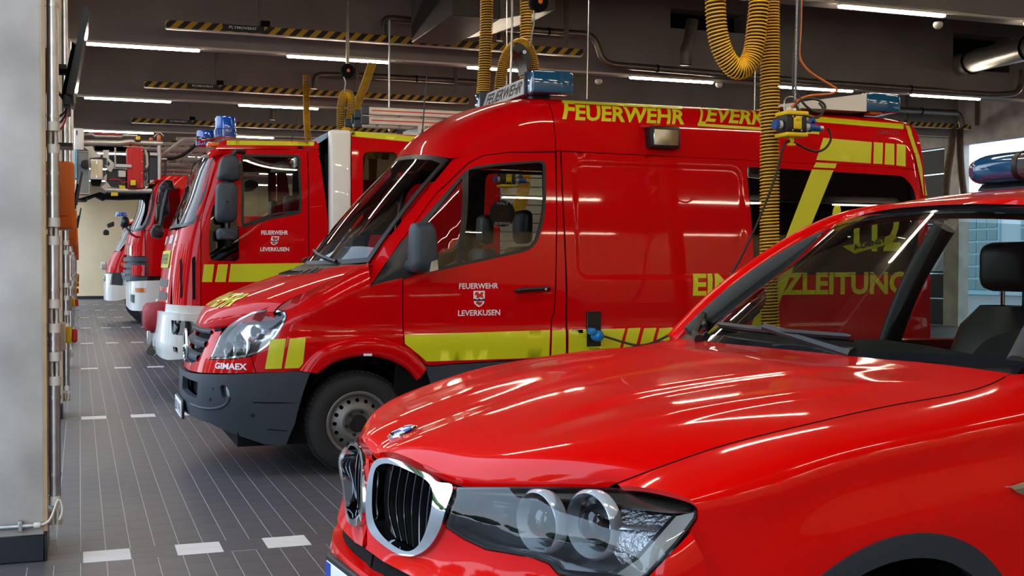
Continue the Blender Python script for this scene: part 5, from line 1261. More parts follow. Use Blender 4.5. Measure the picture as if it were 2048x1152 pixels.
wsh = [(0, 1.89), (.55, 1.885), (.95, 1.88), (1.17, 1.90), (1.20, 1.97), (1.165, 2.3), (1.12, 2.66), (1.05, 2.70), (.6, 2.745), (0, 2.755)]
both('windshield', T_N, wsh, M['glass'], eng, TC, step=.1, off=-.003, ret=0)
both('windshield_seal', T_N, wsh+[], M['black'], eng, TC, holes=[[(.0002, 1.93), (.55, 1.925), (.95, 1.92), (1.13, 1.94), (1.155, 1.98), (1.12, 2.3), (1.08, 2.63), (1.03, 2.66), (.6, 2.70), (.0002, 2.71)]], step=.06, ret=.01)
xs = np.linspace(1.40, 2.62, 20); th_ = np.linspace(-1, 1, 31)
ring = lambda x, zt, hw: np.stack([np.full(31, x), TC+hw*np.sign(th_)*np.abs(th_)**.8, zt-.115*np.abs(th_)**5], -1)
rfG = [ring(x, 2.745+.095*min(1, (x-1.36)/.25)**.6 if x > 1.36 else 2.745, 1.155) for x in np.r_[1.36, 1.40, 1.46, 1.54, 1.65, np.linspace(1.8, 2.60, 9)]]
MB().grid(np.array(rfG)).build('cab_roof', TR, eng, 60)
xe = t_([(656, 440)], (2.4, 2.0))[0]; XC = T_N(np.array([xe]))[0][0]
MB().box((XC-.02, TC-1.12, .9), (XC+.01, TC+1.12, 2.74)).build('cab_back_wall', M['matte_black'], eng)
MB().box((1.1, TC-1.05, .55), (XC, TC+1.05, .95)).build('cab_floor', M['matte_black'], eng)
MB().box((1.25, TC-1.0, 1.55), (1.6, TC+1.0, 1.86), .06, 2).build('dashboard', M['dash'], eng)
for yo in (-.6, .6):
    st = node('seat', eng, (2.1, TC+yo, 1.3))
    MB().box((1.85, TC+yo-.24, 1.25), (2.3, TC+yo+.24, 1.42), .05, 2).build('cushion', M['black'], st); MB().box((2.25, TC+yo-.23, 1.4), (2.4, TC+yo+.23, 2.05), .05, 2).build('backrest', M['black'], st)
    MB().box((2.28, TC+yo-.13, 2.07), (2.38, TC+yo+.13, 2.28), .04, 2).build('headrest', M['black'], st)
p = PY(565, 335, TC-.7); hl_ = MB(); t = np.linspace(0, PI/2, 8); hl_.lathe([(.14*math.cos(q), .14*math.sin(q)) for q in t]+[], p-[0, 0, .06], (0, 0, 1), 20); hl_.build('hanging_helmet', M['beige_plastic'], eng)
# vents and stripes on the corner
stripe('corner_vent', T_N, rnd([(384, 516), (391, 512), (391, 598), (385, 600)], 2), (1.2, 1.5), eng, mt='matte_black', off=.003)
stripe('corner_vent', T_N, rnd([(360, 520), (364, 516), (365, 594), (361, 597)], 2), (1.0, 1.5), eng, mt='matte_black', off=.003)
for q in ([(408, 528.7), (428.6, 528.7), (424, 564), (404, 564)], [(436, 528.7), (456, 528.7), (451, 564), (430, 564)], [(461.6, 528), (610, 526), (606, 563), (457, 564)]): stripe('yellow_stripe', T_N, q, (1.6, 1.3), eng)
TRF = yplane(TC-1.166)
stripe('roof_stripe', TRF, [(453.4, 281), (628.6, 283.5), (627.7, 291.6), (453.4, 290)], (1.9, 2.78), eng, off=.003)
panel('roof_edge', TRF, TRF.inv(dens([(432, 297.5), (441, 284), (452, 280), (632, 282.5), (638, 290), (638, 297.5)], 20), (1.9, 2.75)), TR, eng, step=.1, ret=.06); panel('roof_edge', TRF, TRF.inv(dens([(432, 297.5), (441, 284), (452, 280), (632, 282.5), (638, 290), (638, 297.5)], 20), (1.9, 2.75)), TR, eng, step=.1, ret=.06, yc=TC)
decal_text('door_lettering', 'FEUERWEHR', T_N, [(522.5, 469.5), (576, 469.5), (576, 461), (522.5, 461)], M['white_film'], eng, (2.1, 1.9), off=.004, bold=.02)
decal_text('door_lettering', 'LEVERKUSEN', T_N, [(520.5, 502.5), (578, 502.5), (578, 494.5), (520.5, 494.5)], M['white_film'], eng, (2.1, 1.7), off=.004, bold=.02)
crest(T_N, t_([(549, 481.5)], (2.1, 1.8))[0], .085, .10, eng, None)
# front sign, slots, badge
both('front_sign', T_N, [(.0, 1.42), (.62, 1.42), (.62, 1.62), (.0, 1.62)], M['yellow'], eng, TC, step=.1, off=.012, ret=.01)
decal_text('front_sign_text', 'FEUERWEHR', Surf(lambda a, z: np.where((a < 0)[:, None], T_N.fn(-a, z)*[1, -1, 1]+[0, 2*TC, 0], T_N.fn(a, z)), 1), [(-.55, 1.46), (.55, 1.46), (.55, 1.58), (-.55, 1.58)], M['black_film'], eng, px=False, off=.016, bold=.02)
for z in (1.05, 1.20): both('grille_slot', T_N, rnd([(0, z), (.68, z), (.70, z+.09), (0, z+.09)], .02), M['black'], eng, TC, step=.1, off=.004)
ab = t_([(332, 482)], (.4, 1.8)); both('front_plate', T_N, rnd([(.25, 1.70), (.6, 1.70), (.6, 1.80), (.25, 1.80)], .02), M['silver'], eng, TC, step=.1, off=.008, ret=.01)
# bumper, headlamp, covered winch
t_bx = lambda z: .84+.02*z
T_B, _ = nose_factory(TC, 1.22, [(0, 0), (.01, .5), (.04, .75), (.10, .90), (.20, .98), (.35, 1.0), (.7, 1.0)], lambda z: .80+.03*np.clip((z-.6)/.3, 0, 1)+.04*np.clip((.5-z)/.2, 0, 1))
bo = [(.25, .50), (.7, .43), (1.1, .40), (1.35, .42), (1.6, .5), (1.72, .62), (1.72, .86), (1.6, .90), (1.1, .93), (.55, .93), (.25, .90)]
hlp = rnd(T_B.inv([(342, 640), (380, 643), (379, 673), (344, 668)], (1.1, .75)), .02)
hole2 = rnd(T_B.inv([(345, 693), (355, 695), (356, 707), (347, 703)], (1.1, .55)), .01)
both('bumper', T_B, bo, M['white_paint'], eng, TC, holes=[hlp, hole2], step=.06, ret=.05)
both('bumper_step', Surf(lambda a, z: T_B.fn(a, z)+[.06, 0, 0], 1), [(0, .55), (1.5, .45), (1.6, .85), (0, .85)], M['matte_black'], eng, TC, step=.1, ret=0)
both('headlamp_bowl', Surf(lambda a, z: T_B.fn(a, z)+[.04, 0.02, 0], 1), hlp, M['dark_chrome'], eng, TC, step=.05, ret=-.04)
both('headlamp_lens', T_B, hlp, M['lens'], eng, TC, step=.1, off=-.004, ret=0)
for s in (-1, 1):
    for q, r in ((.28, .075), (.10, .06)):
        ab = hlp.mean(0)+[q-.19, 0]; p = T_B(ab)[0]+[.03, .01, 0]; p[1] = p[1] if s < 0 else 2*TC-p[1]
        MB().lathe([(0, -.02), (r*.6, -.01), (r, .02)], p, (-1, .3*s, 0), 24).build('headlamp_reflector', M['reflector'], eng)
both('bumper_cap', T_B, [(.9, .93), (1.72, .90), (1.72, .99), (.95, 1.02)], M['white_paint'], eng, TC, step=.06, off=-.03, ret=.03)
wc = np.array([.93, TC-.15, .835]); G = []
cov = [(-.26, .62, .03), (-.25, .60, .18), (-.22, .56, .25), (-.08, .56, .30), (.08, .56, .30), (.12, .5, .28)]
t = np.linspace(0, 2*PI, 29)[:-1]
for dx, hy, hz in ((-.235, .02, .01), (-.232, .20, .05), (-.225, .34, .12), (-.18, .40, .165), (-.05, .42, .185), (.06, .40, .175)):
    G.append([wc+[dx, hy*math.copysign(abs(math.cos(q))**.55, math.cos(q)), hz*math.copysign(abs(math.sin(q))**.6, math.sin(q))+.012*math.sin(5*q+dx*20)] for q in t])
MB().grid(np.array(G), closed=True).build('winch_cover', M['cover_red'], eng, 60)
MB().box((.72, TC-.58, .54), (.76, TC-.53, .70), .01).build('winch_strap', M['silver'], eng)
MB().lathe([(.0, .02), (.06, .02), (.065, 0), (.06, -.02), (0, -.02)], (.77, TC-.55, .47), (0, 1, 0), 16).build('tow_roller', M['glass'], eng)
# mirror cluster
mr = node('wing_mirror', eng, PY(455, 400, TC-1.45))
for pts, nm in ((rnd([(441, 322), (447, 311), (474, 309), (482, 322), (481, 358), (474, 362), (442, 360), (436, 355)], 6), 'mirror_upper'), (rnd([(434, 372), (441, 363), (470, 363), (477, 372), (476, 436), (468, 445), (440, 444), (432, 436)], 6), 'mirror_main'), (rnd([(434, 462), (440, 456), (472, 456), (478, 462), (476, 479), (437, 479)], 4), 'mirror_lower')):
    loft_y(pts, TC-1.50, RND).build(nm, M['plastic'], mr, 60)
MB().tube([PY(459, 318, TC-1.38), PY(470, 303, TC-1.38), PY(487, 303, TC-1.20)], .03, 8).build('mirror_arm', M['black'], mr); MB().tube([PY(455, 360, TC-1.38), PY(455, 460, TC-1.38), PY(459, 490, TC-1.24)], .03, 8).build('mirror_arm', M['black'], mr)
loft_y(rnd([(485, 362), (500, 357), (515, 361), (520, 370), (508, 381), (490, 383)], 5), TC+1.25, RND).build('far_mirror', M['black'], eng, 60)
loft_y(rnd([(301, 462), (309, 448), (324, 450), (330, 466), (322, 478), (304, 474)], 4), TC+1.20, RND).build('far_work_lamp', M['black'], eng, 60)
MB().tube([PY(318, 470, TC+1.3), PY(326, 420, TC+1.3), PY(335, 380, TC+1.3)], .03, 8).build('far_mirror_arm', M['black'], eng)
loft_y(rnd([(318, 372), (330, 358), (346, 360), (350, 376), (338, 384), (322, 384)], 4), TC+1.30, RND).build('far_front_mirror', M['black'], eng, 60)
loft_y(rnd([(326, 396), (338, 392), (340, 430), (328, 434)], 4), TC+1.30, RND).build('far_side_mirror', M['black'], eng, 60)
# beacons
def beacon(c, r, h, parent, nm='beacon'):
    b_ = node(nm, parent, c)
    MB().lathe([(r*1.08, 0), (r*1.1, .02), (r*1.1, h*.36), (r*1.02, h*.4)], c, (0, 0, 1), 28).build('beacon_base', M['blue_lens'], b_)
    MB().lathe([(r*1.0, h*.4), (r*1.0, h*.9), (r*.94, h), (r*.5, h*1.03), (0, h*1.04)], c, (0, 0, 1), 28).build('beacon_dome', M['beacon'], b_)
beacon(PY(451, 275, TC-.75), .115, .235, eng); beacon(PY(412, 292, TC+.75), .115, .19, eng)
p = PY(424, 289, TC-.85); MB().box(p+[-.06, -.10, -.03], p+[.06, .10, .02], .015, 2).build('marker_lamp', M['orange_lens'], eng)
for k in range(2): MB().lathe([(.035, 0), (.03, .03), (.012, .08), (.01, .35)], PY(393+k*6, 278+k*3, TC-.2), (1, 0, .1), 12).build('air_horn', M['chrome'], eng)
MB().tube([PY(583, 282, TC-.5), PY(593, 235, TC-.5)], .006, 5).build('aerial', M['black'], eng)
# crew body with white corner column
c0, c1 = PY(660, 258, TC-1.25), PY(703, 258, TC-1.25); ZT = c0[2]
MB().box((c0[0], TC-1.25, .6), (c1[0], TC-1.10, ZT), .04, 3).build('corner_column', M['white_paint'], eng); MB().box((c0[0], TC+1.10, .6), (c1[0], TC+1.25, ZT), .04, 3).build('corner_column', M['white_paint'], eng)
BX1 = 8.2
bs = yplane(TC-1.24)
wb_ = rnd(bs.inv([(726, 303), (796, 304)], (3, 2.6)).tolist()+bs.inv([(796, 470), (726, 470)], (3, 2.6)).tolist(), .08)
panel('body_wall', bs, [(c1[0]+.005, .6), (BX1, .6), (BX1, ZT-.03), (c1[0]+.005, ZT-.03)], TR, eng, holes=[wb_], step=.3, ret=.02); 
panel('body_wall', bs, [(c1[0]+.005, .6), (BX1, .6), (BX1, ZT-.03), (c1[0]+.005, ZT-.03)], TR, eng, step=.4, ret=.02, yc=TC)
panel('body_window', bs, wb_, M['dark_glass'], eng, step=.3, off=-.01, ret=0)
MB().box((c0[0]+.05, TC-1.12, .6), (c0[0]+.09, TC+1.12, ZT-.05)).build('body_front_wall', M['matte_black'], eng)
MB().box((c0[0]+.02, TC-1.2, ZT-.06), (BX1, TC+1.2, ZT-.02)).build('body_roof', M['alu'], eng)
MB().box((BX1-.03, TC-1.2, .6), (BX1, TC+1.2, ZT-.04)).build('body_rear_wall', TR, eng)
stripe('body_stripe', bs, [(704, 262), (1150, 300), (1150, 316), (704, 272.5)], (4, 2.9), eng, off=.004)
v0 = bs.inv([(855, 290)], (4, 2.9))[0]; MB().box((v0[0], TC-1.246, 1.2), (v0[0]+.006, TC-1.238, v0[1])).build('locker_seam', M['matte_black'], eng)
# grey louvred shutter seen through the van
s0, s1 = bs.inv([(1000, 430)], (5, 2))[0], bs.inv([(1110, 430)], (5, 2))[0]
for k in range(14): MB().box((s0[0], TC-1.262, 1.2+k*.11), (s0[0]+1.5, TC-1.243, 1.2+k*.11+.104), .006).build('shutter_slat', M['alu'], eng)
MB().prism([PY(620, 282, TC-1.0), PY(660, 262, TC-1.0), PY(660, 272, TC-1.0), PY(628, 293, TC-1.0)], (0, 2.0, 0)).build('wind_deflector', mat('pale_blue_panel', (150, 180, 205), .4), eng)
MB().box((1.3, TC-.5, .45), (BX1-.2, TC+.5, .62)).build('chassis', M['matte_black'], eng)
for wx in (2.0, 5.6):
    for s in (-1, 1): wheel('wheel', (wx, TC+s*1.16, .50), .50, .30, .29, eng, s)
# portable ladders on the roof
for j, (x0, x1, z0, h) in enumerate(((735, 1010, 0, .09), (735, 1010, .115, .09), (715, 1010, .06, .09))):
    yb = TC-1.05+.46*(j == 2)
    a = PY(x0, 240, yb)[0]; zz_ = ZT+.10+z0
    ld = thing('portable_ladder', ['lower aluminium ladder with red lines on the fire engine roof', 'upper aluminium ladder with red lines on the fire engine roof', 'rearward aluminium ladder tucked beside the red-lined pair on the fire engine roof'][j], 'ladder', (a, yb, zz_), 'ladders on the fire engine roof')
    for yy in (0, .38):
        MB().box((a, yb+yy, zz_), (a+3.4, yb+yy+.035, zz_+h), .006).build('ladder_stile', M['alu'], ld)
        if j < 2: MB().box((a+.05, yb+yy-.002, zz_+h*.45), (a+3.4, yb+yy, zz_+h*.6)).build('red_line', M['red_plastic'], ld)
        MB().box((a-.07, yb+yy-.01, zz_-.005), (a+.02, yb+yy+.045, zz_+h+.005), .01).build('stile_cap', M['plastic'], ld)
    for k in range(12): MB().cyl((a+.2+k*.28, yb+.03, zz_+h/2), (a+.2+k*.28, yb+.385, zz_+h/2), .015, 8).build('rung', M['alu'], ld)
    if j < 2: MB().box((a+1.95, yb-.012, zz_-.01), (a+2.12, yb+.45, zz_+h+.01), .008).build('ladder_clamp', M['alu'], ld)
for q in (.6, 2.6): MB().box((PY(735, 240, TC-1.05)[0]+q, TC-1.1, ZT-.02), (PY(735, 240, TC-1.05)[0]+q+.08, TC-.4, ZT+.099)).build('ladder_rack', M['alu'], eng)
# ================================================================== turntable ladder truck with rescue cage
LC, LH = 20.45, 1.20; LN = LC-LH
lad = thing('ladder_truck', 'red turntable ladder truck with rescue cage hanging in front of its cab', 'truck', (4.0, LC, 0))
l_xb = spl([.6, 1.0, 1.5, 1.95, 2.4, 2.8, 2.9], [.66, .68, .70, .74, .90, 1.06, 1.2])
PLN = [(0, 0), (.01, .4), (.03, .7), (.07, .86), (.15, .96), (.28, .995), (.45, 1.0), (1.2, 1.0), (2.4, 1.0)]
L_N, _ = nose_factory(LC, LH, PLN, l_xb)
l_ = lambda px, g=(1.4, 1.8): L_N.inv(px, g)
def lp(nm, pts, mt, g=(1.4, 1.8), off=0.0, ret=.015, step=.08, mir=True, r=0, par=None):
    q = rnd(pts, r) if r else dens(pts, 12)
    f = both if mir else None
    ab = L_N.inv(q, g)
    if mir: return both(nm, L_N, ab, M[mt], par or lad, LC, off=off, ret=ret, step=step)
    return panel(nm, L_N, ab, M[mt], par or lad, off=off, ret=ret, step=step)
lp('cab_corner', [(253.5, 462), (266, 463), (289, 460.5), (290, 512), (254, 512.5)], 'truck_red', (1.1, 1.9))
lp('cab_pillar', [(290, 460), (302, 400), (308, 372), (316, 352), (321, 352), (312.5, 400), (307, 460)], 'truck_red', (1.3, 2.4))
lp('cab_door', [(291, 461), (308, 461), (314, 420), (330, 420), (332, 372), (319, 372), (322, 352), (380, 352), (380, 552), (291, 552)], 'truck_red', (1.6, 2.0))
lp('door_window', [(309, 459), (318, 373), (331, 373), (360, 373), (360, 455)], 'glass', (1.6, 2.4), ret=0, off=.002)
lp('corner_band', [(266, 531), (290, 530), (290, 552), (266, 551)], 'truck_red', (1.1, 1.4), off=.03, ret=.04)
both('front_panel', L_N, [(0, 1.62), (.93, 1.62), (.93, 1.98), (0, 1.99)], TR, lad, LC, step=.1)
both('grille_back', L_N, [(0, 1.18), (1.36, 1.18), (1.36, 1.615), (0, 1.615)], M['plastic'], lad, LC, step=.1, off=-.03)
for k in range(4): both('grille_louvre', L_N, rnd([(0, 1.21+k*.10), (1.34, 1.21+k*.10), (1.34, 1.275+k*.10), (0, 1.275+k*.10)], .01), M['plastic'], lad, LC, step=.1, off=.02, ret=.05)
lwo = [(0, 2.0), (.6, 1.995), (1.0, 1.99), (1.22, 1.99), (1.27, 2.1), (1.22, 2.5), (1.17, 2.72), (.8, 2.76), (0, 2.77)]
both('windshield', L_N, lwo, M['glass'], lad, LC, step=.12, off=-.004, ret=0); both('windshield_seal', L_N, lwo, M['black'], lad, LC, holes=[inset(lwo, .035)+[.036*0, 0]] if False else [[(.001, 2.035), (.6, 2.03), (1.0, 2.025), (1.18, 2.03), (1.225, 2.1), (1.18, 2.5), (1.13, 2.69), (.8, 2.725), (.001, 2.735)]], step=.08, ret=.01)
lp('number_sign', [(254, 492), (264, 491), (264, 510), (254.5, 510)], 'orange_lens', (.9, 1.7), off=.006, ret=0, mir=False)
G = [np.stack([np.full(31, x), LC+1.18*np.sign(th_)*np.abs(th_)**.8, z-.10*np.abs(th_)**5], -1) for x, z in ((1.05, 2.80), (1.12, 2.86), (1.3, 2.90), (2.2, 2.90))]
MB().grid(np.array(G)).build('cab_roof', TR, lad, 60)
MB().box((2.2, LN+.02, 1.0), (2.25, LC+LH-.02, 2.85)).build('cab_back_wall', M['matte_black'], lad); MB().box((.95, LC-1.0, .7), (2.2, LC+1.0, 1.2)).build('cab_floor', M['matte_black'], lad)
for yo in (-.6, .6): MB().box((1.7, LC+yo-.22, 1.5), (1.85, LC+yo+.22, 2.35), .05, 2).build('seat', M['yellow'] if yo < 0 else M['black'], lad)
L_B, _ = nose_factory(LC, 1.24, PLN[:8], lambda z: .72+0*z)
both('bumper', L_B, rnd([(.0, .78), (1.0, .74), (1.5, .74), (1.68, .78), (1.68, 1.22), (1.0, 1.20), (0, 1.18)], .03), M['white_paint'], lad, LC, step=.1, ret=.06)
both('indicator', L_B, L_B.inv([(271, 576), (291, 576), (291, 585), (271, 584)], (1.4, 1.0)), M['orange_lens'], lad, LC, step=.1, off=.006)
both('headlamp', L_B, L_B.inv(rnd([(260.5, 588), (269, 589), (268.5, 607), (261, 603)], 1), (1.1, .95)), M['lens'], lad, LC, step=.1, off=.006); both('headlamp_bowl', L_B, L_B.inv([(261, 589), (268.5, 590), (268, 606), (261.5, 602)], (1.1, .95)), M['reflector'], lad, LC, step=.1, off=.003, ret=0)
MB().box((1.0, LN+.1, .45), (9.5, LC+LH-.1, .95)).build('chassis', M['matte_black'], lad)
MB().box((2.4, LN+.02, .95), (9.6, LC+LH-.02, 1.75), .03).build('equipment_body', TR, lad)
MB().box((1.02, LN+.01, .80), (2.2, LN+.05, 1.18)).build('step_panel', M['white_paint'], lad)
for wx in (1.7, 6.0):
    for s in (-1, 1): wheel('wheel', (wx, LC+s*1.17, .5), .5, .3, .29, lad, s, n=32)
loft_y(rnd([(241, 440), (246, 432), (256, 433), (260, 444), (256, 455), (245, 456), (240, 450)], 4), LN-.25, ((0, .05), (.03, .7), (.1, 1), (.18, .95), (.2, .1))).build('round_mirror', M['black'], lad, 60)
MB().tube([PY(250, 452, LN-.1), PY(262, 468, LN-.05), PY(272, 474, LN+.1)], .02, 6).build('mirror_arm', M['chrome'], lad)
for (a, b, c, d) in ((313, 405, 322, 440),): loft_y(rnd([(a, b), (c, b-2), (c+2, d), (a-1, d+2)], 3), LN-.3, RND).build('wing_mirror', M['black'], lad, 60)
# the ladder park, lying over the cab
lset = node('ladder_set', lad, (5, LC, 3.1))
for k, (yo, zo) in enumerate(((-.45, 0), (.45, 0), (-.36, .22), (.36, .22), (-.28, .42), (.28, .42))):
    for dz in (0, .34): MB().tube([(.9+.15*k, LC+yo, 2.98+zo*.5+dz), (9.0, LC+yo, 3.10+zo*.5+dz)], .03, 6).build('ladder_rail', M['alu'], lset)
    pts = [(1.0+.15*k+i*.42, LC+yo, 2.98+zo*.5+(.34 if i % 2 else 0)+.012*i*.42) for i in range(18)]
    MB().tube(pts, .014, 5).build('ladder_brace', M['alu'], lset)
for i in range(18): MB().cyl((1.1+i*.4, LC-.44, 2.99+.005*i), (1.1+i*.4, LC+.44, 2.99+.005*i), .018, 6).build('ladder_rung', M['alu'], lset)
MB().tube(curve([PY(325, 318, LN+.4), PY(350, 316, LN+.4), PY(372, 306, LN+.4), PY(396, 286, LN+.4)], 12), .03, 6).build('hydraulic_hose', M['black'], lset)
MB().tube(curve([PY(322, 312, LN+.3), PY(362, 283, LN+.3), PY(372, 279, LN+.3), PY(412, 279, LN+.3)], 16), .035, 6).build('support_tube', M['alu'], lset)
# rescue cage
CY0 = LN+.10; cg = node('rescue_cage', lad, PY(240, 380, CY0))
def ctube(p, r, nm, mt, dy=0): return MB().tube([PY(a, b, CY0+dy) for a, b in p], r, 10).build(nm, M[mt], cg)
for dy in (0, 1.7):
    ctube([(163, 284.5), (240, 286), (252, 284), (262, 283), (275, 285.5), (325, 287)], .045, 'top_rail', 'alu', dy)
    ctube([(213, 380), (262, 381.5), (325, 382)], .04, 'floor_rail', 'alu', dy)
    ctube([(318.5, 290), (318.5, 380)], .03, 'corner_post', 'alu', dy)
for q in ((318, 318, 334), (318, 357, 334)): ctube([(q[0], q[1]), (q[2], q[1])], .018, 'grab_rail', 'alu')
ctube([(331, 314), (331, 357)], .016, 'grab_post', 'black')
ctube([(168, 269), (184, 268), (190, 272), (242, 273.5), (248, 270), (275, 272)], .022, 'upper_rail', 'galv'); ctube([(188, 268), (243, 269.5)], .012, 'red_line', 'red_plastic', .1)
ybox(148.6, 256, 168, 300, CY0-.08, CY0+.4, .02, 2).build('control_box', M['white_paint'], cg); ybox(152.5, 261, 155, 270, CY0-.085, CY0-.07).build('box_latch', M['black'], cg)
pn = node('x', cg); bpy.data.objects.remove(pn)
ybox(155.5, 302, 179, 388, CY0-.05, CY0+.3, .01).build('perforated_panel', M['perf'], cg); ybox(148, 302, 155.5, 357, CY0-.06, CY0+.3, .01).build('blue_panel_edge', mat('pale_teal_panel', (120, 170, 190), .4), cg)
for a, b, c, d in ((155.5, 302, 179, 304), (155.5, 386, 179, 388.5), (177, 302, 179.5, 388)): ybox(a, b, c, d, CY0-.065, CY0-.04).build('panel_edge', M['alu'], cg)
loft_y(rnd([(159, 326), (164, 320), (176, 318), (177, 336), (172, 338), (160, 332)], 3), CY0-.2, RND).build('front_lamp', M['black'], cg, 60)
ybox(180.6, 318, 206, 359, CY0-.12, CY0+.02, .012).build('floodlight', M['white_paint'], cg)
for a, b in ((182.5, 192), (194, 204.5)): ybox(a, 321, b, 355, CY0-.13, CY0-.115, .004).build('floodlight_pane', M['cream_pane'], cg)
yprism([(180, 359), (205, 359), (200, 372), (184, 371)], CY0-.05, .1).build('floodlight_bracket', M['matte_black'], cg)
for pts in ([(166, 293), (185, 292), (190, 303), (202, 310), (200, 314), (179, 316), (179, 303)], [(206, 300), (218, 300), (218, 317), (206, 315)], [(213, 318), (217, 316), (228, 326), (228, 334), (222, 344), (215, 340), (214, 334), (208, 330), (218, 332), (220, 326)], [(206, 355), (214, 348), (213, 362), (222, 374), (256, 378), (256, 384), (214, 384), (202, 374), (212, 366)]):
    yprism(pts, CY0, .06).build('bracket_plate', M['alu'], cg)
ybox(231, 327.5, 264, 335.5, CY0-.1, CY0-.02, .008).build('hinge_bar', M['silver'], cg); ctube([(230.5, 295), (230.5, 336)], .014, 'hinge_post', 'alu')
ybox(254, 294, 287, 377, CY0-.06, CY0+.5, .01).build('red_locker', M['red_locker'], cg); ybox(264.5, 297, 279, 375, CY0-.066, CY0-.05, .004).build('locker_inset', M['red_locker'], cg)
for y_ in (300, 323, 346, 368, 373): MB().lathe([(0, .006), (.008, .004), (.01, 0)], PY(284, y_, CY0-.06), (0, -1, 0), 8).build('locker_rivet', M['silver'], cg)
ybox(236, 340, 252.5, 355, CY0-.03, CY0+.1, .01).build('grey_module', M['alu'], cg); ybox(212, 337, 254, 380, CY0+.02, CY0+.3, .02).build('dark_module', M['plastic'], cg)
ybox(297, 303, 316, 362, CY0+.05, CY0+.5, .01).build('grey_panel', M['plastic'], cg); ybox(300, 305, 316, 311, CY0, CY0+.05).build('panel_edge', M['alu'], cg); ybox(300, 360, 316, 368, CY0, CY0+.05).build('panel_edge', M['alu'], cg)
ctube([(290, 300), (294, 310), (295, 330), (292, 335)], .02, 'strap', 'beige_plastic')
for a, b, c, d in ((272, 272, 281, 280), (261, 360, 272, 371)):
    ybox(a-2, b+1, c+1, d+3, CY0-.12, CY0-.04, .01).build('lamp_bracket', M['black'], cg); ybox(a, b, c, d, CY0-.16, CY0-.1, .012, 2).build('yellow_lamp', M['safety_yellow'], cg)
yprism([(238, 370), (251, 372), (250, 380), (244, 382), (239, 376)], CY0-.03, .05).build('yellow_hook', M['safety_yellow'], cg)
for a, b, c, d in ((299, 275, 306, 282), (315, 269, 322, 282)): ybox(a, b, c, d, CY0+.1, CY0+.22, .02, 2).build('orange_nozzle', M['orange_plastic'], cg)
ctube([(308, 274), (315, 267), (320, 265), (328, 272)], .012, 'cable_loop', 'silver', .1); ctube([(219, 359), (232, 358.5), (240, 359), (245, 366), (256, 363)], .008, 'red_cable', 'red_plastic', -.05); ctube([(261, 284), (262, 288), (270, 293), (277, 292)], .007, 'red_cable', 'red_plastic', -.07)
yprism([(155, 398), (200, 384), (212, 388), (236, 390), (320, 388), (322, 396), (240, 398), (212, 397), (206, 400), (190, 392), (170, 400)], CY0+.05, .4).build('under_frame', M['matte_black'], cg); ybox(222, 384, 236, 392, CY0-.02, CY0+.02, .004).build('floor_latch', M['safety_yellow'], cg)
ctube([(157, 400), (157, 403), (173, 403), (174, 396)], .01, 'stirrup', 'black')
MB().box(PY(166, 300, CY0+.1), PY(320, 296, CY0+1.7)+[0, 0, 0]).build('cross_floor', M['matte_black'], cg) if False else None
ybox(214, 377, 322, 380, CY0, CY0+1.7).build('cage_floor', M['matte_black'], cg); ybox(190, 292, 318, 296, CY0+.9, CY0+1.7).build('back_panel', M['matte_black'], cg)
ybox(215, 310, 255, 330, CY0+.5, CY0+1.2, .02).build('monitor_body', M['plastic'], cg)
# ================================================================== far fire truck
FC, FH = 31.6, 1.15; FN = FC-FH
far = thing('far_truck', 'small distant red fire truck with white bumper near the end wall', 'truck', (3.0, FC, 0))
F_N, _ = nose_factory(FC, FH, PLN, spl([.5, 1.0, 1.45, 1.8, 2.2, 2.6], [.62, .62, .65, .80, .98, 1.15]))
F_B, _ = nose_factory(FC, 1.2, PLN[:8], lambda z: .57+0*z)
both('cab_side', F_N, [(.9, 1.25), (2.6, 1.25), (2.6, 2.5), (1.35, 2.5), (1.15, 1.8), (.9, 1.78)], TR, far, FC, step=.15)
both('front_panel', F_N, [(0, 1.25), (.9, 1.25), (.9, 1.76), (0, 1.78)], TR, far, FC, step=.15)
both('windshield', F_N, [(0, 1.80), (1.1, 1.80), (1.3, 2.45), (.9, 2.49), (0, 2.5)], M['glass'], far, FC, step=.15, ret=0)
both('grille_panel', F_B, [(0, .9), (1.6, .9), (1.6, 1.27), (0, 1.27)], M['plastic'], far, FC, step=.15, off=-.05); both('headlamp_box', F_B, rnd([(.45, .98), (1.15, .98), (1.2, 1.24), (.5, 1.24)], .03), M['white_paint'], far, FC, step=.1, ret=.1); both('headlamp', F_B, rnd([(.62, 1.05), (.80, 1.05), (.80, 1.18), (.62, 1.18)], .02), M['black'], far, FC, step=.1, off=.01)
both('bumper', F_B, rnd([(0, .60), (1.3, .58), (1.6, .64), (1.6, .94), (1.1, .98), (0, .98)], .08), M['white_paint'], far, FC, step=.12, ret=.1)
both('indicator', F_N, F_N.inv([(242, 525), (251, 525), (251, 533), (242, 532)], (1.3, 1.5)), M['orange_lens'], far, FC, step=.1, off=.01)
MB().grid(np.array([np.stack([np.full(31, x), FC+1.12*np.sign(th_)*np.abs(th_)**.8, z-.12*np.abs(th_)**4], -1) for x, z in ((1.06, 2.48), (1.15, 2.58), (1.4, 2.64), (2.6, 2.64))])).build('cab_roof', TR, far, 60)
MB().box((.9, FC-1.0, .6), (2.5, FC+1.0, 1.3)).build('cab_floor', M['matte_black'], far); MB().box((2.4, FC-1.1, 1.2), (2.5, FC+1.1, 2.5)).build('cab_back_wall', M['matte_black'], far)
MB().box((2.6, FC-1.15, .8), (7, FC+1.15, 2.7), .03).build('equipment_body', TR, far)
for wx in (1.6, 5.2):
    for s in (-1, 1): wheel('wheel', (wx, FC+s*1.12, .48), .48, .28, .28, far, s, n=24)
beacon(PY(243, 433, FN+.3), .13, .10, far)
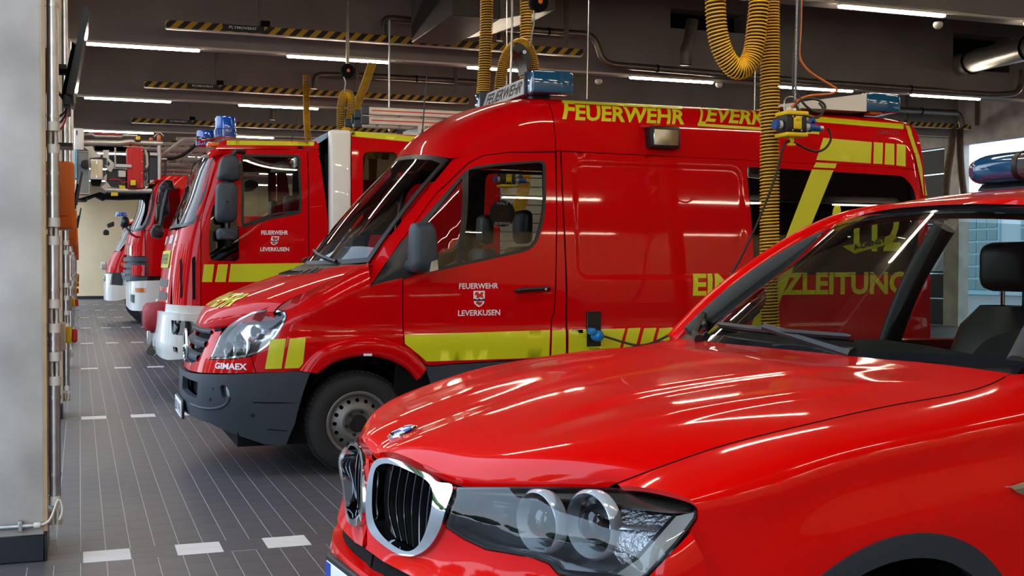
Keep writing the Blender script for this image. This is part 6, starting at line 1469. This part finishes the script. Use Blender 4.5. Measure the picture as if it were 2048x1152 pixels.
loft_y(rnd([(206, 462), (211, 458), (218, 461), (219, 469), (212, 471), (206, 469)], 2), FC+1.3, RND).build('wing_mirror', M['black'], far, 60); loft_y(rnd([(213, 448), (228, 442), (229, 452), (216, 456)], 2), FC, RND).build('visor_lamp', M['black'], far, 60)
loft_y(rnd([(202, 524), (213, 523), (213, 540), (202, 539)], 1), FC+.8, RND).build('front_reflector', M['silver'], far, 60)
MB().tube([PY(245, 545, FN), PY(250, 560, FN), PY(248, 582, FN)], .05, 6).build('step_frame', M['galv'], far)
# ================================================================== gate pillars' fittings
PXE = -.168
def zy(y, Y=6.2): return 1.45-(y-530)*(Y/1.07)/2366
for k, yl in enumerate(LINES):
    if k < 2: continue
    nth = ORD[k-2] if k >= 2 else None; where = ('on the %s pillar from the camera' % ORD[k-2]) if k >= 2 else 'on the pillar beside the camera'
    near = k == 2
    MB().box((PXE-.004, yl-.035, .15), (PXE+.018, yl+.0, BEAMZ), .003).build('timber_lath', M['wood'])
    tag(bpy.data.objects[-1] if False else COL.objects[-1], 'timber edge lath %s' % where, 'lath', 'timber laths on the gate pillars')
    # steel conduit with sleeves and clamps
    cx, cy = -.118, yl+.02
    cp_ = thing('steel_conduit', 'galvanised steel conduit with clamps %s' % where, 'pipe', (cx, cy, .3), 'steel conduits on the gate pillars')
    segs = [(BEAMZ, 2.13), (2.02, 1.66), (1.57, 1.26), (1.14, 1.00), (.88, .29)]
    for a, b in segs: MB().cyl((cx, cy, a), (cx, cy, b), .0265, 20).build('pipe', M['galv'], cp_)
    for z in ([2.13, 2.02, 1.66, 1.57, 1.26, 1.14, 1.00, .88, .29] if k < 6 else [2.13, 1.26]): MB().lathe([(.0275, -.022), (.030, -.022), (.030, .022), (.0275, .022)], (cx, cy, z), (0, 0, 1), 16).build('sleeve', M['beige_plastic'], cp_)
    for z in ([2.72, 2.18, 1.90, 1.80, 1.33, 1.09, 1.04, .80, .42] if k < 6 else [2.18, 1.33]):
        c_ = MB().lathe([(.027, -.009), (.030, -.009), (.030, .009), (.027, .009)], (cx, cy, z), (0, 0, 1), 16); c_.box((PXE+.013, cy-.012, z-.006), (cx-.02, cy+.0, z+.006)); c_.build('clamp', M['galv'], cp_)
    if k < 6:
        for a, b in ((2.14, 2.0), (1.67, 1.56), (1.27, 1.13), (1.01, .87), (.30, .14)):
            for d in (-.008, .008): MB().tube([(cx+d, cy, a), (cx+d*1.5, cy-.006, (a+b)/2), (cx+d, cy, b)], .006, 6).build('cable', M['beige_plastic'], cp_)
    jb = MB().box((PXE+.01, yl+.055, .16), (cx+.035, yl+.095, .235), .006).build('junction_box', M['beige_plastic']); tag(jb, 'beige cable junction box low %s' % where, 'box', 'junction boxes on the gate pillars')
    # trunking and thinner pipe further along the pillar flank
    tk = MB().box((PXE+.002, yl+.40, .25), (PXE+.06, yl+.50, 1.61), .004).build('cable_trunking', M['beige_plastic']); tag(tk, 'beige vertical cable trunking %s' % where, 'trunking', 'cable trunkings on the gate pillars')
    tp = thing('thin_pipe', 'thin steel pipe beside the trunking %s' % where, 'pipe', (PXE+.055, yl+.16, .3), 'thin pipes on the gate pillars')
    MB().cyl((PXE+.055, yl+.16, .33), (PXE+.055, yl+.16, BEAMZ), .016, 12).build('pipe', M['galv'], tp)
    for z in (.5, 1.0, 1.5, 2.2): MB().box((PXE+.013, yl+.15, z-.006), (PXE+.075, yl+.17, z+.006)).build('clamp', M['galv'], tp)
    for d in (.11, .205): MB().cyl((PXE+.03, yl+d, .4), (PXE+.03, yl+d, BEAMZ), .012, 10).build('pipe', M['galv'], tp)
    # orange housing
    ob = thing('orange_housing', 'orange plastic equipment housing %s' % where, 'housing', (-.09, yl+.38, 1.63), 'orange housings on the gate pillars')
    MB().box((PXE+.0, yl+.30, 1.635), (-.022, yl+.54, 1.985), .018, 3).build('shell', M['orange_plastic'], ob); MB().box((-.09, yl+.294, 1.70), (-.055, yl+.302, 1.706)).build('latch', M['red_plastic'], ob)
    # emergency switch
    es = thing('emergency_switch', 'yellow and red rotary switch on a beige box %s' % where, 'switch', (-.08, yl+.25, 1.05), 'emergency switches on the gate pillars')
    MB().box((PXE+.002, yl+.24, 1.01), (-.068, yl+.37, 1.155), .006).build('switch_box', M['beige_plastic'], es)
    MB().box((-.068, yl+.26, 1.045), (-.040, yl+.35, 1.135), .008).build('switch_plate', M['safety_yellow'], es); MB().box((-.040, yl+.285, 1.05), (-.012, yl+.325, 1.12), .008).build('switch_knob', M['red_plastic'], es)
    if k in (2, 4, 6):
        mo_ = thing('wall_monitor', 'dark flat monitor tilted on a bracket %s' % where, 'monitor', (-.03, yl+.4, 2.3), 'monitors on the gate pillars')
        A, B_, C_, D_ = (.028, 2.785), (.052, 2.775), (-.024, 2.325), (-.062, 2.335)
        MB().prism([(x, yl+.30, z) for x, z in (A, B_, C_, D_)], (0, .62, 0)).build('screen_body', M['monitor'], mo_)
        MB().prism([(x, yl+.315, z) for x, z in ((.0525, 2.765), (.0535, 2.765), (-.0205, 2.335), (-.0215, 2.335))], (0, .59, 0)).build('screen', M['screen'], mo_)
        MB().prism([(x, yl+.42, z) for x, z in ((-.03, 2.62), (-.005, 2.60), (-.07, 2.32), (-.085, 2.34))], (0, .36, 0)).build('electronics_box', M['matte_black'], mo_)
        MB().box((PXE, yl+.50, 2.36), (-.10, yl+.70, 2.60), .01).build('bracket', M['black'], mo_); MB().tube([(-.12, yl+.6, 2.5), (-.06, yl+.6, 2.5)], .03, 8).build('bracket_arm', M['black'], mo_)
        MB().box((-.075, yl+.30, 2.27), (-.04, yl+.8, 2.33), .008).build('lower_housing', M['monitor'], mo_)
        for d, m_ in ((0, 'cable'), (.03, 'cable'), (.06, 'red_plastic')): MB().tube(curve([(-.10, yl+.45+d, 2.36), (-.06, yl+.42+d, 2.27), (-.10, yl+.4+d, 2.22-d), (-.13, yl+.38+d, 2.16), (-.12, yl+.36, 2.08)], 16), .006, 5).build('cable', M[m_], mo_)
        MB().box((PXE+.01, yl+.30, 2.06), (-.03, yl+.5, 2.08)).box((PXE+.01, yl+.30, 2.06), (PXE+.03, yl+.5, 2.14)).build('cable_tray', M['black'], mo_)
# horizontal conduit on the near pillar
hc = thing('floor_conduit', 'short horizontal steel conduit near the floor on the nearest pillar', 'pipe', (-.5, LINES[2]-.05, .2))
MB().cyl((-.95, LINES[2]-.05, .185), (-.20, LINES[2]-.05, .185), .012, 12).build('pipe', M['galv'], hc); MB().lathe([(.014, 0), (.016, .01), (.014, .03)], (-.215, LINES[2]-.05, .185), (1, 0, 0), 12).build('end_sleeve', M['beige_plastic'], hc)
MB().tube(curve([(-.19, LINES[2]-.05, .185), (-.15, LINES[2]-.05, .20), (-.12, LINES[2]-.03, .26), (-.10, LINES[2]-.02, .30), (-.085, LINES[2]-.02, .25), (-.10, LINES[2]-.03, .20)], 20), .006, 6).build('cable', M['beige_plastic'], hc)
MB().box((-.285, LINES[2]-.065, .16), (-.265, LINES[2]-.02, .21), .003).build('clamp', M['galv'], hc)
# ================================================================== exhaust extraction rails
def exhaust_rail(x0, x1, Y, z0, label):
    r = thing('exhaust_rail', label, 'rail', ((x0+x1)/2, Y, z0), 'hazard striped exhaust rails')
    MB().box((x0, Y, z0), (x1, Y+.16, z0+.10), .004).build('rail_beam', M['hazard'], r)
    MB().box((x0+.01, Y+.03, z0-.012), (x1-.01, Y+.13, z0+.002)).build('rail_slot', M['beige_plastic'], r)
    bx_ = MB().box((x0+.75, Y-.004, z0+.002), (x0+1.32, Y+.01, z0+.098)).build('name_panel', M['black_film'], r)
    decal_text('name_text', 'PLYMOVENT', yplane(Y-.005), [(x0+.84, z0+.04), (x0+1.22, z0+.04), (x0+1.22, z0+.078), (x0+.84, z0+.078)], M['white_film'], r, px=False, off=.001, bold=.02)
    for q in (.95, 3.6, 5.6):
        if x0+q < x1: MB().box((x0+q+.3, Y+.05, z0+.1), (x0+q+.36, Y+.11, CEILZ)).build('hanger', M['duct'], r)
    MB().box((x0+1.28, Y-.02, z0+.10), (x0+1.40, Y+.1, z0+.18)).build('stop_block', M['matte_black'], r)
    return r
for k, Y in enumerate((11.1, 16.79, 22.48, 28.17, 33.86)):
    exhaust_rail(1.12, 7.3, Y, 4.69, 'black and yellow striped exhaust rail above the %s' % ['command van', 'fire engine', 'ladder truck', 'empty bay', 'far truck'][k])
exhaust_rail(14.0, 19.7, 22.48, 4.69, 'black and yellow striped exhaust rail near the open yard gate')
def hose(label, px_pts, Y, r, n=120, turns=None, extra=None, mt='hose_yellow'):
    P_ = [np.array(q) if len(q) == 3 and extra == '3d' else PY(q[0], q[1], q[2] if len(q) > 2 else Y) for q in px_pts]
    P_ = curve(np.array(P_), n); L = np.linalg.norm(np.diff(P_, axis=0), axis=1).sum()
    h = thing('exhaust_hose', label, 'hose', P_[0], 'yellow exhaust hoses')
    MB().tube(P_, r*.88, 14).build('hose_wall', M['hose_dark'], h, 60)
    pitch = r*.34; T = int(L/pitch); m = T*14
    s = np.linspace(0, 1, m); idx = s*(len(P_)-1); C = np.stack([np.interp(idx, np.arange(len(P_)), P_[:, i]) for i in range(3)], -1)
    t = np.gradient(C, axis=0); t /= np.linalg.norm(t, axis=1)[:, None]
    u = np.cross(t, (0, 1.0, 0)); u /= np.maximum(np.linalg.norm(u, axis=1), 1e-6)[:, None]; w = np.cross(t, u); ph = 2*PI*np.arange(m)/14
    H = C+(r-.0*r)*(np.cos(ph)[:, None]*u+np.sin(ph)[:, None]*w)
    MB().tube(H, pitch*.26, 5, caps=False).build('hose_coil', M[mt], h, 180)
    return h
HY = 7.35
hose('straight yellow exhaust hose hanging between the van and the SUV', [(1539, -90), (1540, 120), (1539, 400), (1539, 660)], HY, .066)
hose('yellow exhaust hose drooping in a U loop at the top right', [(1430, -80), (1431, 10), (1438, 80), (1456, 122), (1478, 139), (1500, 122), (1512, 70), (1519, -5), (1523, -80)], HY-.12, .068)
hose('straight yellow exhaust hose running down behind the van light bar', [(974, -60), (971, 100), (964, 215), (962, 240)], 11.15, .062)
hose('yellow exhaust hose arching over a black saddle above the van light bar', [(996, 240), (1001, 165), (1011, 118), (1028, 93), (1046, 88), (1060, 104), (1068, 150), (1068, 215)], 11.15, .055)
hose('yellow exhaust hose slanting down to the white column of the fire engine', [(744, 128), (722, 190), (700, 240), (688, 275, 15.2)], 16.0, .055)
hose('short yellow exhaust hose looped on a hook above the fire engine', [(682, 275), (682, 215), (687, 192), (693, 186), (701, 192), (703, 215), (698, 255)], 15.75, .052)
hose('yellow exhaust hose hanging above the fire engine cab beside the beacons', [(612, 150), (613, 222), (614, 250), (620, 310)], 22.4, .06)
hose('yellow exhaust hose seen through the van door window', [(1053, -190), (1052, 100), (1050, 330), (1045, 390), (1036, 440), (1050, 470)], 12.9, .07)
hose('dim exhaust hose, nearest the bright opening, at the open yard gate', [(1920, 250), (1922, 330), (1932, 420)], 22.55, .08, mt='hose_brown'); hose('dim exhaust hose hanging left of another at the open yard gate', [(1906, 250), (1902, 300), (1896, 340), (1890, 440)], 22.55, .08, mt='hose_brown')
# black saddle, pulleys, ropes
sd = thing('hose_saddle', 'black hose saddle hung above the van light bar', 'saddle', PY(1050, 105, 11.05))
q = curve([PY(1034, 88, 11.0), PY(1048, 95, 11.0), PY(1060, 112, 11.0), PY(1064, 134, 11.0)], 12); MB().grid(np.array([q+[0, 0, .02], q+[-.05, 0, -.06], q+[-.05, .25, -.06], q+[0, .3, .02]]).transpose(1, 0, 2), closed=True).build('saddle_shell', M['black'], sd); MB().cyl(PY(1049, 104, 10.99), PY(1049, 104, 10.95), .02, 10).build('saddle_bolt', M['galv'], sd)
def pulley(px, py, Y, label, drop):
    c = PY(px, py, Y); t = thing('spring_balancer', label, 'balancer', c, 'spring balancers above the hoses')
    MB().lathe([(0, -.05), (.085, -.05), (.095, -.03), (.095, .03), (.085, .05), (0, .05)], c, (0, -1, 0), 24).build('drum', M['matte_black'], t); MB().lathe([(0, .055), (.022, .055), (.024, .045)], c, (0, -1, 0), 12).build('hub', M['orange_plastic'], t)
    e = PY(*drop, Y); MB().tube([c+[-.05, 0, -.08], (c+e)/2, e], .008, 6).build('rope', M['galv'], t); MB().box(c+[-.02, -.02, .09], [c[0]+.02, c[1]+.02, CEILZ]).build('hanger', M['duct'], t)
pulley(1077, 5, 10.75, 'black spring balancer with orange hub above the van roof bar', (1059, 92)); pulley(695, 142, 15.7, 'black spring balancer with orange hub above the fire engine', (688, 186))
def rope(pts, Y, r, label, mt='galv'):
    P_ = np.array([PY(a, b, Y) for a, b in pts]); o = MB().tube(P_, r, 6).build('hanging_rope', M[mt]); return tag(o, label, 'rope', 'hanging ropes and wires')
rope([(1025, -80), (1024, 60), (1021, 175)], 10.6, .012, 'pale twisted rope hanging in front of the light bar'); rope([(779, 40), (778, 262)], 15.4, .014, 'pale rope hanging over the roof ladders')
rope([(1178, -80), (1174, 198)], 12.0, .006, 'thin vertical wire behind the van roof lettering'); rope([(1513, -90), (1509, 235)], 12.0, .006, 'thin vertical wire beside the straight hose')
# ================================================================== hanging power block
def power_block(c, s, label):
    t = thing('power_block', label, 'socket block', c, 'hanging power blocks')
    B = lambda x0, y0, z0, x1, y1, z1, nm, mt, bv=.004: MB().box(c+np.array([x0, y0, z0])*s, c+np.array([x1, y1, z1])*s, bv*s, 2).build(nm, M[mt], t)
    B(-.082, -.07, -.062, .082, .07, .062, 'block_body', 'black', .008); B(-.088, -.08, .058, .092, .08, .088, 'top_cap', 'safety_yellow', .01); B(-.090, -.08, -.092, .088, .08, -.062, 'bottom_cap', 'safety_yellow', .01)
    B(-.032, -.082, -.04, .032, -.07, .04, 'socket_lid', 'safety_yellow', .006); B(-.022, -.088, .02, .022, -.08, .05, 'lid_hinge', 'safety_yellow', .004)
    for x in (-.035, .035):
        for z in (-.048, .048): MB().lathe([(0, .004), (.006, .003), (.007, 0)], c+np.array([x, -.072, z])*s, (0, -1, 0), 8).build('screw', M['silver'], t)
    MB().lathe([(.03*s, 0), (.03*s, .035*s), (.036*s, .04*s), (.036*s, .05*s)], c+np.array([-.085, 0, -.005])*s, (-1, 0, 0), 16).build('socket_collar', M['white_paint'], t); MB().lathe([(.037*s, .03*s), (.037*s, .055*s), (0, .055*s)], c+np.array([-.085, 0, -.005])*s, (-1, 0, 0), 16).build('blue_socket', M['power_blue'], t)
    MB().lathe([(.03*s, 0), (.03*s, .05*s)], c+np.array([.085, 0, -.012])*s, (1, 0, 0), 16).build('plug_collar', M['white_paint'], t); MB().lathe([(.032*s, .05*s), (.034*s, .07*s), (.026*s, .08*s), (.024*s, .14*s)], c+np.array([.085, 0, -.012])*s, (1, 0, -.05), 16).build('blue_plug', M['power_blue'], t); MB().lathe([(.022*s, .14*s), (.022*s, .17*s), (.01*s, .175*s)], c+np.array([.085, 0, -.012])*s, (1, 0, -.05), 12).build('plug_gland', M['galv'], t)
    MB().prism([c+np.array(q)*s for q in ([.12, -.03, .02], [.16, -.03, .055], [.19, -.03, .02], [.18, -.03, .012], [.16, -.03, .035], [.135, -.03, .012])], (0, .05*s, 0)).build('plug_lever', M['power_blue'], t)
    B(-.014, -.014, -.135, .014, .014, -.09, 'hook_post', 'safety_yellow', .004); B(-.03, -.014, -.15, .03, .014, -.132, 'hook_bar', 'safety_yellow', .004)
    B(-.045, -.02, .086, -.01, .02, .12, 'cable_gland', 'white_paint', .008); B(.0, -.02, .086, .03, .02, .115, 'cable_gland', 'white_paint', .008)
    MB().tube(curve(c+np.array([(-.06, 0, .088), (-.055, 0, .17), (-.03, 0, .19), (.02, 0, .19), (.06, 0, .15), (.065, 0, .088)])*s, 16), .005*s, 6).build('hanging_bail', M['galv'], t)
    return t
PBY = HY-.2
PBc = PY(1583, 249, PBY); power_block(PBc, 1.0, 'yellow and black hanging power block with blue plug beside the hose'); pb2 = power_block(PY(1013, 358, 12.7), 1.05, 'yellow hanging power block seen through the van door window'); q_ = PY(1013, 358, 12.7); MB().cyl(q_+[0, 0, .19], (q_[0], q_[1], CEILZ), .006, 6).build('hanging_wire', M['galv'], pb2)
def cable(pts, label, mt='cable', r=.008, Y=HY-.2, n=60):
    P_ = curve(np.array([PY(q[0], q[1], q[2] if len(q) > 2 else Y) for q in pts]), n); o = MB().tube(P_, r, 8).build('hanging_cable', M[mt], None, 180); return tag(o, label, 'cable', 'hanging cables')
cable([(1655, 256), (1662, 272), (1655, 292), (1635, 303), (1610, 296), (1586, 284), (1575, 283), (1566, 296), (1556, 335, HY-.17), (1513, 450, HY-.14), (1450, 570, HY), (1395, 636, HY+.1), (1345, 666, HY+.2), (1290, 690, HY+.35), (1245, 684, 7.85), (1203, 671, 7.93)], 'black power cable looping from the plug down to the van', r=.0085, n=120)
cable([(1594, -60), (1592, 60), (1586, 150), (1588, 195), (1600, 222), (1625, 235), (1640, 232), (1646, 218), (1638, 206)], 'dark cable dropping to a loop left above the power block', 'grey_cable', r=.009)
cable([(1600, -60), (1599, 60), (1592, 150), (1592, 180), (1608, 208), (1635, 224), (1650, 218), (1648, 208), (1630, 198), (1605, 199), (1590, 212), (1588, 220)], 'dark cable coiling in a ring right above the power block', 'grey_cable', r=.009)
cable([(1602, -60), (1601, 60), (1599, 110), (1606, 128), (1622, 145), (1655, 166), (1674, 180), (1662, 187), (1630, 190), (1600, 198), (1583, 214)], 'orange air hose bending beside the chain', 'orange_hose', r=.008)
P_ = [PY(1596-6*t, -60+t*262, HY-.22) for t in np.linspace(0, 1, 60)]
ch = thing('hanging_chain', 'thin steel chain holding the power block', 'chain', P_[-1])
for i in range(0, 59):
    a, b = np.array(P_[i]), np.array(P_[i+1]); m_ = (a+b)/2; d = (b-a)/2*1.25; w = np.array([.006, 0, 0]) if i % 2 else np.array([0, .006, 0])
    MB().tube([m_+d*math.cos(t)+w*math.sin(t) for t in np.linspace(0, 2*PI, 9)[:-1]], .0018, 4, closed=True).build('chain_link', M['galv'], ch)
# plug in the van's inlet
pg = thing('inlet_plug', 'sky blue power plug in the van side inlet', 'plug', PY(1190, 671, 7.95))
MB().lathe([(.035, .0), (.042, .02), (.040, .06), (.03, .075), (.012, .08)], PY(1187, 670, 7.97), (.5, -1, -.1), 18).build('plug_body', M['sky_blue'], pg); MB().box(PY(1184, 664, 7.9)+[-.02, -.01, -.02], PY(1184, 664, 7.9)+[.03, .05, .03], .012, 2).build('plug_lid', M['sky_blue'], pg)
# ================================================================== pipes, ducts, sensors under the ceiling
def duct_pipe(pts, Y, r, label, n=60, mt='duct'):
    P_ = np.array([PY(q[0], q[1], q[2] if len(q) > 2 else Y) for q in pts]); P2 = rnd3(P_, .22)
    t = thing('ceiling_pipe', label, 'pipe', P_[0], 'galvanised ceiling pipes'); MB().tube(P2, r, 14).build('pipe', M[mt], t, 60)
    for i in range(len(P_)-1):
        L = np.linalg.norm(P_[i+1]-P_[i])
        if L > 1.2:
            m_ = (P_[i]+P_[i+1])/2; d = (P_[i+1]-P_[i])/L; MB().tube([m_-d*.015, m_+d*.015], r*1.15, 14).build('pipe_collar', M['matte_black'], t)
    return t
def rnd3(P, r, n=6):
    out = [P[0]]
    for a, b, c in zip(P[:-2], P[1:-1], P[2:]):
        la, lc = np.linalg.norm(a-b), np.linalg.norm(c-b); rr = min(r, la*.49, lc*.49); s, e = b+(a-b)/la*rr, b+(c-b)/lc*rr
        for t in np.linspace(0, 1, n): out.append((1-t)**2*s+2*t*(1-t)*b+t*t*e)
    out.append(P[-1]); return np.array(out)
duct_pipe([(768, 72), (766, 36), (905, 48), (909, 88)], 17.0, .055, 'galvanised pipe arch above the first striped rail, left of the hoses')
duct_pipe([(999, 82), (1001, 56), (1190, 70), (1204, 128), (1420, 146), (1640, 165), (1990, 190), (2040, 186), (2046, 140)], 17.2, .055, 'long stepped galvanised pipe behind the U loop hose')
duct_pipe([(628, 178), (630, 150), (700, 150), (960, 165)], 22.7, .06, 'galvanised pipe above the second striped rail'); duct_pipe([(545, 240), (546, 218), (552, 218)], 28.4, .06, 'short galvanised bend above the third striped rail')
duct_pipe([(1765, 218), (1918, 226), (1924, 252)], 22.0, .07, 'galvanised pipe with a bend near the open yard gate'); duct_pipe([(1385, 40), (1378, 85), (1371, 100), (1371, 130)], 17.1, .10, 'short thick flue pipe dropping beside the U loop hose')
duct_pipe([(1900, 134, 17.9), (1990, 112, 16.6), (2140, 78, 14.5)], 17, .20, 'thick insulated duct passing through the beam opening at the top right', mt='galv')
dbx = thing('ventilation_duct', 'boxy sheet metal ventilation duct at the top behind the hoses', 'duct', PY(950, 20, 15.2)); a, b = PY(905, -60, 14.6), PY(1000, 38, 14.6)
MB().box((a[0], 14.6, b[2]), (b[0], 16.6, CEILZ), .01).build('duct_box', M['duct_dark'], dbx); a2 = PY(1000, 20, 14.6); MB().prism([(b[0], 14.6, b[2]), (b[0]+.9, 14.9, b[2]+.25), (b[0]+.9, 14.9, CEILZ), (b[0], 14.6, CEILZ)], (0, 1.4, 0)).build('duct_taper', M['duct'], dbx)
for (px, py, Y, w) in ((1197, 165, 17.45, 'between the wire and the strip light'), (1438, 172, 17.45, 'under the U loop hose'), (1876, 53, 11.8, 'at the top right beam')):
    p = PY(px, py, Y); s_ = MB().lathe([(.05, .05), (.06, .03), (.055, .0), (.03, -.025), (0, -.03)], p, (0, 0, 1), 16).build('ceiling_sensor', M['beige_plastic']); tag(s_, 'small white dome sensor %s' % w, 'sensor', 'dome sensors under the beams')
# trees beyond the forecourt, facing the open gates
rs = np.random.RandomState(3)
for k in range(6):
    c = np.array([-34-rs.rand()*8, -16+k*14+rs.rand()*2, 0]); t = thing('tree', ['broad', 'tall', 'dense', 'loose', 'low', 'round', 'dark', 'bushy', 'slender'][k]+' green tree across the forecourt, mirrored in the chrome', 'tree', c, 'trees across the forecourt')
    MB().cyl(c, c+[0, 0, 3], .25, 8).build('trunk', M['wood'], t); bm = bmesh.new(); bmesh.ops.create_icosphere(bm, subdivisions=4, radius=1.0); h = 3.2+rs.rand()*2
    for v in bm.verts:
        n = v.co.normalized(); q = 1+.18*math.sin(n.x*7+k)*math.sin(n.y*6+k*2)+.12*math.sin(n.z*11+n.x*9+k); v.co = Vector((n.x*4.6*q, n.y*4.6*q, n.z*h*q))+Vector((0, 0, 3+h*.7))
    me = bpy.data.meshes.new('crown'); bm.to_mesh(me); bm.free(); me.transform(Matrix.Translation([float(q) for q in c])); link('crown', me, M['leaf'], t)
